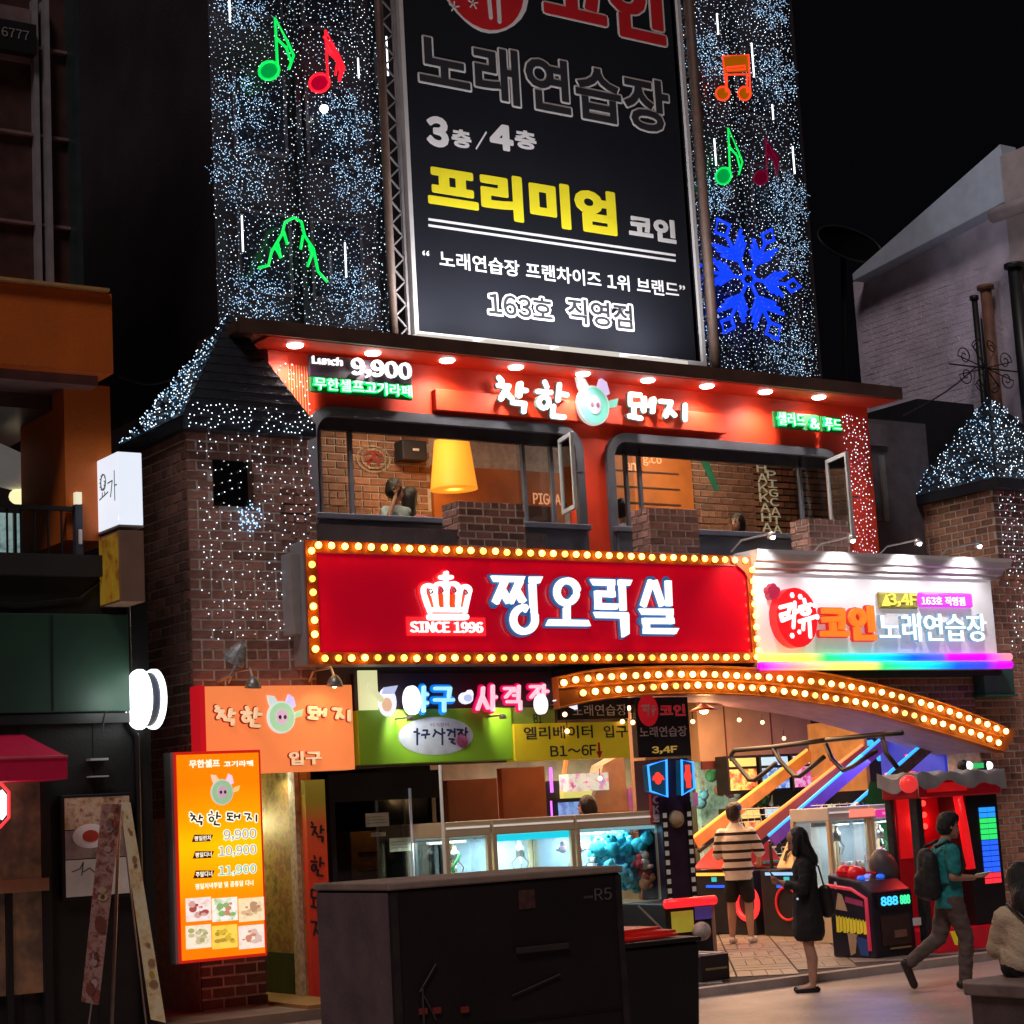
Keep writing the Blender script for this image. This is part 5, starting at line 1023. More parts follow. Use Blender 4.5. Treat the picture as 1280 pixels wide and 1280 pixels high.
# ================================================================== upstairs restaurant seen through the windows
up = thing('upstairs_room', 'warmly lit upstairs restaurant room with brick walls and orange panels', 'room', (13.5, 20, 5))
YI = 20.6
iw = MB().box(9.4, 18.2, YI + 0.02, YI + 0.2, 4.6, 7.05).build('back_wall', mortar, up)
brickI = M('tan interior brick', (0.36, 0.17, 0.10), 0.85, var=0.35, scale=9, bump=0.5, rnd=0.3)
ia, ib_ = W(400, 600, YI).x, W(538, 600, YI).x; ic, id_ = W(868, 620, YI).x, W(1040, 640, YI).x
bricks(iw, (ia, YI + 0.02), (ib_, YI + 0.02), 5.25, 6.95, brickI, bl=0.22, bh=0.075)
iw2 = MB().box(9.4, 9.5, YI - .01, YI + 0.01, 4.6, 4.7).build('side_panel', mortar, up)
bricks(iw2, (ic, YI + 0.02), (id_, YI + 0.02), 5.25, 6.95, brickI, bl=0.22, bh=0.075)
om = M('orange timber panel', (0.60, 0.17, 0.03), 0.5, var=0.3, scale=3)
MB().box(ib_, W(700, 600, YI).x, YI - .06, YI, 5.0, 6.3).build('orange_panel', om, up)
MB().box(W(745, 600, YI).x, W(862, 600, YI).x, YI - .06, YI, 5.0, 6.95).build('orange_panel', om, up)
for k in range(5): MB().box(W(745, 600, YI).x, W(845, 600, YI).x, YI - .075, YI - .06, 5.5 + k * .22, 5.52 + k * .22).build('plank_joint', brownm, up)
MB().box(9.4, 18.2, YU + .26, YI + .1, 6.96, 7.02).build('room_ceiling', M('warm ceiling', (.25, .13, .08), .7), up)
MB().box(9.4, 18.2, YU + .26, YI + .1, 4.74, 4.8).build('room_floor', brownm, up)
MB().box(W(600, 640, 20.2).x, W(690, 640, 20.2).x, 20.1, 20.3, 4.8, 5.75).build('booth_back', M('brown booth', (.12, .05, .03), .6), up)
kr = E('amber wall letter', (1.0, .45, .2), .8)
def wt(s, px0, px1, pyt, pyb, Y, mat, lab_par): r = (W(px0, pyt, Y).x, W(px1, pyt, Y).x, W(px0, pyb, Y).z, W(px0, pyt, Y).z); return text('lettering', s, r, Y, mat, lab_par, .01, .01)
wt('PIGCA', 666, 700, 616, 630, YI - .07, kr, up); wt('an', 781, 794, 578, 588, YI - .07, kr, up); wt('g.co', 803, 826, 570, 582, YI - .07, kr, up)
wl2 = M('cream wall letter', (.85, .82, .6), .6, emit=(.5, .48, .32), es=.25)
for i, ch in enumerate('HAKKAHA'): wt(ch, 945 + i * 1.2, 957 + i * 1.2, 579 + i * 12.4, 590 + i * 12.4, YI - .02, wl2, up)
for i, ch in enumerate('PIGCATA'): wt(ch, 958 + i * 1.3, 969 + i * 1.3, 588 + i * 11.4, 598 + i * 11.4, YI - .02, wl2, up)
lm_ = MB(); 
for pp in ([(440, 560), (480, 560)],): pass
q = W(466, 574, YI); rg = MB()
for r_, in ((.21,), (.15,)): ribbon(rg, ell(q.x, q.z, r_ * 1.15, r_ * .8, 18) + [ell(q.x, q.z, r_ * 1.15, r_ * .8, 18)[0]], .02, YI - .005, .004, 'round')
rg.build('painted_badge', M('faded cream paint', (.5, .42, .3), .7), up)
rg = MB()
for s in ([(-.12, .06), (.0, .1), (.13, .05)], [(-.1, -.02), (.1, .0)], [(-.08, -.08), (.02, .06), (.1, -.1)]): ribbon(rg, [(q.x + a, q.z + b) for a, b in s], .03, YI - .005, .004, 'round')
rg.build('painted_badge', M('faded red paint', (.4, .05, .04), .7), up)
gq = [W(x, y, YI) for x, y in ((880, 577), (888, 595), (895, 612))]; MB().prism([(gq[0].x - .06, gq[0].z), (gq[0].x + .08, gq[0].z), (gq[2].x + .05, gq[2].z), (gq[2].x - .03, gq[2].z - .02), (gq[1].x - .06, gq[1].z)], YI - .012, YI - .004).build('painted_leaf', M('green paint', (.03, .28, .15), .7), up)
lamp('AREA', 'room_light', (11.6, YI - 1.1, 6.9), 60, (1, .78, .5), 1.2, (11.6, YI - .6, 4), sy=.6)
lamp('AREA', 'room_light', (16.3, YI - 1.1, 6.9), 80, (1, .88, .62), 1.2, (16.3, YI - .6, 4), sy=.6)
Ypd = 19.9; p = W(566, 582, Ypd); pl = thing('pendant_lamp', 'large orange drum pendant lamp behind the first upstairs window', 'lamp', (p.x, Ypd, p.z))
MB().lathe((p.x, Ypd, W(566, 612, Ypd).z), [(.30, 0.0), (.295, .01), (.22, .62), (.215, .62), (.275, .02)], 28).build('shade', M('glowing orange shade', (.9, .4, .05), .6, emit=(1.0, .34, .02), es=.85, var=.05), pl, smooth=True)
MB().lathe((p.x, Ypd, W(566, 612, Ypd).z + .02), [(0, 0), (.26, 0), (.26, .005), (0, .005)], 24).build('diffuser', E('warm diffuser', (1, .8, .45), 1.3), pl)
MB().tube([(p.x, Ypd, p.z + .2), (p.x, Ypd, 7)], .008, 5).build('cord', blackm, pl)
lamp('POINT', 'pendant_glow', (p.x, Ypd, p.z - .35), 14, (1, .6, .25), .15)
p = W(520, 562, YI - .15); spk = thing('wall_speaker', 'black box speaker on the upstairs brick wall', 'speaker', (p.x, YI, p.z)); x0, x1, z0, z1 = rect(503, 549, 574, 534, YI - .25)
MB().box(x0, x1, YI - .25, YI - .05, z0, z1).build('body', M('charcoal box', (.03, .03, .04), .5), spk, bev=.015); MB().box((x0 + x1) / 2 - .03, (x0 + x1) / 2 + .06, YI - .254, YI - .25, z0 + .12, z0 + .15).build('badge', wi, spk)

# ================================================================== arcade interior
arc_ = thing('arcade_hall', 'open arcade hall under the lit arch with tan ceiling and walls', 'room', (15, 21, 0))
tan = M('tan panel', (.46, .28, .15), .6, var=.25, scale=2, bump=.1); mar = M('maroon band', (.12, .02, .02), .6)
MB().box(11.0, 21.5, 24.0, 24.2, 0, 4.4).build('back_wall', M('busy back wall', (.25, .17, .10), .6, var=.5, scale=3), arc_)
MB().box(12.56, 20.9, 18.62, 24.2, 3.45, 3.6).build('hall_ceiling', tan, arc_)
MB().box(14.35, 14.6, 18.6, 18.9, ZA, 3.45).build('hall_column', tan, arc_)
MB().box(21.3, 21.5, 18.42, 24.2, 0, 3.5).build('right_wall', M('violet glow wall', (.34, .16, .48), .6, var=.5, scale=2), arc_)  # violet glow of the hall painted into the wall colour
x0, x1, z0, z1 = rect(873, 885, 952, 985, 22.0)
MB().box(x0, 21.3, 22.0, 22.2, z0, 3.45).build('header_wall', tan, arc_); MB().box(x0, 21.3, 21.96, 22.0, z0 - .12, z0).build('maroon_band', mar, arc_)
for k in range(3): MB().box(x0 + .9 * k + .5, x0 + .9 * k + .515, 21.985, 22.0, z0, 3.45).build('panel_joint', mar, arc_)
# plush-filled shelf glowing behind the lanes
ps = thing('plush_display', 'softly lit display of plush toys at the back of the arcade', 'display', (16, 23.4, 1.5))
x0, x1, z0, z1 = rect(872, 962, 1090, 1010, 23.6)
MB().box(x0, 21.2, 23.5, 23.6, .3, 2.9).build('backdrop', ramp_mat('blurred greenery', [(.3, (.12, .20, .10)), (.42, (.35, .5, .35)), (.5, (.5, .6, .45)), (.58, (.45, .25, .12)), (.68, (.25, .35, .15))], 'N', .35, nscale=2.2), ps)
pc_ = [M('plush %d' % i, c, .8, bump=.3) for i, c in enumerate(((.6, .2, .1), (.15, .5, .2), (.7, .6, .2), (.2, .5, .6), (.7, .7, .65), (.5, .1, .2)))]
random.seed(3)
for i in range(26):
    p = W(random.uniform(874, 985), random.uniform(958, 1012), 23.3); mb2 = MB().sph(tuple(p), .10, 10, 7).sph((p.x, 23.2, p.z + .11), .075, 10, 7).sph((p.x - .06, 23.2, p.z + .18), .028, 6, 5).sph((p.x + .06, 23.2, p.z + .18), .028, 6, 5)
    mb2.build('plush_toy', pc_[i % 6], ps, smooth=True)
MB().box(x0, x1 + 2, 23.1, 23.5, z1 - .9, z1 - .87).build('shelf', steel, ps)
lamp('AREA', 'violet_fill_light', (20.3, 19.9, 3.36), 60, (.45, .2, 1), 1.0, (20.3, 19.9, 0), sy=1.5)  # added lamp that brightens the black back of the hall
lamp('AREA', 'display_light', (17.2, 22.9, 2.35), 60, (.75, 1, .8), 2.5, (17.2, 23.4, 1.2), sy=.3)
# pendant lamps and small ceiling lights
for px, py, Y, e in ((784, 883, 17.95, 1), (880, 888, 18.7, 1)):
    p = W(px, py, Y); t = thing('saucer_lamp', 'orange saucer lamp hanging %s under the arch' % ('over the black karaoke signs' if px < 800 else 'right of the black karaoke panel'), 'lamp', (p.x, Y, p.z))
    MB().lathe((p.x, Y, p.z), [(.19, 0), (.12, .03), (.05, .07), (.03, .1)], 18).build('shade', M('orange enamel', (.6, .14, .03), .4), t, smooth=True); MB().sph((p.x, Y, p.z - .01), (.055, .055, .035), 10, 7).build('lamp_bulb', E('hot warm bulb', (1, .75, .4), 12), t)
    MB().tube([(p.x, Y, p.z + .1), (p.x, Y, p.z + .5)], .008, 5).build('cord', blackm, t); lamp('POINT', 'saucer_glow', (p.x, Y - .02, p.z - .12), 16, (1, .5, .2), .06)
fw_ = ('highest at the left end of the arch', 'just below the highest left one', 'above the yellow sign', 'between the two black karaoke signs', 'right of the black karaoke panel', 'under the tan ceiling, left of the lanes', 'over the far basketball lane', 'lowest, over the lanes', 'over the racing cabinet marquee')
for i, (px, py, Y) in enumerate(((706, 893, 17.6), (709, 914, 17.6), (778, 902, 17.6), (791, 903, 17.5), (866, 902, 18.3), (924, 900, 20), (953, 903, 20.5), (980, 923, 20.5), (750, 973, 19))):
    p = W(px, py, Y); t = thing('fairy_bulb', 'small bare warm bulb hanging ' + fw_[i], 'light bulb', tuple(p), 'small warm bulbs under the arch'); MB().sph(tuple(p), .028, 8, 6).build('lamp_bulb', E('small warm bulb', (1, .55, .22), 5), t); MB().tube([(p.x, p.y, p.z + .02), (p.x, p.y, p.z + .12)], .006, 5).build('cord', blackm, t)
lamp('AREA', 'hall_light', (16.5, 20.2, 3.38), 310, (1, .58, .30), 3.5, (16.5, 20.2, 0), sy=2.5)
lamp('AREA', 'hall_light', (13.0, 19.6, 3.38), 105, (1, .55, .34), 1.5, (13.0, 19.6, 0), sy=1.5)

# ---- passage and glass door on the left
ent = thing('entrance_bay', 'tiled entrance passage and dark glass door bay under the salmon sign', 'entrance', (9.8, 19, 0))
pxr = W(386, 1110, YF + .02).x
col_ = ramp_mat('faded collage', [(.3, (.10, .09, .02)), (.42, (.30, .20, .05)), (.5, (.42, .32, .08)), (.58, (.32, .13, .06)), (.7, (.2, .24, .06))], 'N', 0, nscale=5)
MB().box(pxr, pxr + .12, YF + .12, 22.4, .1, 2.45).build('collage_wall', col_, ent)
MB().box(pxr - .012, pxr - .001, 18.2, 22, .1, .55).build('skirting', M('moss green skirting', (.05, .07, .02), .6, var=.4), ent)
MB().box(8.7, pxr + .12, 22.4, 22.6, 0, 2.6).build('end_wall', col_, ent); MB().box(8.7, 11.05, YF + .1, 22.5, 2.45, 2.6).build('bay_ceiling', darkw, ent)
MB().box(pxr - .05, pxr - .001, YF + .16, YF + .30, .1, 2.42).build('pale_strip', M('pale mottled strip', (.55, .5, .35), .6, var=.5, scale=20), ent)
MB().box(8.8, pxr, 16.95, 22.4, .1, .135).build('passage_floor', M('ochre floor', (.36, .20, .06), .5, var=.3, scale=3), ent)
vb = thing('vertical_banner', 'narrow red vertical banner with dark Korean letters beside the glass door', 'banner', (9.7, YF, 1.3))
x0, x1, z0, z1 = rect(386, 975, 1240, 411, YF + .02); x0 = pxr - .0; MB().box(x0, x1, YF + .02, YF + .11, .12, z1).build('board', ramp_mat('red to olive print', [(0, (.35, .015, .01)), (.6, (.55, .04, .01)), (.8, (.5, .08, .02)), (.9, (.35, .3, .03)), (1, (.3, .35, .05))], 'Z', .16), vb)  # print glows faintly in place of light reaching the board
hand(vb, lambda x, y, Y: (W(x, y, Y).x, W(x, y, Y).z), YF + .018, 0, .022, .004, bki, None, remap(G1, [(389, 404, 1028, 1052), (389, 404, 1070, 1095), (389, 404, 1112, 1135), (389, 404, 1152, 1172)]))
MB().box(11.04, 11.09, YF + .45, 23.9, 0, 2.6).build('bay_partition', M('very dark interior', (.012, .01, .01), .5), ent)  # near black colour paints the darkness behind the glass door
dr = MB().box(W(412, 1000, YF + .4).x, 11.0, YF + 3, YF + 3.1, 0, 2.45).build('dark_back', M('very dark interior', (.012, .01, .01), .5), ent)
x0, x1 = W(413, 1050, YF + .35).x, W(556, 1050, YF + .35).x; zt = W(480, 965, YF + .35).z
dm = M('black door frame', (.02, .02, .022), .35)
MB().box(x0, x0 + .06, YF + .33, YF + .4, .1, zt).box(x1 - .06, x1, YF + .33, YF + .4, .1, zt).box(x0 + .06, x1 - .06, YF + .33, YF + .4, zt - .3, zt).build('door_frame', dm, ent)
xm = W(512, 1050, YF + .35).x; gd = MB().box(x0 + .06, xm - .03, YF + .36, YF + .37, .12, zt - .3).box(xm + .03, x1 - .06, YF + .36, YF + .37, .12, zt - .3).build('glass_door', glass_mat('dark door glass', (.55, .55, .55), .2), ent)
MB().tube([(xm - .0, YF + .3, .5), (xm - .0, YF + .3, W(517, 985, YF + .3).z)], .016, 8).build('door_handle', M('bright handle', (.8, .8, .85), .3, metal=.6, emit=(.7, .7, .8), es=.12), ent, smooth=True)
for pa, pb, pt, pbm, mt_ in ((457, 486, 1017, 1034, 'notice white'), (464, 482, 1041, 1046, 'notice cream'), (487, 514, 1048, 1065, 'notice pale green')):
    a = rect(pa, pt, pbm, pb, YF + .355); n_ = MB().box(a[0], a[1], YF + .35, YF + .358, a[2], a[3]).build('notice', M(mt_, {'notice white': (.65, .6, .55), 'notice cream': (.5, .45, .3), 'notice pale green': (.55, .62, .5)}[mt_], .6), ent)
    ln = MB()
    for k in range(3): ln.box(a[0] + .02, a[1] - .03 - .02 * k, YF + .348, YF + .3495, a[2] + (a[3] - a[2]) * (.25 + .22 * k), a[2] + (a[3] - a[2]) * (.25 + .22 * k) + .008)
    ln.build('print_lines', M('grey ink'), n_)
a = rect(502, 983, 996, 515, YF + .35); MB().box(a[0], a[1], YF + .345, YF + .358, a[2], a[3]).build('red_sticker', M('red sticker', (.6, .04, .04), .5, emit=(.6, .05, .05), es=.2), ent)
a = rect(438, 1040, 1068, 500, YF + 1.6); cabn = thing('wooden_cabinet', 'low amber wooden cabinet behind the dark glass door', 'cabinet', (a[0], YF + 1.8, 0))
MB().box(a[0], a[1], YF + 1.6, YF + 2.2, .1, a[3]).build('body', M('amber wood', (.5, .22, .06), .5, var=.3), cabn, bev=.01)
for k in range(3): MB().box(a[0] + .1, a[1] - .15, YF + 1.58, YF + 1.6, a[3] - .25 - .2 * k, a[3] - .235 - .2 * k).build('slot', dm, cabn)
lamp('POINT', 'cabinet_glow', (a[0] + .3, YF + 1.3, 2.1), 3.5, (1, .6, .25), .1)
p = W(472, 1060, YF + .5); pst = thing('blue_white_post', 'small blue and white striped figure post inside the glass door', 'post', (p.x, YF + .6, .1))
MB().lathe((p.x, YF + .6, .1), [(.05, 0), (.05, .9), (.03, .95)], 12).build('post', ramp_mat('blue stripes', [(.3, (.05, .1, .5)), (.45, (.6, .6, .7)), (.55, (.05, .1, .5)), (.65, (.7, .65, .6))], 'N', .1, nscale=9), pst, smooth=True)
p = W(384, 970, 18.1); dl = thing('passage_lamp', 'small bright downlight at the top of the restaurant passage', 'lamp', (p.x, 18.1, 2.45)); MB().lathe((9.15, 18.15, 2.42), [(0, 0), (.09, 0), (.1, .03)], 14).build('lens', E('passage light', (1, 1, .85), 7), dl)
lamp('SPOT', 'passage_beam', (9.15, 18.15, 2.40), 10, (1, .95, .65), .05, (9.42, 18.6, 0), 140, .6)
lamp('POINT', 'passage_glow', (9.0, 19.4, 1.9), 26, (1, .85, .4), .1)

# ---- brown crates/panels above the claw machines and arcade cabinet behind
bp = thing('brown_partition', 'pair of brown wooden partition boards above the claw machines', 'partition', (11.8, 18.7, 2))
for pa, pb, pt in ((560, 623, 975), (628, 683, 960)):
    a = rect(pa, pt, 1030, pb, 18.7); MB().box(a[0], a[1], 18.7, 18.8, 1.2, min(a[3], 2.6)).build('board', M('russet board', (.42, .13, .05), .55, var=.25, scale=2.5), bp, bev=.01)
MB().box(W(560, 980, 18.68).x, W(690, 980, 18.68).x, 18.66, 18.9, 2.5, 2.6).build('top_rail', M('pale purple rail', (.3, .2, .25), .6), bp)
ra = thing('racing_cabinet', 'dark arcade cabinet with violet tube and lit marquee behind the claw machines', 'arcade machine', (13.2, 19.6, .1))
YR_ = 19.3; a = rect(688, 965, 1040, 765, YR_)
MB().box(a[0], a[1], YR_ + .1, YR_ + .9, ZA, a[3] - .1).build('body', blackm, ra, bev=.02)
b = rect(705, 968, 990, 755, YR_); MB().box(b[0], b[1], YR_ - .1, YR_ + .1, b[2], b[3]).build('marquee', ramp_mat('marquee print', [(.3, (.5, .1, .3)), (.42, (.7, .75, .7)), (.5, (.45, .7, .55)), (.58, (.7, .3, .5)), (.7, (.2, .3, .6))], 'N', .7, nscale=7), ra)
b = rect(705, 988, 998, 755, YR_); MB().box(b[0], b[1], YR_ + .02, YR_ + .09, b[2], b[3]).build('yellow_strip', E('yellow strip', (.8, .75, .2), .7), ra)
b = rect(704, 1003, 1040, 757, YR_); MB().box(b[0], b[1], YR_ + .06, YR_ + .095, b[2], b[3]).build('screen', ramp_mat('blue screen', [(.3, (.05, .1, .4)), (.5, (.2, .4, .8)), (.65, (.1, .15, .5))], 'N', .8, nscale=5), ra)
b = W(689, 975, YR_); MB().tube([(b.x, YR_, b.z + .15), (b.x, YR_, b.z - .15)], .02, 8).tube([(b.x - .02, YR_, b.z - .25), (b.x - .02, YR_, b.z - .7)], .012, 8).build('violet_tube', E('violet tube', (.55, .12, 1), 2), ra)
for px in (710, 772):
    b = W(px, 955, YR_); MB().bar((b.x, YR_ + .1, b.z - .12), (b.x + .1, YR_ + .1, b.z + .25), .04).build('ceiling_strut', M('orange strut', (.6, .22, .06), .5, emit=(.8, .25, .05), es=.35), ra)
# boxes and bottles on the shelf right of it
cs = thing('prize_shelf', 'shelf of small coloured prize boxes behind the claw machines', 'shelf', (14.3, 19.5, 1)); random.seed(11)
b = rect(752, 990, 1020, 822, 19.2); MB().box(b[0], b[1] + .2, 19.2, 19.6, 1.2, b[2] + .05).build('shelf_body', M('tan shelf', (.5, .3, .2), .6), cs)
for i in range(13):
    x = b[0] + .45 + i * .085; h = random.uniform(.15, .42); MB().box(x, x + .065, 19.22, 19.3, b[2] + .051, b[2] + .05 + h).build('prize_box', M('box colour %d' % (i % 6), ((.5, .2, .6), (.7, .35, .1), (.3, .35, .6), (.7, .15, .15), (.7, .65, .6), (.2, .5, .6))[i % 6], .5, emit=((.5, .2, .6), (.7, .35, .1), (.3, .35, .6), (.7, .15, .15), (.7, .65, .6), (.2, .5, .6))[i % 6], es=.12), cs)
MB().prism([(b[0] - .15, b[2] + .05), (b[0] + .45, b[2] + .05), (b[0] + .42, b[2] + .75), (b[0] + .1, b[2] + .62)], 19.25, 19.5).build('cardboard_sheet', M('pinkish cardboard', (.55, .36, .26), .7), cs)

# ---- row of claw machines
YC = 17.45; cream_m = M('cream metal cabinet', (.72, .58, .36), .4, var=.1, scale=3); cyl_ = E('cyan led strip', (.02, .75, .85), 1.1); cool_in = M('cabinet lining', (.52, .60, .62), .6, emit=(.55, .75, .78), es=.22)
x_edges = [W(px, 1100, YC).x for px in (559, 619, 724, 832)]; ztop = W(559, 1028, YC).z
def claw(x0, x1, zt, y0, y1, lab, shade, group=None, z_sill=.95, seed=1, topc=None, leftm=False):
    c = thing('claw_machine', lab, 'claw machine', ((x0 + x1) / 2, (y0 + y1) / 2, ZA), group)
    t = .055; hd = .16
    MB().box(x0, x1, y0 + .02, y1, ZA, z_sill).build('cabinet', cream_m, c, bev=.01)
    MB().box(x0, x1, y0, y1, zt - hd, zt).build('header', topc or cream_m, c, bev=.01)
    MB().box(x0, x0 + t, y0, y0 + t, z_sill, zt - hd).box(x1 - t, x1, y0, y0 + t, z_sill, zt - hd).box(x0, x0 + t, y1 - t, y1, z_sill, zt - hd).box(x1 - t, x1, y1 - t, y1, z_sill, zt - hd).build('posts', cream_m, c, bev=.006)
    MB().box(x0 + t, x1 - t, y1 - .03, y1 - .01, z_sill, zt - hd).box(x0 + t, x1 - t, y0 + .1, y1 - .03, zt - hd - .02, zt - hd - .001).build('lining', cool_in, c)
    MB().box((x0 + x1) / 2 - .07, (x0 + x1) / 2 + .07, y1 - .06, y1 - .031, z_sill, zt - hd - .02).build('lining_post', M('white lining post', (.75, .78, .75), .5, emit=(.7, .75, .7), es=.25), c)
    MB().box(x0 + t, x1 - t, y0 + .012, y0 + .018, z_sill + .02, zt - hd - .005).build('glass_front', glass_mat(), c)
    MB().box(x0 + .004, x0 + .01, y0 + t, y1 - t, z_sill + .02, zt - hd - .005).build('glass_side', glass_mat(), c)
    MB().box(x0 + .015, x1 - .015, y0 - .008, y0 - .001, zt - .075, zt - .055).build('header_trim', M('white trim light', (.8, .75, .7), .4, emit=(.9, .8, .75), es=.5), c)
    cx, cy = (x0 + x1) / 2 + .1, (y0 + y1) / 2
    MB().box(x0 + t, x1 - t, cy - .03, cy + .03, zt - hd - .07, zt - hd - .02).build('gantry_rail', steel, c)
    cl = MB().lathe((cx, cy, zt - hd - .26), [(.0, 0), (.05, 0), (.05, .1), (.02, .13), (.012, .2), (0, .2)], 12).build('claw', steel, c, smooth=True)
    for k in range(3): a = k * 2.094; MB().tube([(cx + .04 * math.cos(a), cy + .04 * math.sin(a), zt - hd - .26), (cx + .11 * math.cos(a), cy + .11 * math.sin(a), zt - hd - .33), (cx + .06 * math.cos(a), cy + .06 * math.sin(a), zt - hd - .42)], .008, 5).build('claw_finger', steel, cl)
    return c
def toy(mb, x, y, z, r, rd, R):
    mb.sph((x, y, z), (r, r * .9, r * .95), 10, 7).sph((x, y - r * .5, z + r * 1.0), r * .72, 10, 7)
    for s in (-1, 1): mb.sph((x + s * r * .5, y - r * .4, z + r * 1.6), r * .26, 7, 5).sph((x + s * r * .85, y - r * .4, z + r * .1), (r * .3, r * .3, r * .5), 7, 5).sph((x + s * r * .5, y - r * .8, z - r * .7), (r * .3, r * .45, r * .3), 7, 5)
def heap(c, x0, x1, y0, y1, zb, zfun, mats, n, r=.075, seed=1, name='plush_toy'):
    random.seed(seed)
    for i in range(n):
        x = random.uniform(x0 + r, x1 - r); y = random.uniform(y0 + r, y1 - r); h = zfun((x - x0) / (x1 - x0)); z = zb + random.uniform(.3, 1) * h if i % 3 else zb + h
        m = MB(); toy(m, 0, 0, 0, r * random.uniform(.8, 1.15), None, None); R = Matrix.Rotation(random.uniform(0, 6), 3, 'Z') @ Matrix.Rotation(random.uniform(-.7, .7), 3, 'X')
        m.v = [R @ v + Vector((x, y, z)) for v in m.v]; m.build(name, mats[random.randrange(len(mats))], c, smooth=True)
cy_p = M('cyan plush', (.03, .52, .68), .8, bump=.4, bscale=90, emit=(.02, .4, .55), es=.12); pk_p = M('pink plush', (.75, .45, .5), .8, bump=.3); cr_p = M('cream plush', (.75, .65, .5), .8, bump=.3); or_p = M('orange plush', (.75, .3, .12), .8, bump=.3); wh_p = M('white plush', (.75, .75, .72), .8, bump=.3); ye_p = M('yellow plush', (.75, .62, .12), .8, bump=.3)
gcl = 'claw machines in a row behind the dark cart'
cA = claw(x_edges[0], x_edges[1] - .02, ztop, YC, YC + .9, 'narrow left claw machine with green branch decoration and yellow toys', 0, gcl)
cB = claw(x_edges[1], x_edges[2] - .02, ztop, YC, YC + .9, 'middle claw machine with a cyan light strip, nearly empty', 0, gcl)
cC = claw(x_edges[2], x_edges[3] - .02, ztop, YC, YC + .9, 'right claw machine heaped with bright cyan plush toys', 0, gcl, z_sill=.80)
heap(cA, x_edges[0] + .05, x_edges[1] - .07, YC + .1, YC + .8, .95, lambda t: .12, [ye_p, cr_p, ye_p], 10, .08, 2)
heap(cB, x_edges[1] + .05, x_edges[2] - .07, YC + .1, YC + .8, .95, lambda t: .12, [cr_p, wh_p], 14, .07, 3)
heap(cC, x_edges[2] + .45, x_edges[3] - .07, YC + .08, YC + .75, .82, lambda t: .58, [cy_p, M('deep cyan plush', (.01, .30, .50), .8, bump=.4), M('pale cyan plush', (.15, .62, .72), .8, bump=.4), M('teal plush', (.02, .40, .48), .8, bump=.4)], 44, .10, 4)
heap(cC, x_edges[2] + .06, x_edges[3] - .07, YC + .3, YC + .8, 1.0, lambda t: .42, [pk_p, wh_p], 16, .06, 5)
heap(cC, x_edges[2] + .75, x_edges[3] - .1, YC + .07, YC + .12, .86, lambda t: .35, [or_p, cr_p, or_p, M('red plush', (.6, .04, .05), .8)], 5, .075, 9)
MB().box(x_edges[1] + .06, x_edges[2] - .08, YC + .03, YC + .06, ztop - .235, ztop - .165).build('light_strip', cyl_, cB); MB().box(x_edges[2] + .06, x_edges[3] - .08, YC + .03, YC + .05, ztop - .20, ztop - .165).build('light_strip', M('pale header strip', (.5, .7, .7), .5, emit=(.4, .8, .8), es=.6), cC)
text('lettering', 'COCO CRANE', (x_edges[2] + .35, x_edges[2] + .85, ztop - .235, ztop - .19), YC + .01, M('white print', (.62, .6, .6), .6), cC, .003, .01)
gb_ = MB().tube([(x_edges[0] + .2, YC + .3, .95), (x_edges[0] + .3, YC + .3, 1.15), (x_edges[0] + .26, YC + .3, 1.3), (x_edges[0] + .36, YC + .3, 1.45)], .018, 6); gb_.build('green_branch', M('green plastic', (.03, .4, .15), .5), cA, smooth=True)
for (xa, xb), pw, cc in ((x_edges[0:2], 5, (.9, 1, .8)), (x_edges[1:3], 9, (.75, 1, 1)), (x_edges[2:4], 13, (.8, 1, 1))): lamp('AREA', 'claw_machine_light', ((xa + xb) / 2, YC + .45, ztop - .20), pw * 2.4, cc, .6, ((xa + xb) / 2, YC + .45, 0), sy=.5)
MB().box(x_edges[0] - .016, x_edges[0] - .002, YC, YC + .04, ZA, 2.4).build('corner_strip', M('iridescent post', (.6, .55, .6), .3, emit=(.6, .55, .4), es=.25), cA)
# coin panels
YP = YC + .0
f_ = lambda x, y: W(x, y, YP)
def pan(px0, pyt, pyb, px1, mat, nm, par, d=.02): a = rect(px0, pyt, pyb, px1, YP); return MB().box(a[0], a[1], YP + .018 - d, YP + .018, a[2], a[3]).build(nm, mat, par, bev=.004)
pn = pan(779, 1131, 1174, 812, M('salmon coin panel', (.7, .3, .18), .5, emit=(.8, .3, .15), es=.15), 'coin_panel', cC, .03)
a = rect(781, 1147, 1160, 810, YP - .013); text('lettering', 'COCO', (a[0], a[1] - .1, (a[2] + a[3]) / 2 + .03, a[3]), YP - .013, cool_e, pn, .005, .04); text('lettering', 'CRANE', (a[0] + .1, a[1], a[2], (a[2] + a[3]) / 2), YP - .013, E('pale violet print', (.7, .7, 1), 1.0), pn, .005, .03)
pn = pan(813, 1128, 1172, 831, M('grey coin panel', (.5, .5, .5), .4), 'coin_panel', cC, .03)
a = rect(815, 1142, 1148, 829, YP - .013); MB().box(a[0], a[1], YP - .018, YP - .013, a[2], a[3]).build('display', E('cyan display', (.3, .95, 1), 1.2), pn); a = rect(824, 1150, 1168, 829, YP - .013); MB().box(a[0], a[1], YP - .018, YP - .013, a[2], a[3]).build('slot', dm, pn); q = f_(816, 1162); MB().sph((q.x, YP - .02, q.z), (.05, .03, .06), 10, 7).build('button', M('green button', (.0, .3, .1), .4), pn)

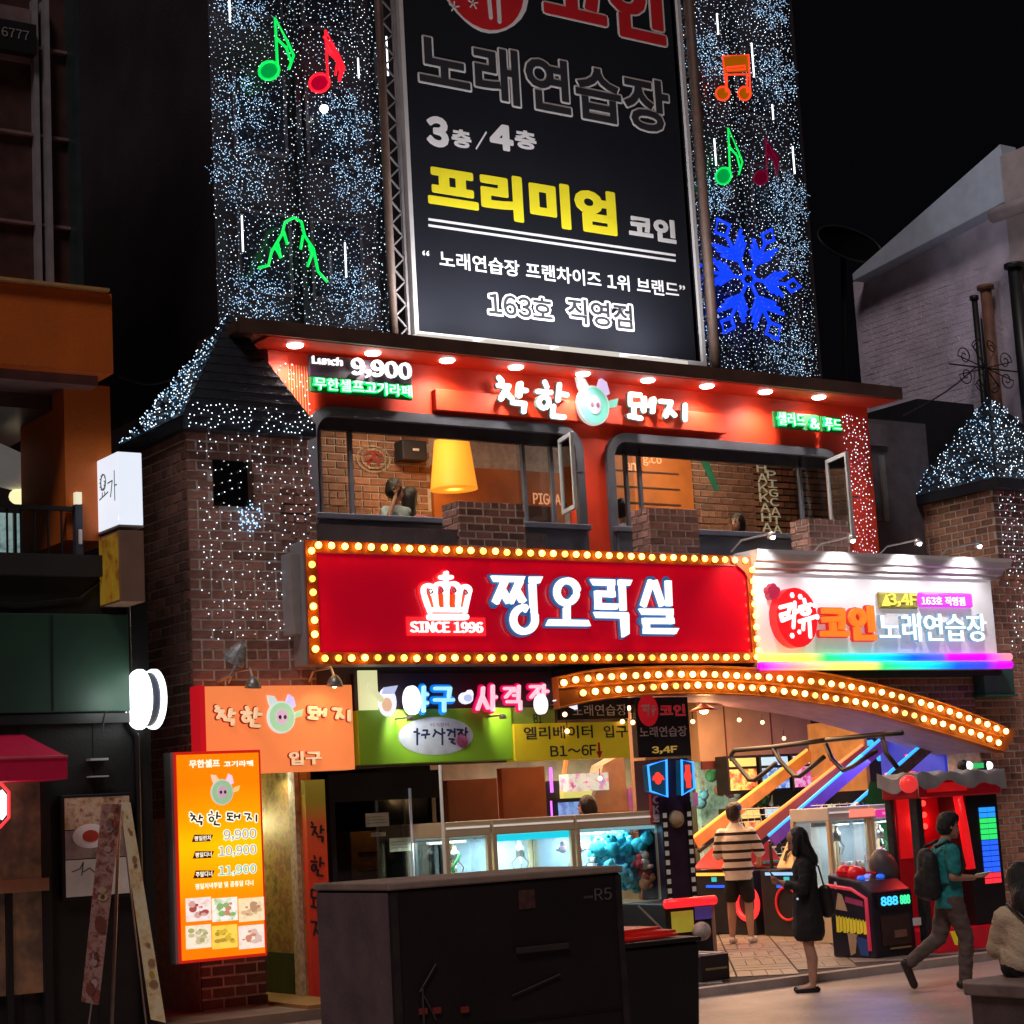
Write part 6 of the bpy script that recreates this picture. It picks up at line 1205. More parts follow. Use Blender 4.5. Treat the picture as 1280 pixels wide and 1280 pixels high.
# ---- lit column with filmstrip edges
YCo = 17.35; fc = thing('film_strip_column', 'dark column with checkered film strip edges and two blue neon trapezoid boxes', 'column', (14.1, YCo + .2, ZA))
x0, x1 = W(829, 1050, YCo).x, W(867, 1050, YCo).x; z1 = W(845, 948, YCo).z
MB().box(x0, x1, YCo + .01, YCo + .45, ZA, z1).build('shaft', M('aubergine column', (.035, .02, .05), .4, var=.4), fc)
for xx in (x0, x1 - .085):
    MB().box(xx, xx + .085, YCo - .002, YCo + .009, ZA, z1 - .5).build('film_strip', blackm, fc); z = ZA + .05; hl = MB()
    while z < z1 - .56: hl.box(xx + .015, xx + .07, YCo - .006, YCo - .003, z, z + .055); z += .105
    hl.build('film_perforations', M('pale perforation', (.6, .58, .5), .5, emit=(.6, .58, .5), es=.15), fc)
q = W(845, 1024, YCo); MB().lathe((q.x, YCo + .01, q.z), [(.0, 0), (.10, .0), (.09, .05), (.0, .07)], 16, (0, -1, 0)).build('round_badge', M('tan badge', (.5, .38, .2), .5), fc, smooth=True)
for pts, side in (([(808, 957), (831, 950), (832, 996), (811, 989)], 0), ([(850, 950), (864, 953), (866, 985), (851, 994)], 1)):
    P = [(W(x, y, YCo - .08).x, W(x, y, YCo - .08).z) for x, y in pts]; bx_ = MB().prism(P, YCo - .1, YCo + .0).build('neon_box', M('dark teal box', (.02, .05, .08), .4, emit=(.0, .1, .2), es=.3), fc)
    MB().tube([(x, YCo - .11, z) for x, z in P], .014, 8, closed=True).build('blue_tube', E('blue tube', (.03, .25, 1), 2.2), bx_)
    cx, cz = sum(p[0] for p in P) / 4, sum(p[1] for p in P) / 4; m = MB(); m.prism(ell(cx, cz, .05, .07, 12), YCo - .115, YCo - .105); m.prism([(cx - .09, cz - .02), (cx + .09, cz - .02), (cx + .06, cz + .03), (cx - .07, cz + .03)], YCo - .118, YCo - .1155) if side == 0 else m.prism([(cx - .035, cz - .13), (cx + .035, cz - .13), (cx + .035, cz + .13), (cx - .035, cz + .13)], YCo - .118, YCo - .1155)
    m.build('red_symbol', E('red symbol', (1, .05, .03), 1.1), bx_)
for i, (ch, py) in enumerate((('O', 1000), ('K', 1012), ('!', 1023))):
    a = rect(816, py - 5, py + 5, 825, YC - .05); text('lettering', ch, a, YC - .05, M('white print'), fc, .01, .03)
a = rect(814, 993, 1030, 827, YC - .03); MB().box(a[0], a[1], YC - .045, YC - .002, a[2], a[3]).build('red_tag', M('red tag', (.45, .03, .05), .5), fc)

# ---- soccer ball kicking game in front
kg = thing('ball_kick_game', 'low arcade ball game cabinet with red padded tube and a grey white ball', 'arcade machine', (13.6, 16.6, ZA))
YKk = 16.3; x0, x1 = W(836, 1160, YKk).x, W(894, 1160, YKk).x; zt = W(836, 1130, YKk).z; zb = W(894, 1196, YKk).z
MB().box(x0, x1, YKk + .04, YKk + .8, zb - .12, zt).build('cabinet', blackm, kg, bev=.01)
MB().tube([(x0 - .02, YKk, zt + .0), (x1 + .02, YKk, zt + .0)], .05, 12).build('padded_tube', M('glowing red pad', (.8, .02, .02), .3, emit=(1, .02, .03), es=.9), kg, smooth=True)
a = rect(840, 1140, 1167, 867, YKk + .03); MB().box(a[0], a[1], YKk + .025, YKk + .039, a[2], a[3]).build('yellow_panel', M('yellow dim panel', (.5, .4, .05), .5, emit=(.5, .42, .04), es=.35), kg)
a = rect(869, 1134, 1150, 892, YKk + .03); MB().box(a[0], a[1], YKk + .025, YKk + .039, a[2], a[3]).build('blue_panel', M('indigo panel', (.08, .06, .3), .5, emit=(.1, .06, .3), es=.3), kg)
MB().box(x1 - .01, x1 + .01, YKk, YKk + .04, zb - .1, zt - .05).build('edge_strip', M('tan edge', (.5, .3, .2), .5), kg)
q = W(877, 1164, YKk - .15); sb = MB().sph((q.x, YKk - .15, q.z), .10, 18, 12).build('ball', M('scuffed white ball', (.6, .52, .48), .5, var=.5, scale=14), kg, smooth=True)
ug = thing('ball_return_box', 'black floor box with pale flaps and logo disc at the foot of the ball game', 'box', (13.2, 15.9, ZA))
a0_ = G(878, 1228, ZA); X0, X1 = a0_.x, G(919, 1224, ZA).x; yb_ = a0_.y; hz = .26
MB().box(X0, X1, yb_, yb_ + .5, ZA, ZA + hz).build('body', M('black lacquer', (.02, .015, .02), .3, var=.3), ug, bev=.015)
for k in (0.18, .62): MB().box(X0 + (X1 - X0) * k, X0 + (X1 - X0) * (k + .28), yb_ + .03, yb_ + .42, ZA + hz + .001, ZA + hz + .01).build('pale_flap', M('pale lilac flap', (.55, .5, .55), .4), ug)
MB().lathe((X0 - .002, yb_ + .25, ZA + .14), [(0, 0), (.085, 0), (.085, .012), (.05, .014), (0, .014)], 16, (-1, 0, 0)).build('logo_disc', M('silver disc', (.6, .6, .65), .3), ug)
MB().box(X0 + .05, X1 - .04, yb_ - .006, yb_ - .001, ZA + .11, ZA + .13).build('gold_line', M('gold line', (.4, .3, .1), .4), ug)
MB().tube([(X0 + .15, yb_ + .4, ZA + hz), (X0 - .05, YKk + .0, ZA + .75)], .012, 6).build('chute_rod', steel, ug)

# ---- basketball lanes (two machines facing the left)
XM = 17.0
lane_l = M('lane cabinet', (.02, .02, .03), .4, var=.3)
def lane(y0, y1, lab, railc, seed, ringc, blue):
    L = thing('basketball_machine', lab, 'arcade machine', (XM + 1, (y0 + y1) / 2, ZA), 'basketball machines facing the street corner')
    MB().box(XM, XM + .7, y0 + .03, y1 - .03, ZA, .93).build('cabinet', lane_l, L, bev=.015)
    MB().box(XM + .7, XM + 2.4, y0 + .1, y1 - .1, ZA, .5).build('rear_cabinet', lane_l, L)
    yc = (y0 + y1) / 2
    ry = WX(985 if blue else 935, 1128, XM).y; ring = [(XM - .02, ry + .21 * math.cos(a * math.pi / 14), .50 + .21 * math.sin(a * math.pi / 14)) for a in range(28)]
    MB().tube(ring, .036 if ringc > 1 else .016, 8, closed=True).build('speaker_ring', E('red ring %d' % seed, (1, .03, .03), .9 * ringc), L, smooth=True)
    MB().box(XM - .012, XM - .001, y0 + .15, y1 - .35, .70, .735).build('blue_light_bar', E('blue light bar', (.02, .12, .95), 1.0), L)
    MB().box(XM - .012, XM - .001, yc + .1, yc + .2, .78, .84).box(XM - .012, XM - .001, yc - .55, yc - .47, .80, .88).build('coin_slots', E('teal slot', (.05, .5, .55), .8), L)
    MB().box(XM + .3, XM + 2.3, y0 + .1, y1 - .1, 1.0, 1.03).build('ball_bed', M('teal cloth', (.05, .35, .35), .7), L)
    for (y, c, wdt, emat) in railc:
        a = Vector((XM + .05, y, 1.30)); b = Vector((XM + 2.6, y, 2.72)) if blue else Vector((XM + 2.3, y, 2.45))
        MB().bar(a, b, .05, .15).build('side_rail', c, L); d = (b - a).normalized(); up_ = Vector((-d.z, 0, d.x))
        MB().tube([a + up_ * .09, b + up_ * .09], .022, 8).build('rail_tube', emat, L, smooth=True)
        fr = blackm; MB().tube([Vector((XM + .02, y, .95)), Vector((XM + .02, y, 1.25)), a + d * .4 - up_ * .14], .025, 6).tube([a - up_ * .13, a + d * .9 - up_ * .13, Vector((XM + 1.2, y, .9))], .025, 6).build('frame_tube', blackm, L)
    # top canopy frame: black tube with rounded trapezoid bays
    zt = 2.55
    m = MB()
    for pl in ([[(1033, 925), (1101, 918), (1128, 916)], [(1032, 930), (1040, 949), (1054, 963), (1066, 958), (1096, 938)], [(1103, 922), (1108, 942), (1122, 960)]] if blue else [[(915, 951), (914, 944), (918, 938), (965, 934), (1033, 925)], [(915, 948), (937, 975), (944, 975), (970, 954)], [(967, 935), (975, 951), (993, 970), (1000, 970), (1030, 946)]]):
        m.tube([WX(px, py, XM + .12) for px, py in pl], .032, 8)
    m.build('canopy_frame', blackm, L, smooth=True)
    bbp = MB().box(XM + 2.3, XM + 2.36, y0 + .1, y1 - .1, 1.9, 2.9).build('backboard', M('blue lit backboard', (.03, .05, .35), .4, var=.5, scale=4, emit=(.02, .05, .6), es=.55) if blue else M('amber backboard', (.35, .17, .06), .5, var=.4, emit=(.5, .2, .05), es=.18), L)
    hoop = [(XM + 2.05 + .2 * math.cos(a * math.pi / 8), yc + .2 * math.sin(a * math.pi / 8), 2.1) for a in range(16)]; MB().tube(hoop, .015, 6, closed=True).build('hoop', E('red hoop', (1, .08, .04), 1.2), L)
    MB().tube([(XM + 2.2, yc, 2.35), (XM + 2.2, yc, 2.12), (XM + 2.2, yc + .35, 2.12)], .02, 6).build('red_marker', E('red marker', (1, .06, .05), 1.5), L)
    nt = MB()
    for k in range(9): y = y0 + .12 + (y1 - y0 - .24) * k / 8; nt.tube([(XM + .9, y, 1.05), (XM + .75, y, 1.75)], .006, 4)
    for k in range(8): z = 1.1 + k * .09; nt.tube([(XM + .89 - k * .018, y0 + .12, z), (XM + .89 - k * .018, y1 - .12, z)], .006, 4)
    nt.build('side_net', M('pale net', (.55, .6, .6), .6), L)
    for k in range(3): MB().sph((XM + .22 + .25 * (k % 2), y0 + .3 + k * .33, 1.10), .12, 12, 8).build('basketball', M('orange basketball', (.5, .12, .03), .6, bump=.2), L, smooth=True)
    return L
yel_t = E('amber tube', (1, .50, .08), 1.2); ora_t = E('orange tube', (1, .30, .05), 1.2); blu_t = E('bright blue tube', (.03, .35, 1.0), 1.7)
org_r = M('orange rail board', (.62, .26, .06), .5, var=.3, scale=5, emit=(.7, .25, .04), es=.05); red_r = M('dark red rail board', (.42, .08, .04), .5, var=.3, scale=5, emit=(.5, .08, .03), es=.10); vio_r = M('violet rail board', (.18, .06, .32), .5, var=.3, scale=5, emit=(.15, .04, .4), es=.25); gry_r = M('speckled dark rail board', (.16, .11, .12), .5, var=.5, scale=20)
m1 = lane(19.85, 21.2, 'far basketball machine with orange side rails and bright red speaker ring', [(21.1, org_r, 1, yel_t), (19.95, red_r, 1, ora_t)], 1, 1.6, False)
m2 = lane(18.35, 19.75, 'near basketball machine with blue lit side rails behind the woman', [(19.5, vio_r, 1, blu_t), (18.5, gry_r, 1, blu_t)], 2, .25, True)
# cream side panel with cut lines and white flank
MB().add([(XM + .1, 18.33, ZA + .1), (XM + 1.0, 18.33, ZA + .1), (XM + .55, 18.33, 1.75), (XM + .15, 18.33, 1.5), (XM + .1, 18.39, ZA + .1), (XM + 1.0, 18.39, ZA + .1), (XM + .55, 18.39, 1.75), (XM + .15, 18.39, 1.5)], [(0, 1, 2, 3), (7, 6, 5, 4), (0, 4, 5, 1), (1, 5, 6, 2), (2, 6, 7, 3), (3, 7, 4, 0)]).build('white_flank', M('off white flank', (.62, .60, .50), .45), m2)
MB().add([(XM + .62, 18.34, 1.5), (XM + 1.2, 18.34, .9), (XM + 1.2, 18.36, 2.0), (XM + .8, 18.36, 2.0)], [(0, 1, 2, 3)]).build('green_web', M('green netting', (.02, .25, .08), .6), m2)
cpm = M('sand moulded hood', (.62, .45, .25), .5)
MB().add([(XM - .05, 18.45, .95), (XM - .05, 19.35, .95), (XM + .25, 19.3, 1.45), (XM + .25, 18.5, 1.45), (XM + .6, 18.45, .95), (XM + .6, 19.35, .95)], [(0, 3, 2, 1), (3, 4, 5, 2), (0, 4, 3), (1, 2, 5), (0, 1, 5, 4)]).build('hood', cpm, m2, bev=.02)
for k in (0, .25): MB().tube([(XM - .02 , 19.2 - k, 1.05), (XM + .03, 19.2 - k, 1.15), (XM + .16, 18.95 - k, 1.36)], .022, 6).build('hood_vent', blackm, m2)
MB().add([(XM - .05, 20.0, .95), (XM - .05, 21.1, .95), (XM + .35, 20.7, 1.5), (XM + .35, 20.1, 1.5), (XM + .7, 20.0, .95), (XM + .7, 21.1, .95)], [(0, 3, 2, 1), (3, 4, 5, 2), (0, 4, 3), (1, 2, 5), (0, 1, 5, 4)]).build('hood', M('red moulded hood', (.55, .04, .03), .4, emit=(.6, .02, .02), es=.12), m1, bev=.02)
lamp('AREA', 'lane_light', (XM + 1.6, 19.2, 2.5), 30, (.1, .25, 1), .8, (XM + .6, 19.2, 1), sy=.8)
# violet/blue glow panels above the lanes
vg = thing('blue_ceiling_tubes', 'blue and violet light tubes under the ceiling above the basketball lanes', 'light', (19, 20, 3))
for (pa, pb, Y, col) in (((1055, 935), (1090, 928), 20.5, 'b'), ((1098, 948), (1135, 943), 20.5, 'b'), ((1035, 950), (1062, 946), 20.8, 'v')):
    a = W(*pa, Y); b = W(*pb, Y); MB().tube([tuple(a), tuple(b)], .04, 8).build('tube', blu_t if col == 'b' else E('violet glow tube', (.35, .05, .9), 1.3), vg, smooth=True)

# ---- small white claw machine with pink header
cD = claw(W(1040, 1080, 17.6).x, W(1092, 1080, 17.6).x, W(1060, 1008, 17.6).z, 17.6, 18.3, 'white claw machine with salmon header and clear heart, behind the punching machine', 0, 'pair of white claw machines', z_sill=.75, topc=M('white metal', (.68, .66, .62), .4, var=.08))
cE = claw(W(1093, 1080, 17.6).x, W(1148, 1080, 17.6).x, W(1060, 1008, 17.6).z, 17.6, 18.3, 'white claw machine with magenta header full of pink toys', 0, 'pair of white claw machines', z_sill=.75, topc=M('white metal'))
a = rect(1062, 1012, 1022, 1093, 17.59); MB().box(a[0], a[1], 17.58, 17.597, a[2], a[3]).build('salmon_header', E('salmon header', (1, .28, .2), .85), cD)
a = rect(1095, 1012, 1022, 1146, 17.59); mh = MB().box(a[0], a[1], 17.58, 17.597, a[2], a[3]).build('magenta_header', E('magenta header', (.75, .03, .35), .85), cE); text('lettering', 'MAIN CRANE', (a[0] + .1, a[1] - .3, a[2] + .03, a[3] - .03), 17.578, M('pink print', (.9, .5, .6), .5, emit=(.9, .5, .6), es=.5), cE, .003, .02)
heap(cE, W(1100, 1080, 17.7).x, W(1145, 1080, 17.7).x, 17.7, 18.2, .75, lambda t: .3, [pk_p, M('rose plush', (.7, .15, .25), .8), wh_p], 22, .06, 6)
heap(cD, W(1060, 1080, 17.7).x + .2, W(1092, 1080, 17.7).x, 17.7, 18.2, .75, lambda t: .18, [pk_p, wh_p], 8, .06, 7)
for c_x in (1068, 1120): q = W(c_x, 1040, 17.9); lamp('AREA', 'claw_machine_light', (q.x, 17.9, 1.5), 8, (1, 1, .9), .5, (q.x, 17.9, 0), sy=.4)

# ---- punching machine
YPu = 15.6; pu = thing('punching_machine', 'black and red punching bag arcade machine with grey ball and red gloves', 'arcade machine', (15.0, 16.0, ZA))
x0, x1 = W(1092, 1150, YPu).x, W(1143, 1150, YPu).x; y1 = YPu + .68
zA1, zA2 = W(1092, 1112, YPu).z, W(1055, 1080, y1).z
pts = [(YPu, ZA), (YPu, .78), (YPu + .2, .9), (y1, .98), (y1, ZA)]
m = MB(); n5 = len(pts); m.add([(x0, y, z) for y, z in pts] + [(x1, y, z) for y, z in pts], [tuple(range(n5)), tuple(reversed(range(n5, 2 * n5)))] + [(i, i + n5, (i + 1) % n5 + n5, (i + 1) % n5) for i in range(n5)])
m.build('cabinet', M('black glossy cabinet', (.02, .016, .03), .3, var=.4), pu, bev=.02)
MB().tube([(x0 - .01, YPu + .08, ZA + .08), (x0 - .01, YPu + .08, .72), (x0 - .01, YPu + .3, .82), (x0 - .01, y1, .86)], .022, 8).build('red_trim', M('rose trim', (.7, .04, .08), .4, emit=(.8, .04, .1), es=.3), pu, smooth=True)
frs = (Vector((x0 - .004, y1, ZA)), Vector((0, -.52, 0)), Vector((0, 0, 1)), Vector((-1, 0, 0)))
yd = MB()
for k in range(9): u = .18 + k * .102; yd.prism([(u, .27 - k * .002), (u + .085, .27 - k * .002 + (.02 if k % 2 else 0)), (u + .092, .45 - k * .006), (u + .05, .43 - k * .006), (u + .012, .46 - k * .006)], 0, .004, fr=frs)
yd.build('yellow_decal', M('yellow decal', (.75, .55, .03), .5, emit=(.75, .55, .03), es=.25), pu, kind='stuff')
MB().prism([(.5, .60), (1.05, .55), (1.05, .61), (.52, .66)], 0, .004, fr=frs).build('pink_decal', M('pink decal', (.45, .04, .15), .5), pu); MB().prism(ell(.25, .78, .05, .045, 10), 0, .004, fr=frs).build('white_sticker', wi, pu)
MB().prism([(.2, .52), (.55, .5), (.42, .68), (.3, .7)], 0, .004, fr=frs).prism([(.55, .02), (.7, .05), (.8, .25), (.5, .27)], 0, .004, fr=frs).build('tan_decal', M('tan decal', (.6, .4, .25), .5), pu)
MB().prism([(.85, .03), (1.1, .02), (1.1, .2), (.75, .23)], 0, .004, fr=frs).build('blue_decal', M('blue decal', (.03, .08, .3), .5), pu)
# front: led display, screen, coin door
MB().box(x0 + .06, x1 - .04, YPu - .03, YPu - .001, .60, .75).build('display_housing', blackm, pu)
text('lettering', '888', (x0 + .1, x0 + .36, .63, .73), YPu - .03, E('blue led digits', (.05, .5, 1), 1.6), pu, .004, .05); text('lettering', '888', (x0 + .39, x1 - .07, .63, .73), YPu - .03, E('green led digits', (.05, .9, .35), 1.4), pu, .004, .05)
MB().box(x0 + .1, x1 - .08, YPu - .015, YPu - .001, .2, .52).build('coin_door', M('dark brown door', (.06, .03, .025), .35), pu, bev=.005); MB().box(x0 + .28, x0 + .46, YPu - .025, YPu - .016, .28, .36).build('bill_slot', M('dull bronze', (.3, .15, .1), .5), pu)
MB().box(x0 + .2, x1 - .1, YPu - .02, YPu - .016, .16, .18).build('gold_line', M('gold line'), pu)
cxp = (x0 + x1) / 2 - .02; bq = W(1105, 1086, YPu + .4)
MB().sph((bq.x, YPu + .4, bq.z), (.17, .15, .23), 18, 12, Matrix.Rotation(-.35, 3, 'Y')).build('punch_ball', M('dark grey leather ball', (.10, .085, .085), .42, bump=.2, bscale=80), pu, smooth=True)
MB().tube([(bq.x, YPu + .4, bq.z - .2), (bq.x + .05, YPu + .4, .9)], .02, 8).build('ball_stem', steel, pu)
gl_ = M('red glove vinyl', (.7, .01, .015), .3, emit=(.8, .01, .02), es=.18)
for px, py, yy in ((1056, 1091, .6), (1069, 1093, .48)):
    q = W(px, py, YPu + yy); q2 = MB().sph((q.x, q.y, q.z), (.10, .09, .09), 14, 10).sph((q.x + .09, q.y - .03, q.z + .03), (.04, .035, .05), 10, 8).tube([(q.x + .04, q.y, q.z - .05), (q.x + .14, q.y, q.z - .09)], .05, 10); q2.build('boxing_glove', gl_, pu, smooth=True)
MB().tube([(x0 + .05, y1 - .1, 1.0), (x0 + .2, YPu + .5, 1.0), (x1 - .1, YPu + .35, .96)], .012, 6).build('glove_cable', gl_, pu)
for px in (1077, 1101): q = W(px, 1104, YPu + .3); MB().sph((q.x, YPu + .3, .93), (.05, .05, .03), 10, 6).build('start_button', E('blue button', (.02, .15, .9), .8), pu)

# ---- big red hammer/boxing booth at the right
YB1 = 15.5; bb2 = thing('boxing_booth', 'tall red and black arcade booth with LED score column and grey dust cover on top', 'arcade machine', (16.2, 15.9, ZA))
x0, x1 = W(1152, 1080, YB1).x, W(1254, 1080, YB1).x; zt = W(1139, 985, YB1).z; yb1 = YB1 + .5; rdm = M('red lit panel', (.5, .01, .01), .35, emit=(.9, .01, .015), es=.35); rdk = M('dark red panel', (.25, .01, .01), .4, emit=(.5, .0, .01), es=.15)
MB().box(x0, x0 + .09, YB1, YB1 + .12, ZA, zt).box(x0, x0 + .06, yb1 - .1, yb1, ZA, zt).build('left_posts', M('speckled black post', (.03, .03, .035), .4, var=.8, scale=40), bb2, bev=.01)
MB().box(x0 + .1, x1, yb1 - .06, yb1, ZA, zt).build('back_panel', rdk, bb2)
MB().box(x0 + .12, x0 + .36, yb1 - .075, yb1 - .061, 1.1, 1.95).build('inner_panel', rdm, bb2)
ledb = MB()
for k in range(7): ledb.sph((x0 + .44 + .09 * (k % 2), yb1 - .085, 1.38 + .065 * k), (.045, .012, .035), 8, 6)
ledb.build('red_led_cluster', E('red led print', (1, .08, .06), 1.3), bb2, kind='stuff')
MB().box(x1 - .52, x1, YB1, yb1 - .07, ZA, zt - .05).build('score_tower', M('black tower', (.015, .012, .015), .3), bb2, bev=.01)
MB().tube([(x1 - .64, YB1 + .0, zt - .12), (x1 - .60, YB1 - .01, 1.45), (x1 - .555, YB1 - .02, .95)], .055, 10).build('red_cushion', M('glowing red cushion', (.8, .01, .01), .35, bump=.6, bscale=18, emit=(1, .01, .015), es=.6), bb2, smooth=True)
# LED column
zl0, zl1 = W(1240, 1104, YB1).z, W(1235, 1008, YB1).z; xl0, xl1 = x1 - .32, x1 - .06; nn_ = 14; cols = [('red led', (1, .03, .05))] * 2 + [('blue led', (.02, .12, .95))] * 6 + [('green led', (.03, .75, .15))] * 4 + [('azure led', (.02, .3, 1))] * 2
for k in range(nn_):
    za = zl0 + (zl1 - zl0) * k / nn_; zb = zl0 + (zl1 - zl0) * (k + .86) / nn_
    for h in (0, 1): xa = xl0 + (xl1 - xl0) * .52 * h; MB().box(xa, xa + (xl1 - xl0) * .46, YB1 - .012, YB1 - .001, za, zb).build('led_segment', E(cols[k][0], cols[k][1], 1.1), bb2)
MB().box(x0 - .03, x1 + .02, YB1 - .06, yb1, zt - .12, zt + .12).build('canopy', rdk, bb2, bev=.02); MB().box(x0 + .12, x1 - .55, YB1 - .07, YB1 - .062, zt - .06, zt + .04).build('canopy_light', rdm, bb2)
random.seed(5); cv_ = MB(); nx, ny = 16, 8                # crumpled dust sheet
top_ = [[Vector((x0 - .06 + (x1 - x0 + .12) * i / nx, YB1 - .10 + (yb1 - YB1 + .12) * j / ny, zt + .14 + .035 * math.sin(i * 1.3 + j) + random.uniform(-.012, .012))) for i in range(nx + 1)] for j in range(ny + 1)]
skirt = [Vector((v.x, v.y - .015 + random.uniform(-.015, .01), zt + .02 - .05 * math.sin(i * .9) - (.05 if i > 9 else 0) + random.uniform(-.02, .02))) for i, v in enumerate(top_[0])]
grid = [skirt] + top_; vs = [v for r_ in grid for v in r_]; cv_.add(vs, [(j * (nx + 1) + i, j * (nx + 1) + i + 1, (j + 1) * (nx + 1) + i + 1, (j + 1) * (nx + 1) + i) for j in range(ny + 1) for i in range(nx)])
ls_ = [r_[0] for r_ in grid]; cv_.add(ls_ + [v + Vector((-.01, 0, -.16)) for v in ls_], [(i, i + 1, i + 1 + len(ls_), i + len(ls_)) for i in range(len(ls_) - 1)])
cvo = cv_.build('dust_cover', M('grey plastic sheet', (.30, .28, .29), .35, var=.25, scale=6), bb2, smooth=True)
q = W(1134, 980, YB1 - .1); MB().sph((q.x, YB1 - .12, q.z), .10, 14, 10).build('red_knob', M('red lit knob', (.8, .02, .02), .3, emit=(1, .05, .05), es=.6), bb2, smooth=True)
for px in (1211, 1236): q = W(px, 957, YB1 + .3); MB().sph((q.x, q.y, q.z), .05, 12, 8).build('eye_lamp', E('white eye lamp', (.9, 1, 1), 1.8), bb2, smooth=True); MB().sph((q.x - .03, q.y + .06, q.z), .075, 12, 8).build('eye_socket', blackm, bb2, smooth=True)
q = W(1223, 957, YB1 + .3); MB().box(q.x - .09, q.x + .09, q.y, q.y + .04, q.z - .03, q.z + .03).build('green_lamp', E('green lamp', (.03, .6, .15), .8), bb2)
MB().box(x0 + .05, x1, YB1 - .12, yb1, ZA, .32).build('foot_platform', M('red platform', (.55, .01, .02), .35, emit=(.7, .01, .03), es=.15), bb2, bev=.02); MB().prism([(x0 + .28, .15), (x0 + .55, .12), (x0 + .5, .3), (x0 + .22, .3)], YB1 - .126, YB1 - .122).build('yellow_decal', M('yellow decal'), bb2)
q = W(1149, 1152, YB1 - .05); MB().box(q.x - .05, q.x + .05, YB1 - .03, YB1 - .002, q.z - .04, q.z + .04).build('tag', wi, bb2)
lamp('POINT', 'booth_glow', (x0 + .5, YB1 + .35, 1.5), 7, (1, .05, .04), .1)

# ================================================================== foreground
ct = thing('covered_cart', 'dark boxy covered street stall with faded blue panel, nearest the camera', 'cart', (5, 7.2, 0))
YC0 = 7.0; cx0, cx1 = W(488, 1150, YC0).x, W(779, 1150, YC0).x; ctz = W(488, 1104, YC0).z; lf = WX(398, 1180, cx0)
cm_ = M('dark brown stall sheet', (.016, .011, .011), .5, var=.5, scale=2, bump=.2, bscale=15)  # near black front painted in place of its shade, side panels lighter
MB().box(cx0, cx1, YC0, lf.y, .12, ctz - .03).build('body', cm_, ct, bev=.01)
MB().box(cx0 - .01, cx1 + .01, YC0 - .01, lf.y + .01, ctz - .03, ctz).build('top_board', M('pale lit top board', (.36, .26, .21), .6, var=.3, scale=5, bump=.2), ct, bev=.006)  # top painted paler and pinkish for the light falling on it
MB().box(cx0 - .006, cx0 - .001, YC0 + .01, lf.y - .01, ctz - .62, ctz - .04).build('side_upper_panel', M('scuffed taupe panel', (.17, .11, .115), .6, var=.35, scale=6, bump=.2), ct)
MB().box(cx0 - .006, cx0 - .001, YC0 + .01, lf.y - .01, .13, ctz - .625).build('side_lower_panel', ramp_mat('blue to plum panel', [(0, (.12, .06, .11)), (.4, (.06, .06, .16)), (1, (.02, .09, .32))], 'Y', 0), ct)
for zz in (.55, ctz - .62): MB().box(cx0 + .01, cx1 - .01, YC0 - .004, YC0 - .001, zz, zz + .01).build('panel_seam', M('black seam', (.004, .004, .004), .6), ct)
for xx in (cx0 + .005, cx1 - .034): MB().box(xx, xx + .03, YC0 - .008, YC0 - .001, .14, ctz - .04).build('corner_angle', M('worn angle iron', (.05, .042, .04), .45, metal=.3, var=.5, scale=9), ct)
mk = MB(); frc = (Vector((cx0 - .007, lf.y, 0)), Vector((0, -1, 0)), Vector((0, 0, 1)), Vector((-1, 0, 0)))
for zz in (ctz - .70, ctz - .79): ribbon(mk, ell(.60, zz, .014, .03, 8) + [(.614, zz)], .012, 0, .002, 'round', fr=frc)
mk.build('lettering', M('orange mark', (.6, .15, .08), .6), ct)
text('lettering', 'R5', (W(743, 1118, YC0).x, W(764, 1118, YC0).x, W(743, 1126, YC0).z, W(743, 1111, YC0).z), YC0 - .001, M('faded grey print', (.16, .14, .14), .6), ct, .003, -.005)
text('lettering', '거리가게', (W(729, 1118, YC0).x, W(740, 1118, YC0).x, W(729, 1124, YC0).z, W(729, 1120, YC0).z), YC0 - .001, M('faded grey print'), ct, .003, 0)
MB().box(W(648, 1120, YC0).x, W(668, 1120, YC0).x, YC0 - .004, YC0 - .001, W(648, 1137, YC0).z, W(648, 1113, YC0).z).build('faded_sticker', M('faded red sticker', (.10, .04, .035), .6, var=.6, scale=40), ct)
MB().box(W(640, 1120, YC0).x, W(705, 1120, YC0).x, YC0 - .02, YC0 - .001, W(650, 1192, YC0).z, W(650, 1184, YC0).z).build('latch_bar', M('worn metal bar', (.06, .05, .045), .5, metal=.3), ct, bev=.004)
rp_ = MB(); 
for s in ([(525, 1240), (545, 1205)], [(640, 1245), (700, 1218)]): rp_.tube([tuple(W(x, y, YC0 - .01)) for x, y in s], .004, 5)
rp_.build('lashing_cord', M('pale cord', (.05, .04, .038), .7), ct)
vl = MB()
for s in ([(528, 1232), (530, 1280)], [(530, 1245), (545, 1275)]): vl.tube([tuple(W(x, y, YC0 - .012)) for x, y in s], .005, 5)
vl.build('lashing_cord', M('pale cord'), ct)
for px, py in ((528, 1264), (545, 1263), (580, 1262)): q = W(px, py, YC0); MB().box(q.x - .018, q.x + .018, YC0 - .012, YC0 - .001, q.z - .012, q.z + .012).build('red_tag', M('dull red tag', (.25, .03, .02), .6), ct)
for sx in (cx0 + .15, cx1 - .15):
    for sy in (YC0 + .15, lf.y - .15): MB().lathe((sx - .03, sy, .07), [(.03, 0), (.07, 0), (.07, .06), (.03, .06)], 14, (1, 0, 0)).build('wheel', blackm, ct)
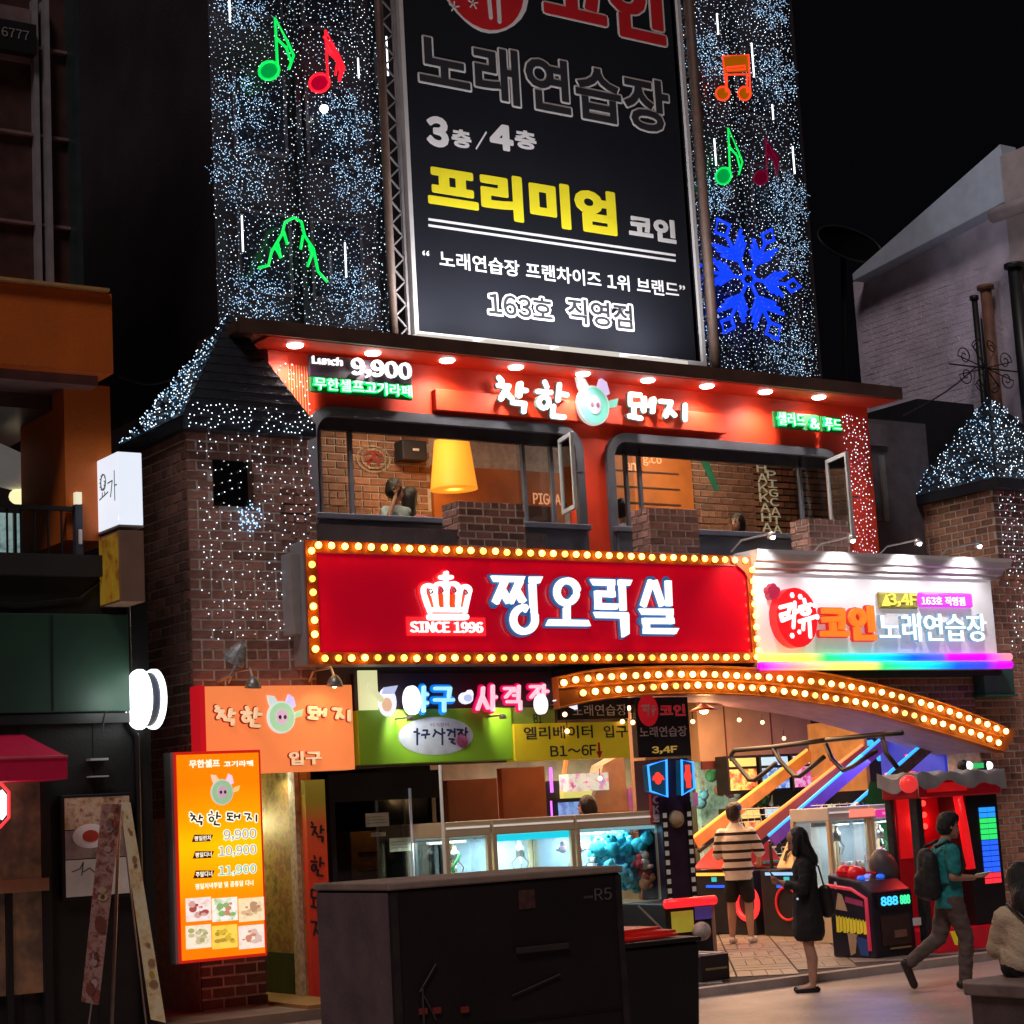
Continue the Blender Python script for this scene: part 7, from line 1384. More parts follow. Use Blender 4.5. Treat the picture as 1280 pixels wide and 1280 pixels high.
# black bin with red top
bn = thing('litter_bin', 'black plastic bin piled with flat red lids beside the covered stall', 'bin', (8, 10.4, 0)); YBn = 9.6
bx0, bx1 = W(783, 1180, YBn).x, W(875, 1180, YBn).x; bzt = W(783, 1186, YBn).z
MB().add([(bx0 + .04, YBn + .05, 0), (bx1 - .04, YBn + .05, 0), (bx1 - .04, YBn + .6, 0), (bx0 + .04, YBn + .6, 0), (bx0 - .03, YBn, bzt), (bx1, YBn, bzt), (bx1, YBn + .66, bzt), (bx0 - .03, YBn + .66, bzt)], [(3, 2, 1, 0), (4, 5, 6, 7), (0, 1, 5, 4), (1, 2, 6, 5), (2, 3, 7, 6), (3, 0, 4, 7)]).build('body', M('black plastic', (.012, .011, .012), .4), bn, bev=.02)
MB().box(bx0 - .04, bx1 + .01, YBn - .01, YBn + .67, bzt + .001, bzt + .03).build('rim', M('black plastic'), bn, bev=.008)
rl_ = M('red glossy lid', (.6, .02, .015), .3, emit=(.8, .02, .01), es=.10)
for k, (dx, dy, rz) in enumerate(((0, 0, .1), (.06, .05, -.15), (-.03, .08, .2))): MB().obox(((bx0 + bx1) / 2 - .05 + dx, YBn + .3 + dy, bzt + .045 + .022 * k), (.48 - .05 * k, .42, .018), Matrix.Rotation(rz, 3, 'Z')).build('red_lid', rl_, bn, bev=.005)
# stone block
sk = thing('stone_seat', 'low grey brown stone seat block at bottom right under the seated person', 'bench', (11.1, 10.3, 0))
stn = M('brown grey stone', (.22, .16, .15), .55, var=.35, scale=6, bump=.35, bscale=30)
P8 = G(1194, 1228, .43); xs0 = P8.x; ysf = P8.y - .92
def hexa(x, y, w, d, c): return [(x + c, y), (x + w - c, y), (x + w, y + c), (x + w, y + d - c), (x + w - c, y + d), (x + c, y + d), (x, y + d - c), (x, y + c)]
def slab(poly, z0, z1): n = len(poly); return MB().add([(a, b, z0) for a, b in poly] + [(a, b, z1) for a, b in poly], [tuple(reversed(range(n))), tuple(range(n, 2 * n))] + [(i, (i + 1) % n, (i + 1) % n + n, i + n) for i in range(n)])
slab(hexa(xs0, ysf, 1.5, 1.0, .16), .34, .43).build('seat_slab', stn, sk, bev=.012); slab(hexa(xs0 + .04, ysf + .04, 1.42, .92, .15), 0, .339).build('plinth', M('dark brown stone', (.10, .07, .07), .6, var=.4, bump=.3), sk)
# A-shaped banner stand before the left shop
ab = thing('banner_stand', 'tripod stand carrying two long narrow food banners in an A shape', 'banner stand', (6.5, 16.2, 0))
foodm = ramp_mat('dark food print', [(.3, (.08, .03, .02)), (.42, (.22, .07, .05)), (.52, (.35, .2, .17)), (.6, (.14, .03, .03)), (.72, (.4, .12, .05))], 'N', .06, nscale=7); paperm = ramp_mat('pale food print', [(.3, (.3, .15, .07)), (.42, (.58, .42, .22)), (.55, (.62, .52, .36)), (.7, (.55, .35, .08))], 'N', .08, nscale=5)
def ban(pts, Y, mat, nm, dy): 
    P = [W(x, y, Y) for x, y in pts]; a = [v + Vector((0, dy * (1 if i > 1 else 0), 0)) for i, v in enumerate(P)]; b = [v + Vector((0, .012, 0)) for v in a]
    return MB().add(a + b, [(0, 1, 2, 3), (7, 6, 5, 4), (0, 4, 5, 1), (1, 5, 6, 2), (2, 6, 7, 3), (3, 7, 4, 0)]).build(nm, mat, ab)
ban([(128, 1005), (152, 1005), (107, 1254), (86, 1250)], 16.2, foodm, 'dark_banner', -.3); ban([(150, 1003), (163, 1003), (190, 1276), (172, 1272)], 16.25, paperm, 'pale_banner', -.3)
random.seed(77)
for i in range(26):                         # printed dishes and blots on the two banners
    dk_b = i < 16; A0, A1, B0, B1 = ((128, 1005), (152, 1005), (86, 1250), (107, 1254)) if dk_b else ((150, 1003), (163, 1003), (172, 1272), (190, 1276)); t = random.uniform(.05, .95); u = random.uniform(.4, .6); Yb = 16.2 if dk_b else 16.25; zt_, zb_ = W(*A0, Yb).z, W(*B0, Yb).z
    q = W(A0[0] + (B0[0] - A0[0]) * t + (A1[0] - A0[0] + (B1[0] - B0[0] - A1[0] + A0[0]) * t) * u, A0[1] + (B0[1] - A0[1]) * t, Yb); rr = random.uniform(.02, .055) * (1 if dk_b else .55 + .4 * t)
    cc = random.choice(((.45, .30, .28), (.35, .05, .04), (.18, .05, .03), (.5, .35, .2))) if dk_b else random.choice(((.6, .38, .05), (.4, .18, .06), (.62, .5, .3), (.35, .2, .1)))
    P_ = ell(q.x, q.z, rr, rr * random.uniform(.7, 1.5), 9); MB().add([(x, Yb - .006 - .3 * (zt_ - z) / (zt_ - zb_), z) for x, z in P_], [tuple(range(9))]).build('printed_dish', M('dish print %.2f %.2f' % cc[:2], cc, .6), ab)
t_ = W(150, 1003, 16.4); 
for px, py, Y in ((134, 1285, 16.2), (105, 1285, 16.9), (178, 1285, 16.9)):
    q = W(px, py, Y); MB().tube([(t_.x, 16.4, t_.z + .02), (q.x, Y - .1, 0.0 if False else max(q.z, .1))], .016 if px == 134 else .008, 6).build('tripod_leg', M('dull chrome', (.4, .33, .3), .35, metal=.5), ab)
# framed menu board on the shop wall behind it
mb3 = thing('wall_menu_board', 'framed menu board with food photos on the dark shop wall', 'sign', (6.7, 16.95, 1.4)); Yw = 16.9
a = rect(82, 998, 1122, 163, Yw); MB().box(a[0] - .03, a[1] + .03, Yw + .01, 17.0, a[2] - .03, a[3] + .03).build('frame', blackm, mb3, bev=.006)
H_ = a[3] - a[2]
MB().box(a[0], a[1], Yw, Yw + .009, a[3] - H_ * .32, a[3]).build('photo', ramp_mat('food strip a', [(.3, (.12, .05, .03)), (.45, (.4, .22, .12)), (.55, (.5, .35, .25)), (.68, (.2, .06, .03))], 'N', .10, nscale=9), mb3)
MB().box(a[0], a[1], Yw, Yw + .009, a[3] - H_ * .62, a[3] - H_ * .33).build('photo', ramp_mat('food strip b', [(.3, (.1, .07, .07)), (.45, (.2, .14, .13)), (.6, (.3, .2, .18))], 'N', .08, nscale=5), mb3)
q = W(113, 1045, Yw); pt_ = MB().prism(ell(q.x, q.z, .17, .11, 20), Yw - .004, Yw - .0005).build('printed_plate', M('white print'), mb3); MB().prism(ell(q.x, q.z, .08, .055, 14), Yw - .007, Yw - .0045).build('printed_tomato', M('tomato print', (.5, .05, .03), .6), mb3)
MB().box(a[0], a[1], Yw, Yw + .009, a[2], a[3] - H_ * .63).build('paper', M('warm paper', (.5, .44, .4), .7, emit=(.5, .42, .36), es=.10), mb3)
sg = MB(); 
for s in ([(90, 1090), (100, 1086), (104, 1078), (102, 1094)], [(104, 1090), (112, 1085), (120, 1092)]): ribbon(sg, [(W(x, y, Yw).x, W(x, y, Yw).z) for x, y in s], .008, Yw - .001, .002, 'round')
sg.build('lettering', bki, mb3)
# balcony railing, lounge things of the left building
rl2 = thing('balcony_railing', 'black metal balcony railing of the left building with a post lamp', 'railing', (5.5, 16.95, 4.6)); zr = W(50, 632, 16.95).z; zlo = 4.45
xr2 = W(96, 632, 16.95).x
MB().box(-1, xr2, 16.93, 16.98, zr - .04, zr).build('top_rail', blackm, rl2); 
for k in range(12): x = xr2 - .02 - k * .13; MB().box(x - .008, x + .008, 16.945, 16.965, zlo, zr - .04).build('baluster', blackm, rl2)
MB().box(xr2 - .03, xr2 + .04, 16.91, 16.99, zlo, zr + .02).build('post', M('blue grey post', (.05, .06, .09), .5), rl2)
MB().box(xr2 - .02, xr2 + .04, 16.92, 16.98, zr + .03, zr + .14).build('post_lamp', E('cream post lamp', (.9, .85, .6), .75), rl2); q = W(101, 671, 16.9); MB().box(q.x - .02, q.x + .015, 16.89, 16.93, q.z - .07, q.z + .07).build('switch_plate', wi, rl2, bev=.01)
par = thing('folded_parasol', 'large white folded parasol inside the left balcony', 'parasol', (5, 18, 5)); Yp = 18.4
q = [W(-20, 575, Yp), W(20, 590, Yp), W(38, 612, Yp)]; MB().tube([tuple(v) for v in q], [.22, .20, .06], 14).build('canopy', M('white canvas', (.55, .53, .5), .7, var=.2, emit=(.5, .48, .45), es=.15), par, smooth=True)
q = W(28, 621, Yp); lmp = thing('lounge_lamp', 'small glowing yellow lamp inside the left balcony', 'lamp', tuple(q)); MB().sph((q.x, q.y, q.z), (.14, .1, .09), 14, 8).build('shade', E('yellow lamp glow', (.95, .85, .45), 1.1), lmp, smooth=True)
for px, py, wh_ in ((13, 588, 'leftmost'), (22, 585, 'highest'), (32, 595, 'rightmost and lowest')): q = W(px, py, 18.8); t = thing('ceiling_spot', wh_ + ' of the tiny warm ceiling spots inside the left balcony lounge', 'lamp', tuple(q), 'tiny ceiling spots in the left balcony lounge'); MB().sph(tuple(q), (.05, .05, .02), 10, 5).build('lens', E('warm spot lens', (1, .8, .5), 3), t)
q = W(12, 690, 18.9); gw = thing('lounge_window', 'pale teal lit window behind the balcony railing', 'window', tuple(q)); a = rect(-20, 640, 720, 26, 18.9); MB().box(a[0], a[1], 18.9, 18.95, a[2], a[3]).build('pane', ramp_mat('teal view', [(.35, (.05, .12, .13)), (.5, (.35, .5, .5)), (.65, (.12, .3, .33))], 'N', .55, nscale=3), gw)
for k in range(2): MB().box(a[0] + .3 + .3 * k, a[0] + .33 + .3 * k, 18.86, 18.9, a[2], a[3]).build('glazing_bar', blackm, gw)
lamp('POINT', 'lounge_glow', (4.6, 18.2, 6.2), 3, (1, .75, .5), .2)
lamp('POINT', 'awning_glow', (5.6, 16.5, 2.2), 2.5, (1, .3, .25), .1)
# green junction box on the right pier
jb = thing('junction_box', 'dark green junction box on the brick wall under the right end of the white sign', 'box', (19.5, YF - .1, 3)); a = rect(1230, 836, 868, 1268, YF - .2); MB().box(a[0], a[1], YF - .2, YF - .01, a[2], a[3]).build('body', M('dark green metal', (.03, .12, .09), .45), jb, bev=.01); MB().box(a[0] - .02, a[1] + .02, YF - .22, YF - .005, a[2] - .03, a[2] - .001).build('lip', M('green lip', (.02, .25, .14), .4), jb)
# more of the arcade's own clutter: screens, marquees and a poster row behind the lanes
gsn = thing('game_screens', 'row of coloured game screens and marquees glowing behind the lanes', 'arcade machine', (19, 21.5, 1.5)); random.seed(8)
gcol = [((.9, .25, .1), (.9, .7, .2)), ((.1, .3, .9), (.5, .8, 1)), ((.8, .1, .4), (.9, .6, .8)), ((.1, .7, .4), (.8, .9, .5)), ((.4, .15, .9), (.8, .5, 1))]
for i in range(9):
    x = 18.2 + (i % 5) * .62; z = 1.25 + .75 * (i // 5); c1, c2 = gcol[i % 5]; MB().box(x - .03, x + .53, 21.62, 21.9, z - .05, z + .5).build('cabinet_head', blackm, gsn, bev=.01)
    MB().box(x, x + .5, 21.6, 21.619, z, z + .3).build('screen', ramp_mat('screen %d' % (i % 5), [(.3, tuple(q * .15 for q in c1)), (.45, c1), (.55, c2), (.68, tuple(q * .3 for q in c1))], 'N', .5, nscale=6 + i % 3), gsn); MB().box(x, x + .5, 21.6, 21.619, z + .34, z + .46).build('marquee', E('marquee glow %d' % (i % 5), c2, .7), gsn)
MB().box(XM - .02, XM - .005, 18.5, 19.6, .86, .90).build('edge_light', E('cool edge light', (.3, .6, 1), .8), m2); MB().box(XM - .02, XM - .005, 20.0, 21.1, .86, .90).build('edge_light', E('amber tube'), m1)
# dark red flecks trodden into the tiles
random.seed(31); lt_ = MB()
for _ in range(70):
    q = G(random.uniform(900, 1010), random.uniform(1178, 1200), ZA); r_ = random.uniform(.012, .04); lt_.add([(q.x + r_ * math.cos(a) * random.uniform(.5, 1.3), q.y + r_ * math.sin(a) * random.uniform(.5, 1.3), ZA + .004) for a in (0, 1.2, 2.4, 3.6, 5)], [(0, 1, 2, 3, 4)])
lt_.build('litter', M('dark red flecks', (.16, .02, .02), .7), None, kind='stuff', label='dark red flecks of litter trodden on the tiled apron', category='litter')
# seams, pipes and cables on the left building
sm = MB(); z_ = W(0, 893, YL).z
for k in range(5): x = 2.6 + k * .92; sm.box(x, x + .012, YL - .128, YL - .121, z_ + .02, W(0, 768, YL).z - .02)
for k in range(6): x = 3.2 + k * .7; sm.box(x, x + .012, YL - .006, YL - .001, .2, 2.9)
sm.build('panel_seams', M('black seam', (.004, .004, .004), .6), lb, kind='stuff')
for x in (2.9, 4.3, 5.7): MB().box(x, x + .01, YL - .357, YL - .351, W(0, 455, YL - .35).z + .02, W(0, 352, YL - .35).z - .02).build('band_joint', M('dark seam brown', (.12, .035, .005), .6), lb)
MB().tube([(7.12, YL - .03, .1), (7.12, YL - .03, 2.75), (7.05, YL - .06, 2.85), (7.05, YL - .06, 4.2)], .03, 8).build('drainpipe', blackm, lb, smooth=True)
MB().tube([(6.9, YL - .02, 4.3), (6.6, YL - .03, 4.05), (6.0, YL - .03, 3.98), (5.2, YL - .03, 4.06), (4.0, YL - .03, 4.0)], .012, 5).build('wall_cable', blackm, lb)
for i in range(4): MB().box(-1, W(101, 200, YL).x, YL + .24, YL + .3, 7.7 + .9 * i, 7.73 + .9 * i).build('glazing_bar', M('bronze band'), lb)
# ================================================================== strings of lights
random.seed(21)
wl3 = E('cold white micro light', (.74, .88, 1.0), 3.4); bl3 = E('blue white micro light', (.40, .68, 1.0), 1.7); pk3 = E('rosy micro light', (1, .45, .65), 1.5); dm3 = E('dim warm micro light', (.8, .75, .75), 1.2)
def curtain(name, label, x0, x1, z0, z1, Y, sp, flakes):
    a = MB(); b = MB(); dim = MB(); x = x0
    while x < x1:
        z = z0 + random.uniform(0, sp)
        while z < z1:
            xx = x + random.uniform(-.02, .02); yy = Y + random.uniform(-.03, .03)
            if random.random() < .84: sparks(random.choice((a, a, dim, dim, b)), (xx, yy, z), random.choice((.0045, .0055, .0072)))
            z += sp * random.uniform(.55, 1.45)
        x += sp * .78
    for fx, fz, R in flakes:                # snowflakes of denser bluish lights
        rot = random.uniform(0, .5)
        for k in range(6):
            t = rot + k * math.pi / 3; d = (math.cos(t), math.sin(t)); jt = lambda: random.uniform(-.014, .014)
            for i in range(9):
                r = R * (i + 1) / 9; sparks(b, (fx + d[0] * r + jt(), Y - .04, fz + d[1] * r + jt()), .007)
                if i in (3, 5, 7):
                    for sgn in (-1, 1):
                        for q in range(1, 5): t2 = t + sgn * .9; sparks(b, (fx + d[0] * r + math.cos(t2) * q * R * .075 + jt(), Y - .04, fz + d[1] * r + math.sin(t2) * q * R * .075 + jt()), .006)
        for _ in range(60): rr = R * .9 * math.sqrt(random.random()); t = random.uniform(0, 6.28); sparks(b, (fx + rr * math.cos(t), Y - .03, fz + rr * math.sin(t)), .007)
    o = a.build(name, wl3, None, kind='stuff', label=label, category='string lights')
    b.build('blue_lights', bl3, o, kind='stuff'); dim.build('dim_lights', E('dim grey blue micro light', (.55, .68, .9), 1.5), o, kind='stuff')
    return o
YT = 19.12
fp = lambda px, py, R: (W(px, py, YT).x, W(px, py, YT).z, R)
curtain('light_curtain', 'dense curtain of tiny white lights with snowflakes left of the billboard', W(268, 200, YT).x, W(478, 200, YT).x, 7.0, 12.2, YT, .058, [fp(300, 130, .36), fp(297, 215, .38), fp(430, 150, .34), fp(445, 230, .34), fp(320, 370, .34), fp(440, 370, .34), fp(300, 10, .3)])
XRc = W(1006, 240, YT).x
curtain('light_curtain', 'dense curtain of tiny white lights with snowflakes right of the billboard', W(872, 300, YT).x, XRc, 7.0, 13.6, YT, .058, [fp(970, 95, .36), fp(985, 250, .36), fp(985, 310, .36), fp(885, 70, .33), fp(985, 440, .38), fp(960, 10, .33), fp(872, 400, .3), fp(890, 240, .3)])
def face_lights(name, label, tri, n, r=.010, off=.035, blue=.35):
    A, B, C = [Vector(p) for p in tri]; nn = (B - A).cross(C - A).normalized(); a = MB(); b = MB()
    for _ in range(n):
        u, v = random.random(), random.random()
        if u + v > 1: u, v = 1 - u, 1 - v
        p = A + (B - A) * u + (C - A) * v + nn * off; sparks(b if random.random() < blue else a, p, r)
    o = a.build(name, wl3, None, kind='stuff', label=label, category='string lights')
    if b.v: b.build('blue_lights', bl3, o, kind='stuff')
    return o
face_lights('roof_lights', 'white lights crowding the left slope of the left turret roof', [(lx0, ly1, lzb), (lx0, ly0, lzb), lap], 300, .0074, .03, .6)
face_lights('roof_lights', 'scattered white lights on the front slope of the right turret roof', [(rx0, ry0, rzb), (rx1, ry0, rzb), rap], 380, .0082, .04, .4)
face_lights('roof_lights', 'white and blue lights covering the left slope of the right turret roof', [(rx0, ry1, rzb), (rx0, ry0, rzb), rap], 330, .0082, .04, .6)
def patch(name, label, x0, x1, z0, z1, Y, n, r=.012, mats=(wl3,), md=.055, skip=None):
    P = []; k = 0
    while len(P) < n and k < n * 40:
        k += 1; p = (random.uniform(x0, x1), random.uniform(z0, z1))
        if all((p[0] - q[0])**2 + (p[1] - q[1])**2 > md * md for q in P): P.append(p)
    a = MB(); b = MB()
    for i, (x, z) in enumerate(P): sparks(b if (len(mats) > 1 and i % 3 == 0) else a, (x, Y - random.uniform(0, .02), z), r)
    o = a.build(name, mats[0], None, kind='stuff', label=label, category='string lights')
    if b.v: b.build('tinted_lights', mats[1], o, kind='stuff')
    return o
patch('turret_lights', 'white lights strung over the brick face of the left turret', tx0 + .1, tx1, 3.75, 5.98, YF - .03, 330, .0074, (wl3, dm3))
patch('eave_lights', 'row of white lights along the eave of the left turret roof', lx0 + .02, lx1, lzb - .12, lzb + .14, ly0 - .02, 90, .0074, md=.04)
fk = MB(); q = W(310, 648, YF)
for _ in range(60): rr = .15 * math.sqrt(random.random()); t = random.uniform(0, 6.28); sparks(fk, (q.x + rr * math.cos(t), YF - .06, q.z + rr * math.sin(t)), .010)
fk.build('snowflake_cluster', bl3, None, kind='stuff', label='small blue snowflake cluster of lights under the left turret window', category='string lights')
patch('fascia_lights', 'vertical band of white and rosy lights at the right end of the red fascia', W(1046, 600, YU).x + .12, W(1084, 600, YU).x, 4.8, 6.9, YU - .06, 230, .009, (wl3, pk3), .04)
patch('fascia_lights', 'rosy white lights at the left end of the red fascia', eL + .02, W(386, 500, YU).x, 5.0, 6.9, YU - .06, 130, .010, (pk3, wl3), .05)
patch('pier_lights', 'sparse white lights on the far right brick pier', W(1252, 700, YF).x, W(1290, 700, YF).x, 3.6, 5.9, YF - .03, 150, .0095, (wl3, pk3), .05)
# vertical strings of slim gold wires on the left of the red wall
vw = MB()
for k in range(14): x = eL + .04 + k * .033; vw.tube([(x, YU - .02, 5.9), (x, YU - .02, 6.9)], .004, 4)
vw.build('gold_wire_curtain', M('gold wire', (.8, .45, .2), .4), None, **T('fine vertical gold wires hanging at the left end of the red fascia', 'wire curtain'))
# meteor tubes
mw = ['at the top left above the green note', 'right of the red music note', 'left of the green neon steps', 'right of the green neon steps', 'at the top right above the double note', 'right of the orange double note', 'below right of the double note', 'left of the right green note', 'right of the unlit red note', 'high beside the left truss', 'lower beside the left truss']
me_ = E('meteor tube light', (.9, .97, 1), 2.6)
for i, (px, py, h) in enumerate(((287, 10, .35), (448, 85, .25), (303, 292, .42), (432, 325, .42), (897, 30, .3), (941, 75, .5), (966, 140, .22), (894, 190, .38), (992, 200, .4), (484, 70, .5), (482, 150, .3))):
    p = W(px, py, YT - .08); MB().tube([(p.x, p.y, p.z - h / 2), (p.x, p.y, p.z + h / 2)], .011, 6).build('meteor_tube', me_, None, **T('thin white tube light in the curtains, ' + mw[i], 'tube light', 'meteor tube lights in the curtains'))
p = W(405, 136, YT - .1); MB().sph(tuple(p), .05, 12, 8).build('bright_bulb', E('bright bulb', (1, 1, 1), 9), None, **T('single bright white bulb below the red music note', 'light bulb'))
# neon motifs
def tubes(name, label, cat, col, strokes, f, es=1.8, r=.018, Y=YT - .12, fill=None, es2=.28, dbl=False):
    t = thing(name, label, cat, tuple(W(*f(*strokes[0][0]), Y)))
    m = MB()
    for s in strokes: m.tube([tuple(W(*f(*q), Y)) for q in s], r, 8)
    m.build('neon_tube', E('%s neon tube' % col, {'green': (.0, .80, .10), 'red': (1, .012, .03), 'ember': (1, .06, .015), 'deep blue': (.004, .045, 1), 'dim red': (.10, .0, .015)}[col], es), t, smooth=True)
    if fill:
        fm_ = MB()
        for s in fill: P = [W(*f(*q), Y + .03) for q in s]; fm_.prism([(v.x, v.z) for v in P], Y + .02, Y + .03)
        fm_.build('backing', E('%s backing' % col, {'green': (.0, .28, .05), 'red': (.35, .0, .02), 'ember': (.28, .07, .0), 'deep blue': (.0, .05, .5), 'dim red': (.08, .0, .01)}[col], 1.0), t)
    return t
s1 = 480 / 1280
fA = lambda x, y: (x * s1, y * s1)
def el(cx, cy, rx, ry, n=14, rot=0): return [(cx + rx * math.cos(t) * math.cos(rot) - ry * math.sin(t) * math.sin(rot), cy + rx * math.cos(t) * math.sin(rot) + ry * math.sin(t) * math.cos(rot)) for t in [2 * math.pi * i / n for i in range(n + 1)]]
note = lambda x, y: [el(x, y, 34, 30, 14, -.4), [(x + 28, y - 12), (x + 20, y - 175), (x + 62, y - 95), (x + 82, y - 50), (x + 66, y - 5)], [(x + 22, y - 110), (x + 58, y - 75), (x + 72, y - 30)]]
tubes('neon_music_note', 'green neon music note high on the left light curtain', 'neon sign', 'green', note(897, 235), fA, 1.05, fill=[el(897, 235, 34, 30, 14, -.4)[:-1]])
tubes('neon_music_note', 'red neon music note beside the green one on the left light curtain', 'neon sign', 'red', [[(x + (1065 - 897), y + 38) for x, y in s] for s in note(897, 238)] + [[(1078, 120), (1110, 160), (1140, 215), (1130, 265)], [(1090, 150), (1125, 205), (1118, 250)]], fA, 1.1, fill=[el(1065, 276, 34, 30, 14, -.4)[:-1]])
tubes('neon_mountain', 'green neon arch of steps on the lower left light curtain', 'neon sign', 'green', [[(862, 893), (895, 885), (905, 840), (940, 780), (950, 740), (980, 725), (1005, 740), (1015, 785), (1045, 830), (1060, 905), (1092, 940)], [(945, 770), (958, 815)], [(905, 835), (915, 820), (938, 860)], [(1010, 785), (1002, 830)], [(1045, 835), (1025, 888)], [(925, 805), (935, 860)], [(1030, 815), (1040, 850)]], fA, 1.05)
s2 = 460 / 1280; fC = lambda x, y: (820 + x * s2, y * s2)
tubes('neon_double_note', 'orange neon double music note at the top of the right light curtain', 'neon sign', 'ember', [[(245, 315), (232, 195), (322, 190), (328, 325)], [(236, 260), (322, 258)], [(245, 235), (310, 228), (310, 240), (250, 245), (245, 235)], el(232, 325, 24, 24), el(308, 325, 22, 24), [(246, 255), (246, 320)], [(316, 258), (318, 322)]], fC, 1.1, .014, fill=[el(232, 325, 24, 24)[:-1], el(308, 325, 22, 24)[:-1], [(235, 198), (320, 193), (322, 250), (238, 252)]])
tubes('neon_music_note', 'green neon music note on the right light curtain under the orange one', 'neon sign', 'green', [[(235 + (x - 897) * .8, 612 + (y - 235) * .95) for x, y in s] for s in note(897, 235)], fC, 1.05, .014, fill=[el(235, 612, 27, 28)[:-1]])
tubes('unlit_music_note', 'unlit dark red music note on the right light curtain', 'neon sign', 'dim red', [[(365 + (x - 897) * .75, 618 + (y - 235) * .8) for x, y in s] for s in note(897, 235)], fC, 1.0, .014, fill=[el(365, 618, 26, 25)[:-1], [(378, 605), (385, 490), (425, 545), (425, 585), (392, 540)]])
s3 = 160 / 1138; fD = lambda x, y: (860 + x * s3, 260 + y * s3)
arms = []
for (tx, ty) in ((262, 100), (745, 190), (1000, 700), (800, 1170), (320, 1110), (60, 540)):
    cx, cy = 540, 630; vx, vy = tx - cx, ty - cy; L = math.hypot(vx, vy); ux, uy = vx / L, vy / L; nx, ny = -uy, ux
    pt = lambda a, b: (cx + ux * L * a + nx * L * b, cy + uy * L * a + ny * L * b)
    arms += [[pt(.10, 0), pt(.72, 0)], [pt(.72, 0), pt(.84, .12), pt(1.0, 0), pt(.84, -.12), pt(.72, 0)], [pt(.30, 0), pt(.50, .20)], [pt(.30, 0), pt(.50, -.20)], [pt(.46, 0), pt(.70, .24)], [pt(.46, 0), pt(.70, -.24)], [pt(.38, .0), pt(.60, .22)], [pt(.38, 0), pt(.60, -.22)]]
arms.append(el(540, 630, 60, 60, 6))
tubes('neon_snowflake', 'large blue neon snowflake on the right light curtain', 'neon sign', 'deep blue', arms, fD, 1.15, .026, YT - .16)

# ================================================================== people
skinM = M('skin', (.50, .27, .18), .55, var=.12, scale=8); hairM = M('black hair', (.010, .008, .008), .45, var=.4, scale=40, bump=.5, bscale=120)
def person(label, loc, heading, scale=1.0):
    o = bpy.data.objects.new('person', None); COL.objects.link(o); o.location = loc; o.rotation_euler = (0, 0, heading); o.scale = (scale,) * 3
    o['label'] = label; o['category'] = 'person'; BASE[o.name] = Vector((0, 0, 0)); return o
V = Vector
def hand_caps(wr, d, up, s=1, curl=.5):
    """palm and five fingers from the wrist along d, palm facing up"""
    wr = V(wr); d = V(d).normalized(); up = (V(up) - d * V(up).dot(d)).normalized(); sd = d.cross(up) * s; c = []
    pe = wr + d * .085; c.append((wr, .024, pe, .034, .55))
    for k, (o_, l) in enumerate(((-.028, .062), (-.010, .074), (.010, .070), (.028, .056))):
        b = pe + sd * o_; k1 = b + (d * (1 - curl * .3) + up * curl * .6).normalized() * l * .55; k2 = k1 + (d * (1 - curl) + up * curl * 1.1).normalized() * l * .5; c += [(b, .0095, k1, .0088), (k1, .0088, k2, .0075)]
    t0 = wr + d * .03 - sd * .028; t1 = t0 + (d * .6 - sd * .7 + up * .2).normalized() * .04; t2 = t1 + (d * .9 + up * .3).normalized() * .032; c += [(t0, .012, t1, .0105), (t1, .0105, t2, .009)]
    return c
def head_parts(c, fw, up=V((0, 0, 1)), r=.098):
    """skull, jaw, nose, ears and neck side of a head centred c, facing fw"""
    c = V(c); fw = V(fw).normalized(); sd = fw.cross(up).normalized()
    caps = [(c + up * .025, r * .93, c + fw * .028 - up * .05, r * .70), (c + fw * .05 - up * .055, .048, c + fw * .062 - up * .085, .034), (c + fw * .088 + up * .0, .012, c + fw * .112 - up * .028, .014)]
    for s in (-1, 1): caps.append((c + sd * s * .083 - up * .0 - fw * .01, .016, c + sd * s * .086 - up * .03 - fw * .008, .012, .6))
    caps += [(c + fw * .092 - up * .062 - sd * .018, .008, c + fw * .092 - up * .062 + sd * .018, .008)]
    return caps
def face(p, c, fw, par):
    c = V(c); fw = V(fw).normalized(); up = V((0, 0, 1)); sd = fw.cross(up).normalized(); m = MB()
    for s in (-1, 1): m.sph(c + fw * .084 + sd * s * .032 + up * .012, .0115, 8, 6)
    m.build('eyes', M('dark eyes', (.01, .008, .006), .3), par, smooth=True)
    b = MB()
    for s in (-1, 1): b.tube([c + fw * .086 + sd * s * .018 + up * .034, c + fw * .084 + sd * s * .048 + up * .033], .005, 5)
    b.build('eyebrows', hairM, par); MB().tube([c + fw * .098 - sd * .02 - up * .062, c + fw * .102 - up * .060, c + fw * .098 + sd * .02 - up * .062], .005, 6).build('lips', M('lips', (.4, .12, .10), .5), par, smooth=True)
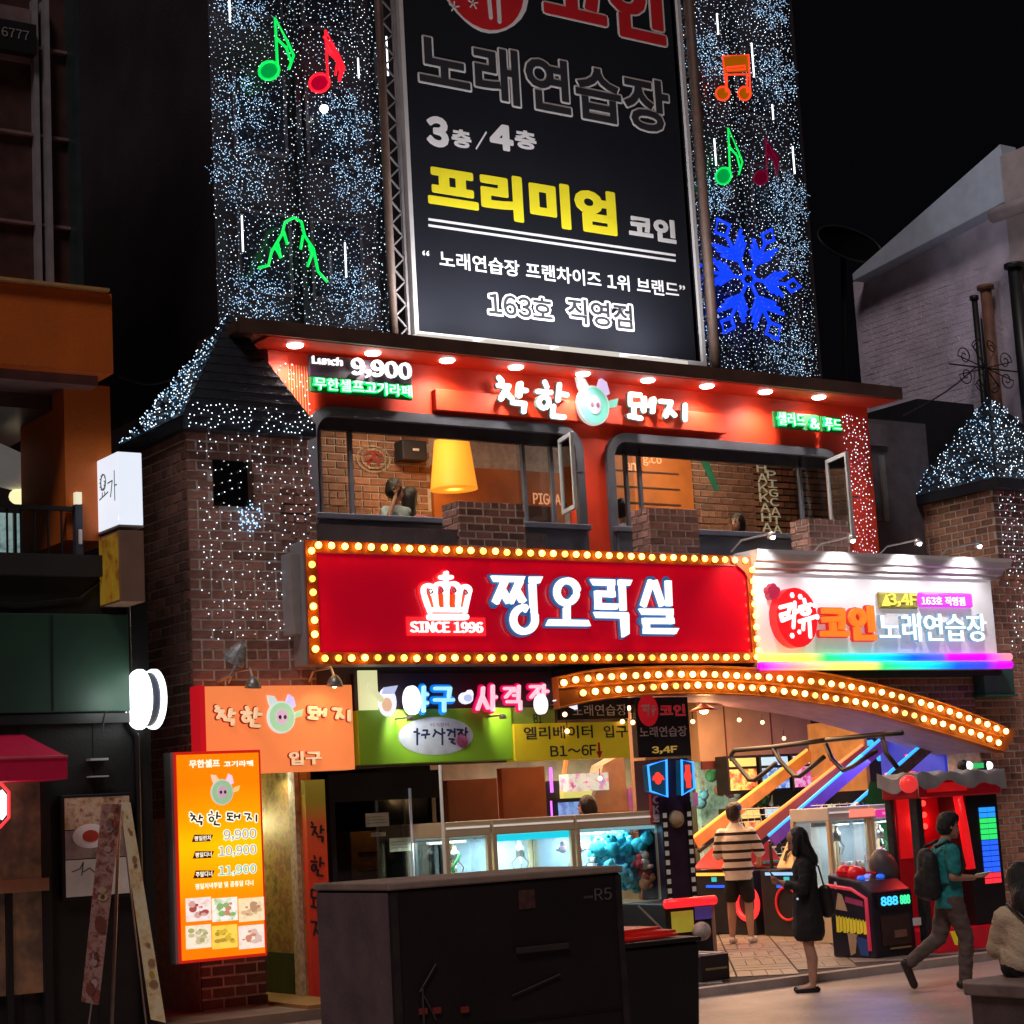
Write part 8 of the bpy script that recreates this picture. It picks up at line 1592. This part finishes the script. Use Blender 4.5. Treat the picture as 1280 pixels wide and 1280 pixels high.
# ---- man in striped shirt, seen from behind (faces +y locally)
stripe = bpy.data.materials.new('striped cotton'); stripe.use_nodes = True; nt = stripe.node_tree; N = nt.nodes; L = nt.links
tc = N.new('ShaderNodeTexCoord'); sx = N.new('ShaderNodeSeparateXYZ'); L.new(tc.outputs['Object'], sx.inputs[0]); cr2 = N.new('ShaderNodeValToRGB'); cr2.color_ramp.interpolation = 'CONSTANT'
mr2 = N.new('ShaderNodeMapRange'); mr2.inputs[1].default_value = .80; mr2.inputs[2].default_value = 1.55; L.new(sx.outputs['Z'], mr2.inputs[0]); L.new(mr2.outputs[0], cr2.inputs[0])
e = cr2.color_ramp.elements; base = (.80, .74, .68, 1); dk_ = (.02, .012, .015, 1); e[0].position = 0; e[0].color = base; e[1].position = .985; e[1].color = base
for zc_ in (.90, 1.01, 1.12, 1.23, 1.34):
    a = e.new((zc_ - .80) / .75); a.color = dk_; b = e.new((zc_ + .04 - .80) / .75); b.color = base
L.new(cr2.outputs[0], N['Principled BSDF'].inputs['Base Color']); N['Principled BSDF'].inputs['Roughness'].default_value = .85
h1 = math.atan2(.62, .78) - math.pi / 2     # heading: local +y turned to the machines
ps1 = person('man in a striped cream shirt and black shorts standing at the basketball machines', (16.02, 19.0, ZA), h1, 1.0)
hc = V((0.0, .02, 1.62)); body = [(V((0, .0, 1.45)), .055, V((0, .01, 1.54)), .052), (V((-.09, 0, .92)), .10, V((.09, 0, .92)), .10), (V((0, 0, .98)), .13, V((0, 0, 1.3)), .145, .75), (V((-.15, 0, 1.38)), .06, V((.15, 0, 1.38)), .06)]
body += head_parts(hc, (.25, .97, -.05))
for s, kn in ((-1, V((-.12, .02, .50))), (1, V((.10, .04, .50)))):
    body += [(V((s * .09, 0, .90)), .085, kn, .058), (kn, .056, kn + V((0, -.02, -.18)), .056), (kn + V((0, -.02, -.18)), .056, V((kn.x + s * .01, -.01, .09)), .036), (V((kn.x + s * .01, -.03, .05)), .036, V((kn.x + s * .02, .15, .03)), .03)]
armsL = [(V((-.19, 0, 1.36)), .052, V((-.245, .05, 1.10)), .042), (V((-.245, .05, 1.10)), .040, V((-.17, .27, 1.02)), .028)]; armsR = [(V((.19, 0, 1.36)), .052, V((.27, .06, 1.12)), .042), (V((.27, .06, 1.12)), .040, V((.22, .26, .98)), .028)]
body += armsL + armsR + hand_caps((-.165, .29, 1.015), (.25, .95, -.1), (0, 0, -1), 1, .6) + hand_caps((.215, .28, .975), (-.2, .95, -.1), (0, 0, -1), -1, .6)
b_ = blob('body', body, [], skinM, ps1, .011, 4)
face(ps1, hc, (.25, .97, -.05), b_)
blob('shirt', [(V((0, 0, .78)), .178, V((0, 0, 1.28)), .185, .80), (V((-.16, 0, 1.36)), .075, V((.16, 0, 1.36)), .075), (V((0, 0, 1.30)), .17, V((0, 0, 1.40)), .12, .7), (V((-.19, 0, 1.36)), .075, V((-.255, .05, 1.12)), .075), (V((.19, 0, 1.36)), .075, V((.28, .06, 1.13)), .075), (V((-.08, 0, .93)), .12, V((.08, 0, .93)), .12)], [], stripe, ps1, .013, 6, cut=lambda v: v.z < .775)
blob('shorts', [(V((-.06, 0, .86)), .108, V((.06, 0, .86)), .108), (V((-.075, 0, .84)), .10, V((-.115, .01, .58)), .092), (V((.075, 0, .84)), .10, V((.10, .02, .58)), .092)], [], M('black shorts cloth', (.012, .01, .014), .8), ps1, .013, 5)
blob('hair', [(hc + V((-.01, -.015, .04)), .098, hc + V((-.01, -.03, -.02)), .088), (hc + V((.01, .03, .065)), .082, hc + V((0, -.02, .05)), .09)], [], hairM, ps1, .009, 3)
for s, kx in ((-1, -.12), (1, .10)): blob('shoe', [(V((kx + s * .01, -.05, .042)), .042, V((kx + s * .022, .17, .038)), .040)], [], M('pale shoe', (.6, .55, .52), .6), ps1, .01, 3, cut=lambda v: v.z < .002)
# ---- woman in black
h2 = .92
bk_c = M('black dress cloth', (.010, .009, .012), .75, var=.3)
ps2 = person('woman in a black jacket and knee length skirt looking at her phone', (12.82, 14.22, 0), h2, .955)
hc = V((0, .055, 1.51)); fw2 = V((0, .9, -.42))
body = [(V((0, 0, 1.34)), .046, hc - V((0, .01, .04)), .045), (V((0, 0, .88)), .14, V((0, 0, 1.22)), .13, .75), (V((-.13, 0, 1.28)), .05, V((.13, 0, 1.28)), .05)] + head_parts(hc, fw2, V((0, .42, .9)).normalized())
for s in (-1, 1):
    body += [(V((s * .075, 0, .85)), .08, V((s * .07, .015, .47)), .054), (V((s * .07, .015, .47)), .05, V((s * .07, -.012, .33)), .054), (V((s * .07, -.012, .33)), .054, V((s * .068, 0, .085)), .031), (V((s * .068, 0, .06)), .03, V((s * .075, .14, .028)), .026)]
el_, er_ = V((-.21, .04, 1.03)), V((.21, .04, 1.03))
body += [(V((-.16, 0, 1.27)), .044, el_, .036), (el_, .034, V((-.06, .23, 1.10)), .024), (V((.16, 0, 1.27)), .044, er_, .036), (er_, .034, V((.06, .22, 1.07)), .024)]
body += hand_caps((-.055, .245, 1.105), (.5, .8, .25), (.3, -.3, .9), 1, .8) + hand_caps((.055, .235, 1.075), (-.5, .8, .25), (-.3, -.3, .9), -1, .8)
b_ = blob('body', body, [], skinM, ps2, .0105, 4); face(ps2, hc, fw2, b_)
blob('jacket', [(V((0, 0, .80)), .165, V((0, 0, 1.20)), .155, .8), (V((-.13, 0, 1.27)), .07, V((.13, 0, 1.27)), .07), (V((-.16, 0, 1.26)), .065, el_, .056), (el_, .055, V((-.09, .185, 1.08)), .040), (V((.16, 0, 1.26)), .065, er_, .056), (er_, .055, V((.085, .18, 1.055)), .040), (V((0, 0, 1.3)), .075, V((0, .01, 1.36)), .058)], [], bk_c, ps2, .012, 5)
blob('skirt', [(V((0, 0, .92)), .165, V((0, 0, .72)), .185, .85), (V((0, 0, .72)), .185, V((0, 0, .62)), .195, .85)], [], bk_c, ps2, .013, 5, cut=lambda v: v.z < .50)
blob('hair', [(hc + V((0, -.02, .035)), .105, hc + V((0, -.04, -.06)), .098), (hc + V((0, -.05, -.06)), .095, V((0, -.065, 1.30)), .085), (hc + V((-.075, .01, .0)), .04, hc + V((-.085, .02, -.14)), .030), (hc + V((.075, .01, .0)), .04, hc + V((.085, .02, -.14)), .030), (V((0, -.065, 1.32)), .085, V((0, -.06, 1.24)), .07)], [], hairM, ps2, .010, 4)
for s in (-1, 1): blob('shoe', [(V((s * .068, -.035, .03)), .034, V((s * .078, .165, .025)), .030)], [], M('black patent shoe', (.012, .01, .012), .3), ps2, .009, 3, cut=lambda v: v.z > .048 or v.z < -.002)
blob('shoulder_bag', [(V((-.02, -.19, .98)), .075, V((.0, -.20, .80)), .085, .55), (V((.05, -.19, .98)), .06, V((.06, -.20, .80)), .07, .6)], [], M('black leather bag', (.014, .012, .012), .4), ps2, .011, 3)
MB().tube([V((-.13, -.02, 1.34)), V((-.06, -.14, 1.24)), V((.0, -.19, 1.02))], .010, 6).build('bag_strap', M('black leather bag'), ps2)
ph = MB().obox((0.0, .305, 1.155), (.07, .012, .145), Matrix.Rotation(-.7, 3, 'X')).build('phone', blackm, ps2, bev=.004); MB().obox((0.0, .2975, 1.151), (.06, .002, .125), Matrix.Rotation(-.7, 3, 'X')).build('phone_screen', E('phone screen', (.7, .85, 1), .8), ps2)
MB().sph((-.14, .10, .93), .012, 8, 6).build('button', E('pale button glint', (.8, .85, 1), .5), ps2)
# ---- man in teal shirt walking to the right
h3 = -1.95
ps3 = person('man in a teal t-shirt with black backpack walking and holding a phone', (13.62, 13.12, 0), h3, .94)
hc = V((0, .06, 1.60)); fw3 = V((0, .97, -.2)); tealM = M('teal t-shirt cloth', (.015, .26, .27), .8, var=.15, bump=.3, bscale=12); brn = M('brown grey trousers', (.12, .085, .075), .8, var=.2, bump=.3, bscale=14)
body = [(V((0, .01, 1.44)), .055, hc - V((0, .02, .05)), .052), (V((0, 0, .98)), .115, V((0, .0, 1.28)), .13, .75), (V((-.15, 0, 1.37)), .055, V((.15, 0, 1.37)), .055)] + head_parts(hc, fw3)
body += [(V((-.18, 0, 1.36)), .05, V((-.22, -.02, 1.10)), .042), (V((-.22, -.02, 1.10)), .04, V((-.15, .22, 1.06)), .028), (V((.18, 0, 1.36)), .05, V((.22, -.04, 1.10)), .042), (V((.22, -.04, 1.10)), .04, V((.14, .22, 1.08)), .028)]
body += hand_caps((.135, .245, 1.085), (-.15, .98, .05), (0, 0, 1), -1, .35) + hand_caps((-.145, .245, 1.065), (.15, .98, 0), (0, 0, 1), 1, .5)
Lk, La = V((-.10, -.10, .50)), V((-.10, -.44, .28)); Rk, Ra = V((.09, .10, .50)), V((.09, .06, .09))
body += [(V((-.065, 0, .88)), .07, Lk, .055), (Lk, .055, La, .036), (La + V((0, -.02, -.02)), .035, La + V((.0, .02, -.16)), .03), (V((.065, 0, .88)), .07, Rk, .055), (Rk, .055, Ra, .036), (Ra, .034, V((.1, .24, .03)), .03)]
b_ = blob('body', body, [], skinM, ps3, .011, 4); face(ps3, hc, fw3, b_)
blob('t_shirt', [(V((0, .0, .80)), .170, V((0, 0, 1.26)), .178, .80), (V((-.15, 0, 1.36)), .072, V((.15, 0, 1.36)), .072), (V((0, 0, 1.3)), .15, V((0, .0, 1.38)), .11, .7), (V((-.18, 0, 1.35)), .072, V((-.215, -.01, 1.17)), .068), (V((.18, 0, 1.35)), .072, V((.215, -.02, 1.17)), .068)], [], tealM, ps3, .0125, 5, cut=lambda v: v.z < .79)
blob('trousers', [(V((-.06, 0, .90)), .11, V((.06, 0, .90)), .11), (V((-.075, 0, .87)), .105, Lk, .082), (Lk, .08, La, .062), (V((.075, 0, .87)), .105, Rk, .082), (Rk, .08, Ra, .066), (Ra, .066, V((.09, .06, .06)), .07)], [], brn, ps3, .0125, 5)
blob('hair', [(hc + V((0, -.015, .045)), .10, hc + V((0, -.035, -.01)), .092), (hc + V((0, .04, .07)), .08, hc + V((0, -.01, .06)), .09)], [], hairM, ps3, .0095, 3)
shM = M('dark brown shoe', (.04, .028, .025), .5)
blob('shoe', [(V((.09, .0, .05)), .045, V((.10, .25, .04)), .042)], [], shM, ps3, .0105, 3, cut=lambda v: v.z < .002); blob('shoe', [(La + V((0, -.05, -.0)), .045, La + V((0, .03, -.22)), .042)], [], shM, ps3, .0105, 3)
blob('backpack', [(V((0, -.21, 1.30)), .10, V((0, -.22, 1.0)), .125, .85), (V((-.07, -.20, 1.27)), .08, V((-.07, -.21, .98)), .09), (V((.07, -.20, 1.28)), .08, V((.07, -.21, .97)), .10), (V((0, -.29, 1.10)), .065, V((0, -.29, .98)), .075)], [], M('black nylon backpack', (.014, .013, .016), .6, bump=.3, bscale=30), ps3, .014, 4)
for s in (-1, 1): MB().tube([V((s * .13, -.16, 1.40)), V((s * .13, -.02, 1.455)), V((s * .135, .11, 1.38)), V((s * .15, .13, 1.20)), V((s * .15, -.02, 1.04)), V((s * .12, -.16, 1.02))], .018, 6).build('backpack_strap', M('black nylon backpack'), ps3, smooth=True)
MB().obox((.11, .345, 1.115), (.075, .15, .012), Matrix.Rotation(.12, 3, 'X')).build('phone', M('pale phone', (.6, .58, .58), .4), ps3, bev=.004)
# ---- seated person at bottom right, back to the camera
h4 = -.72; q = W(1277, 1222, 10.15)
ps4 = person('person in a cream top and black skirt seated on the stone block', (q.x + .16, 10.2, .43), h4, 1.0)
crm = M('cream knit', (.72, .56, .38), .9, var=.2, bump=.5, bscale=60)
hc = V((0, .09, .70)); fw4 = V((0, .85, -.5))
body = [(V((0, .0, .50)), .05, hc - V((0, .02, .05)), .05), (V((0, 0, .12)), .15, V((0, 0, .42)), .13, .75), (V((-.14, 0, .46)), .05, V((.14, 0, .46)), .05)] + head_parts(hc, fw4, V((0, .5, .85)).normalized())
body += [(V((-.17, 0, .45)), .046, V((-.23, .1, .20)), .038), (V((-.23, .1, .20)), .036, V((-.12, .32, .20)), .026), (V((.17, 0, .45)), .046, V((.23, .1, .20)), .038), (V((.23, .1, .20)), .036, V((.12, .32, .20)), .026)]
body += hand_caps((-.11, .34, .2), (.3, .95, 0), (0, 0, -1), 1, .5) + hand_caps((.11, .34, .2), (-.3, .95, 0), (0, 0, -1), -1, .5)
for s in (-1, 1): body += [(V((s * .09, .02, .09)), .09, V((s * .1, .45, .08)), .06), (V((s * .1, .45, .08)), .055, V((s * .1, .50, -.34)), .036), (V((s * .1, .50, -.38)), .034, V((s * .1, .62, -.40)), .028)]
b_ = blob('body', body, [], skinM, ps4, .012, 4); face(ps4, hc, fw4, b_)
blob('top', [(V((0, 0, .17)), .185, V((0, .0, .38)), .165, .85), (V((-.07, 0, .12)), .15, V((.07, 0, .12)), .15), (V((-.15, 0, .45)), .075, V((.15, 0, .45)), .075), (V((0, 0, .38)), .15, V((0, .0, .49)), .085, .8), (V((-.17, 0, .44)), .072, V((-.235, .09, .20)), .072), (V((-.235, .09, .2)), .07, V((-.15, .28, .2)), .05), (V((.17, 0, .44)), .072, V((.235, .09, .20)), .072), (V((.235, .09, .2)), .07, V((.15, .28, .2)), .05)], [], crm, ps4, .0125, 5)
blob('skirt', [(V((-.10, -.01, .07)), .12, V((.10, -.01, .07)), .12), (V((-.1, 0, .085)), .115, V((-.1, .42, .09)), .085), (V((.1, 0, .085)), .115, V((.1, .42, .09)), .085)], [], bk_c, ps4, .0135, 5, cut=lambda v: v.z < .004)
blob('hair', [(hc + V((0, -.02, .04)), .108, hc + V((0, -.05, -.04)), .105), (hc + V((0, -.05, -.04)), .10, V((0, -.075, .56)), .10), (V((0, -.075, .58)), .10, V((0, -.09, .50)), .085)], [], hairM, ps4, .011, 4)
for s in (-1, 1): blob('shoe', [(V((s * .1, .47, -.385)), .038, V((s * .1, .66, -.39)), .036)], [], shM, ps4, .011, 3, cut=lambda v: v.z < -.428)
MB().tube([V((-.13, -.02, .545)), V((-.06, -.135, .47)), V((.05, -.175, .34)), V((.16, -.15, .20)), V((.2, -.02, .15))], .016, 6).build('bag_strap', M('black leather bag'), ps4, smooth=True)
# ---- small figures: diners upstairs and a player behind the claw machines
def bust(label, px, py, Y, fw, cloth, hr=1.0, tall=.35, arm=None):
    q = W(px, py, Y); o = person(label, (q.x, Y, q.z - 1.5), 0, 1.0); hc = V((0, 0, 1.5))
    body = [(V((0, 0, 1.30)), .05, hc - V((0, 0, .06)), .05), (V((0, 0, .9)), .15, V((0, 0, 1.15)), .15, .75), (V((-.14, 0, 1.24)), .055, V((.14, 0, 1.24)), .055)] + head_parts(hc, fw)
    if arm: body += [(V((-.17, 0, 1.22)), .045, V((-.24, -.16, 1.05)), .036), (V((-.24, -.16, 1.05)), .034, V((-.06, -.1, 1.40)), .024)] + hand_caps((-.055, -.1, 1.41), (.2, 0, 1), (0, -1, 0), 1, .7)
    b_ = blob('body', body, [], skinM, o, .013, 4); face(o, hc, fw, b_)
    blob('top', [(V((0, 0, .92)), .17, V((0, 0, 1.15)), .17, .78), (V((-.14, 0, 1.23)), .07, V((.14, 0, 1.23)), .07)] + ([(V((-.17, 0, 1.22)), .06, V((-.23, -.15, 1.07)), .055)] if arm else []), [], cloth, o, .014, 4)
    blob('hair', [(hc - V(fw) * .02 + V((0, 0, .035)), .105, hc - V(fw) * .04 - V((0, 0, .03)), .10)] + ([(hc - V(fw) * .04, .1, hc - V(fw) * .05 - V((0, 0, .22 * hr)), .08)] if hr > 1 else []), [], hairM, o, .012, 3)
    return o
bust('diner with short dark hair resting a hand on the head, by the first upstairs window', 494, 612, 19.7, (.9, .1, -.2), M('pale blue top', (.3, .42, .5), .8), arm=True)
bust('diner with long black hair and a pink top, by the first upstairs window', 514, 622, 19.75, (.95, .3, -.1), M('dusty pink top', (.45, .15, .18), .8), 1.6)
bust('diner whose dark head shows above the sill of the second upstairs window', 921, 654, 19.5, (-.9, -.3, 0), M('dark brown top', (.08, .04, .04), .8), 1.1)
bust('diner in a pale lilac top at the left edge of the second upstairs window', 778, 636, 19.6, (.9, .2, 0), M('lilac top', (.4, .32, .45), .8), 1.0)
bust('player with black hair whose head shows above the claw machines at the racing cabinet', 733, 1008, 18.9, (-.5, .85, 0), M('dark top', (.03, .03, .04), .8))
# ================================================================== tidy up
bpy.data.objects.remove(_to); bpy.data.curves.remove(_tc); bpy.data.scenes.remove(TMP)
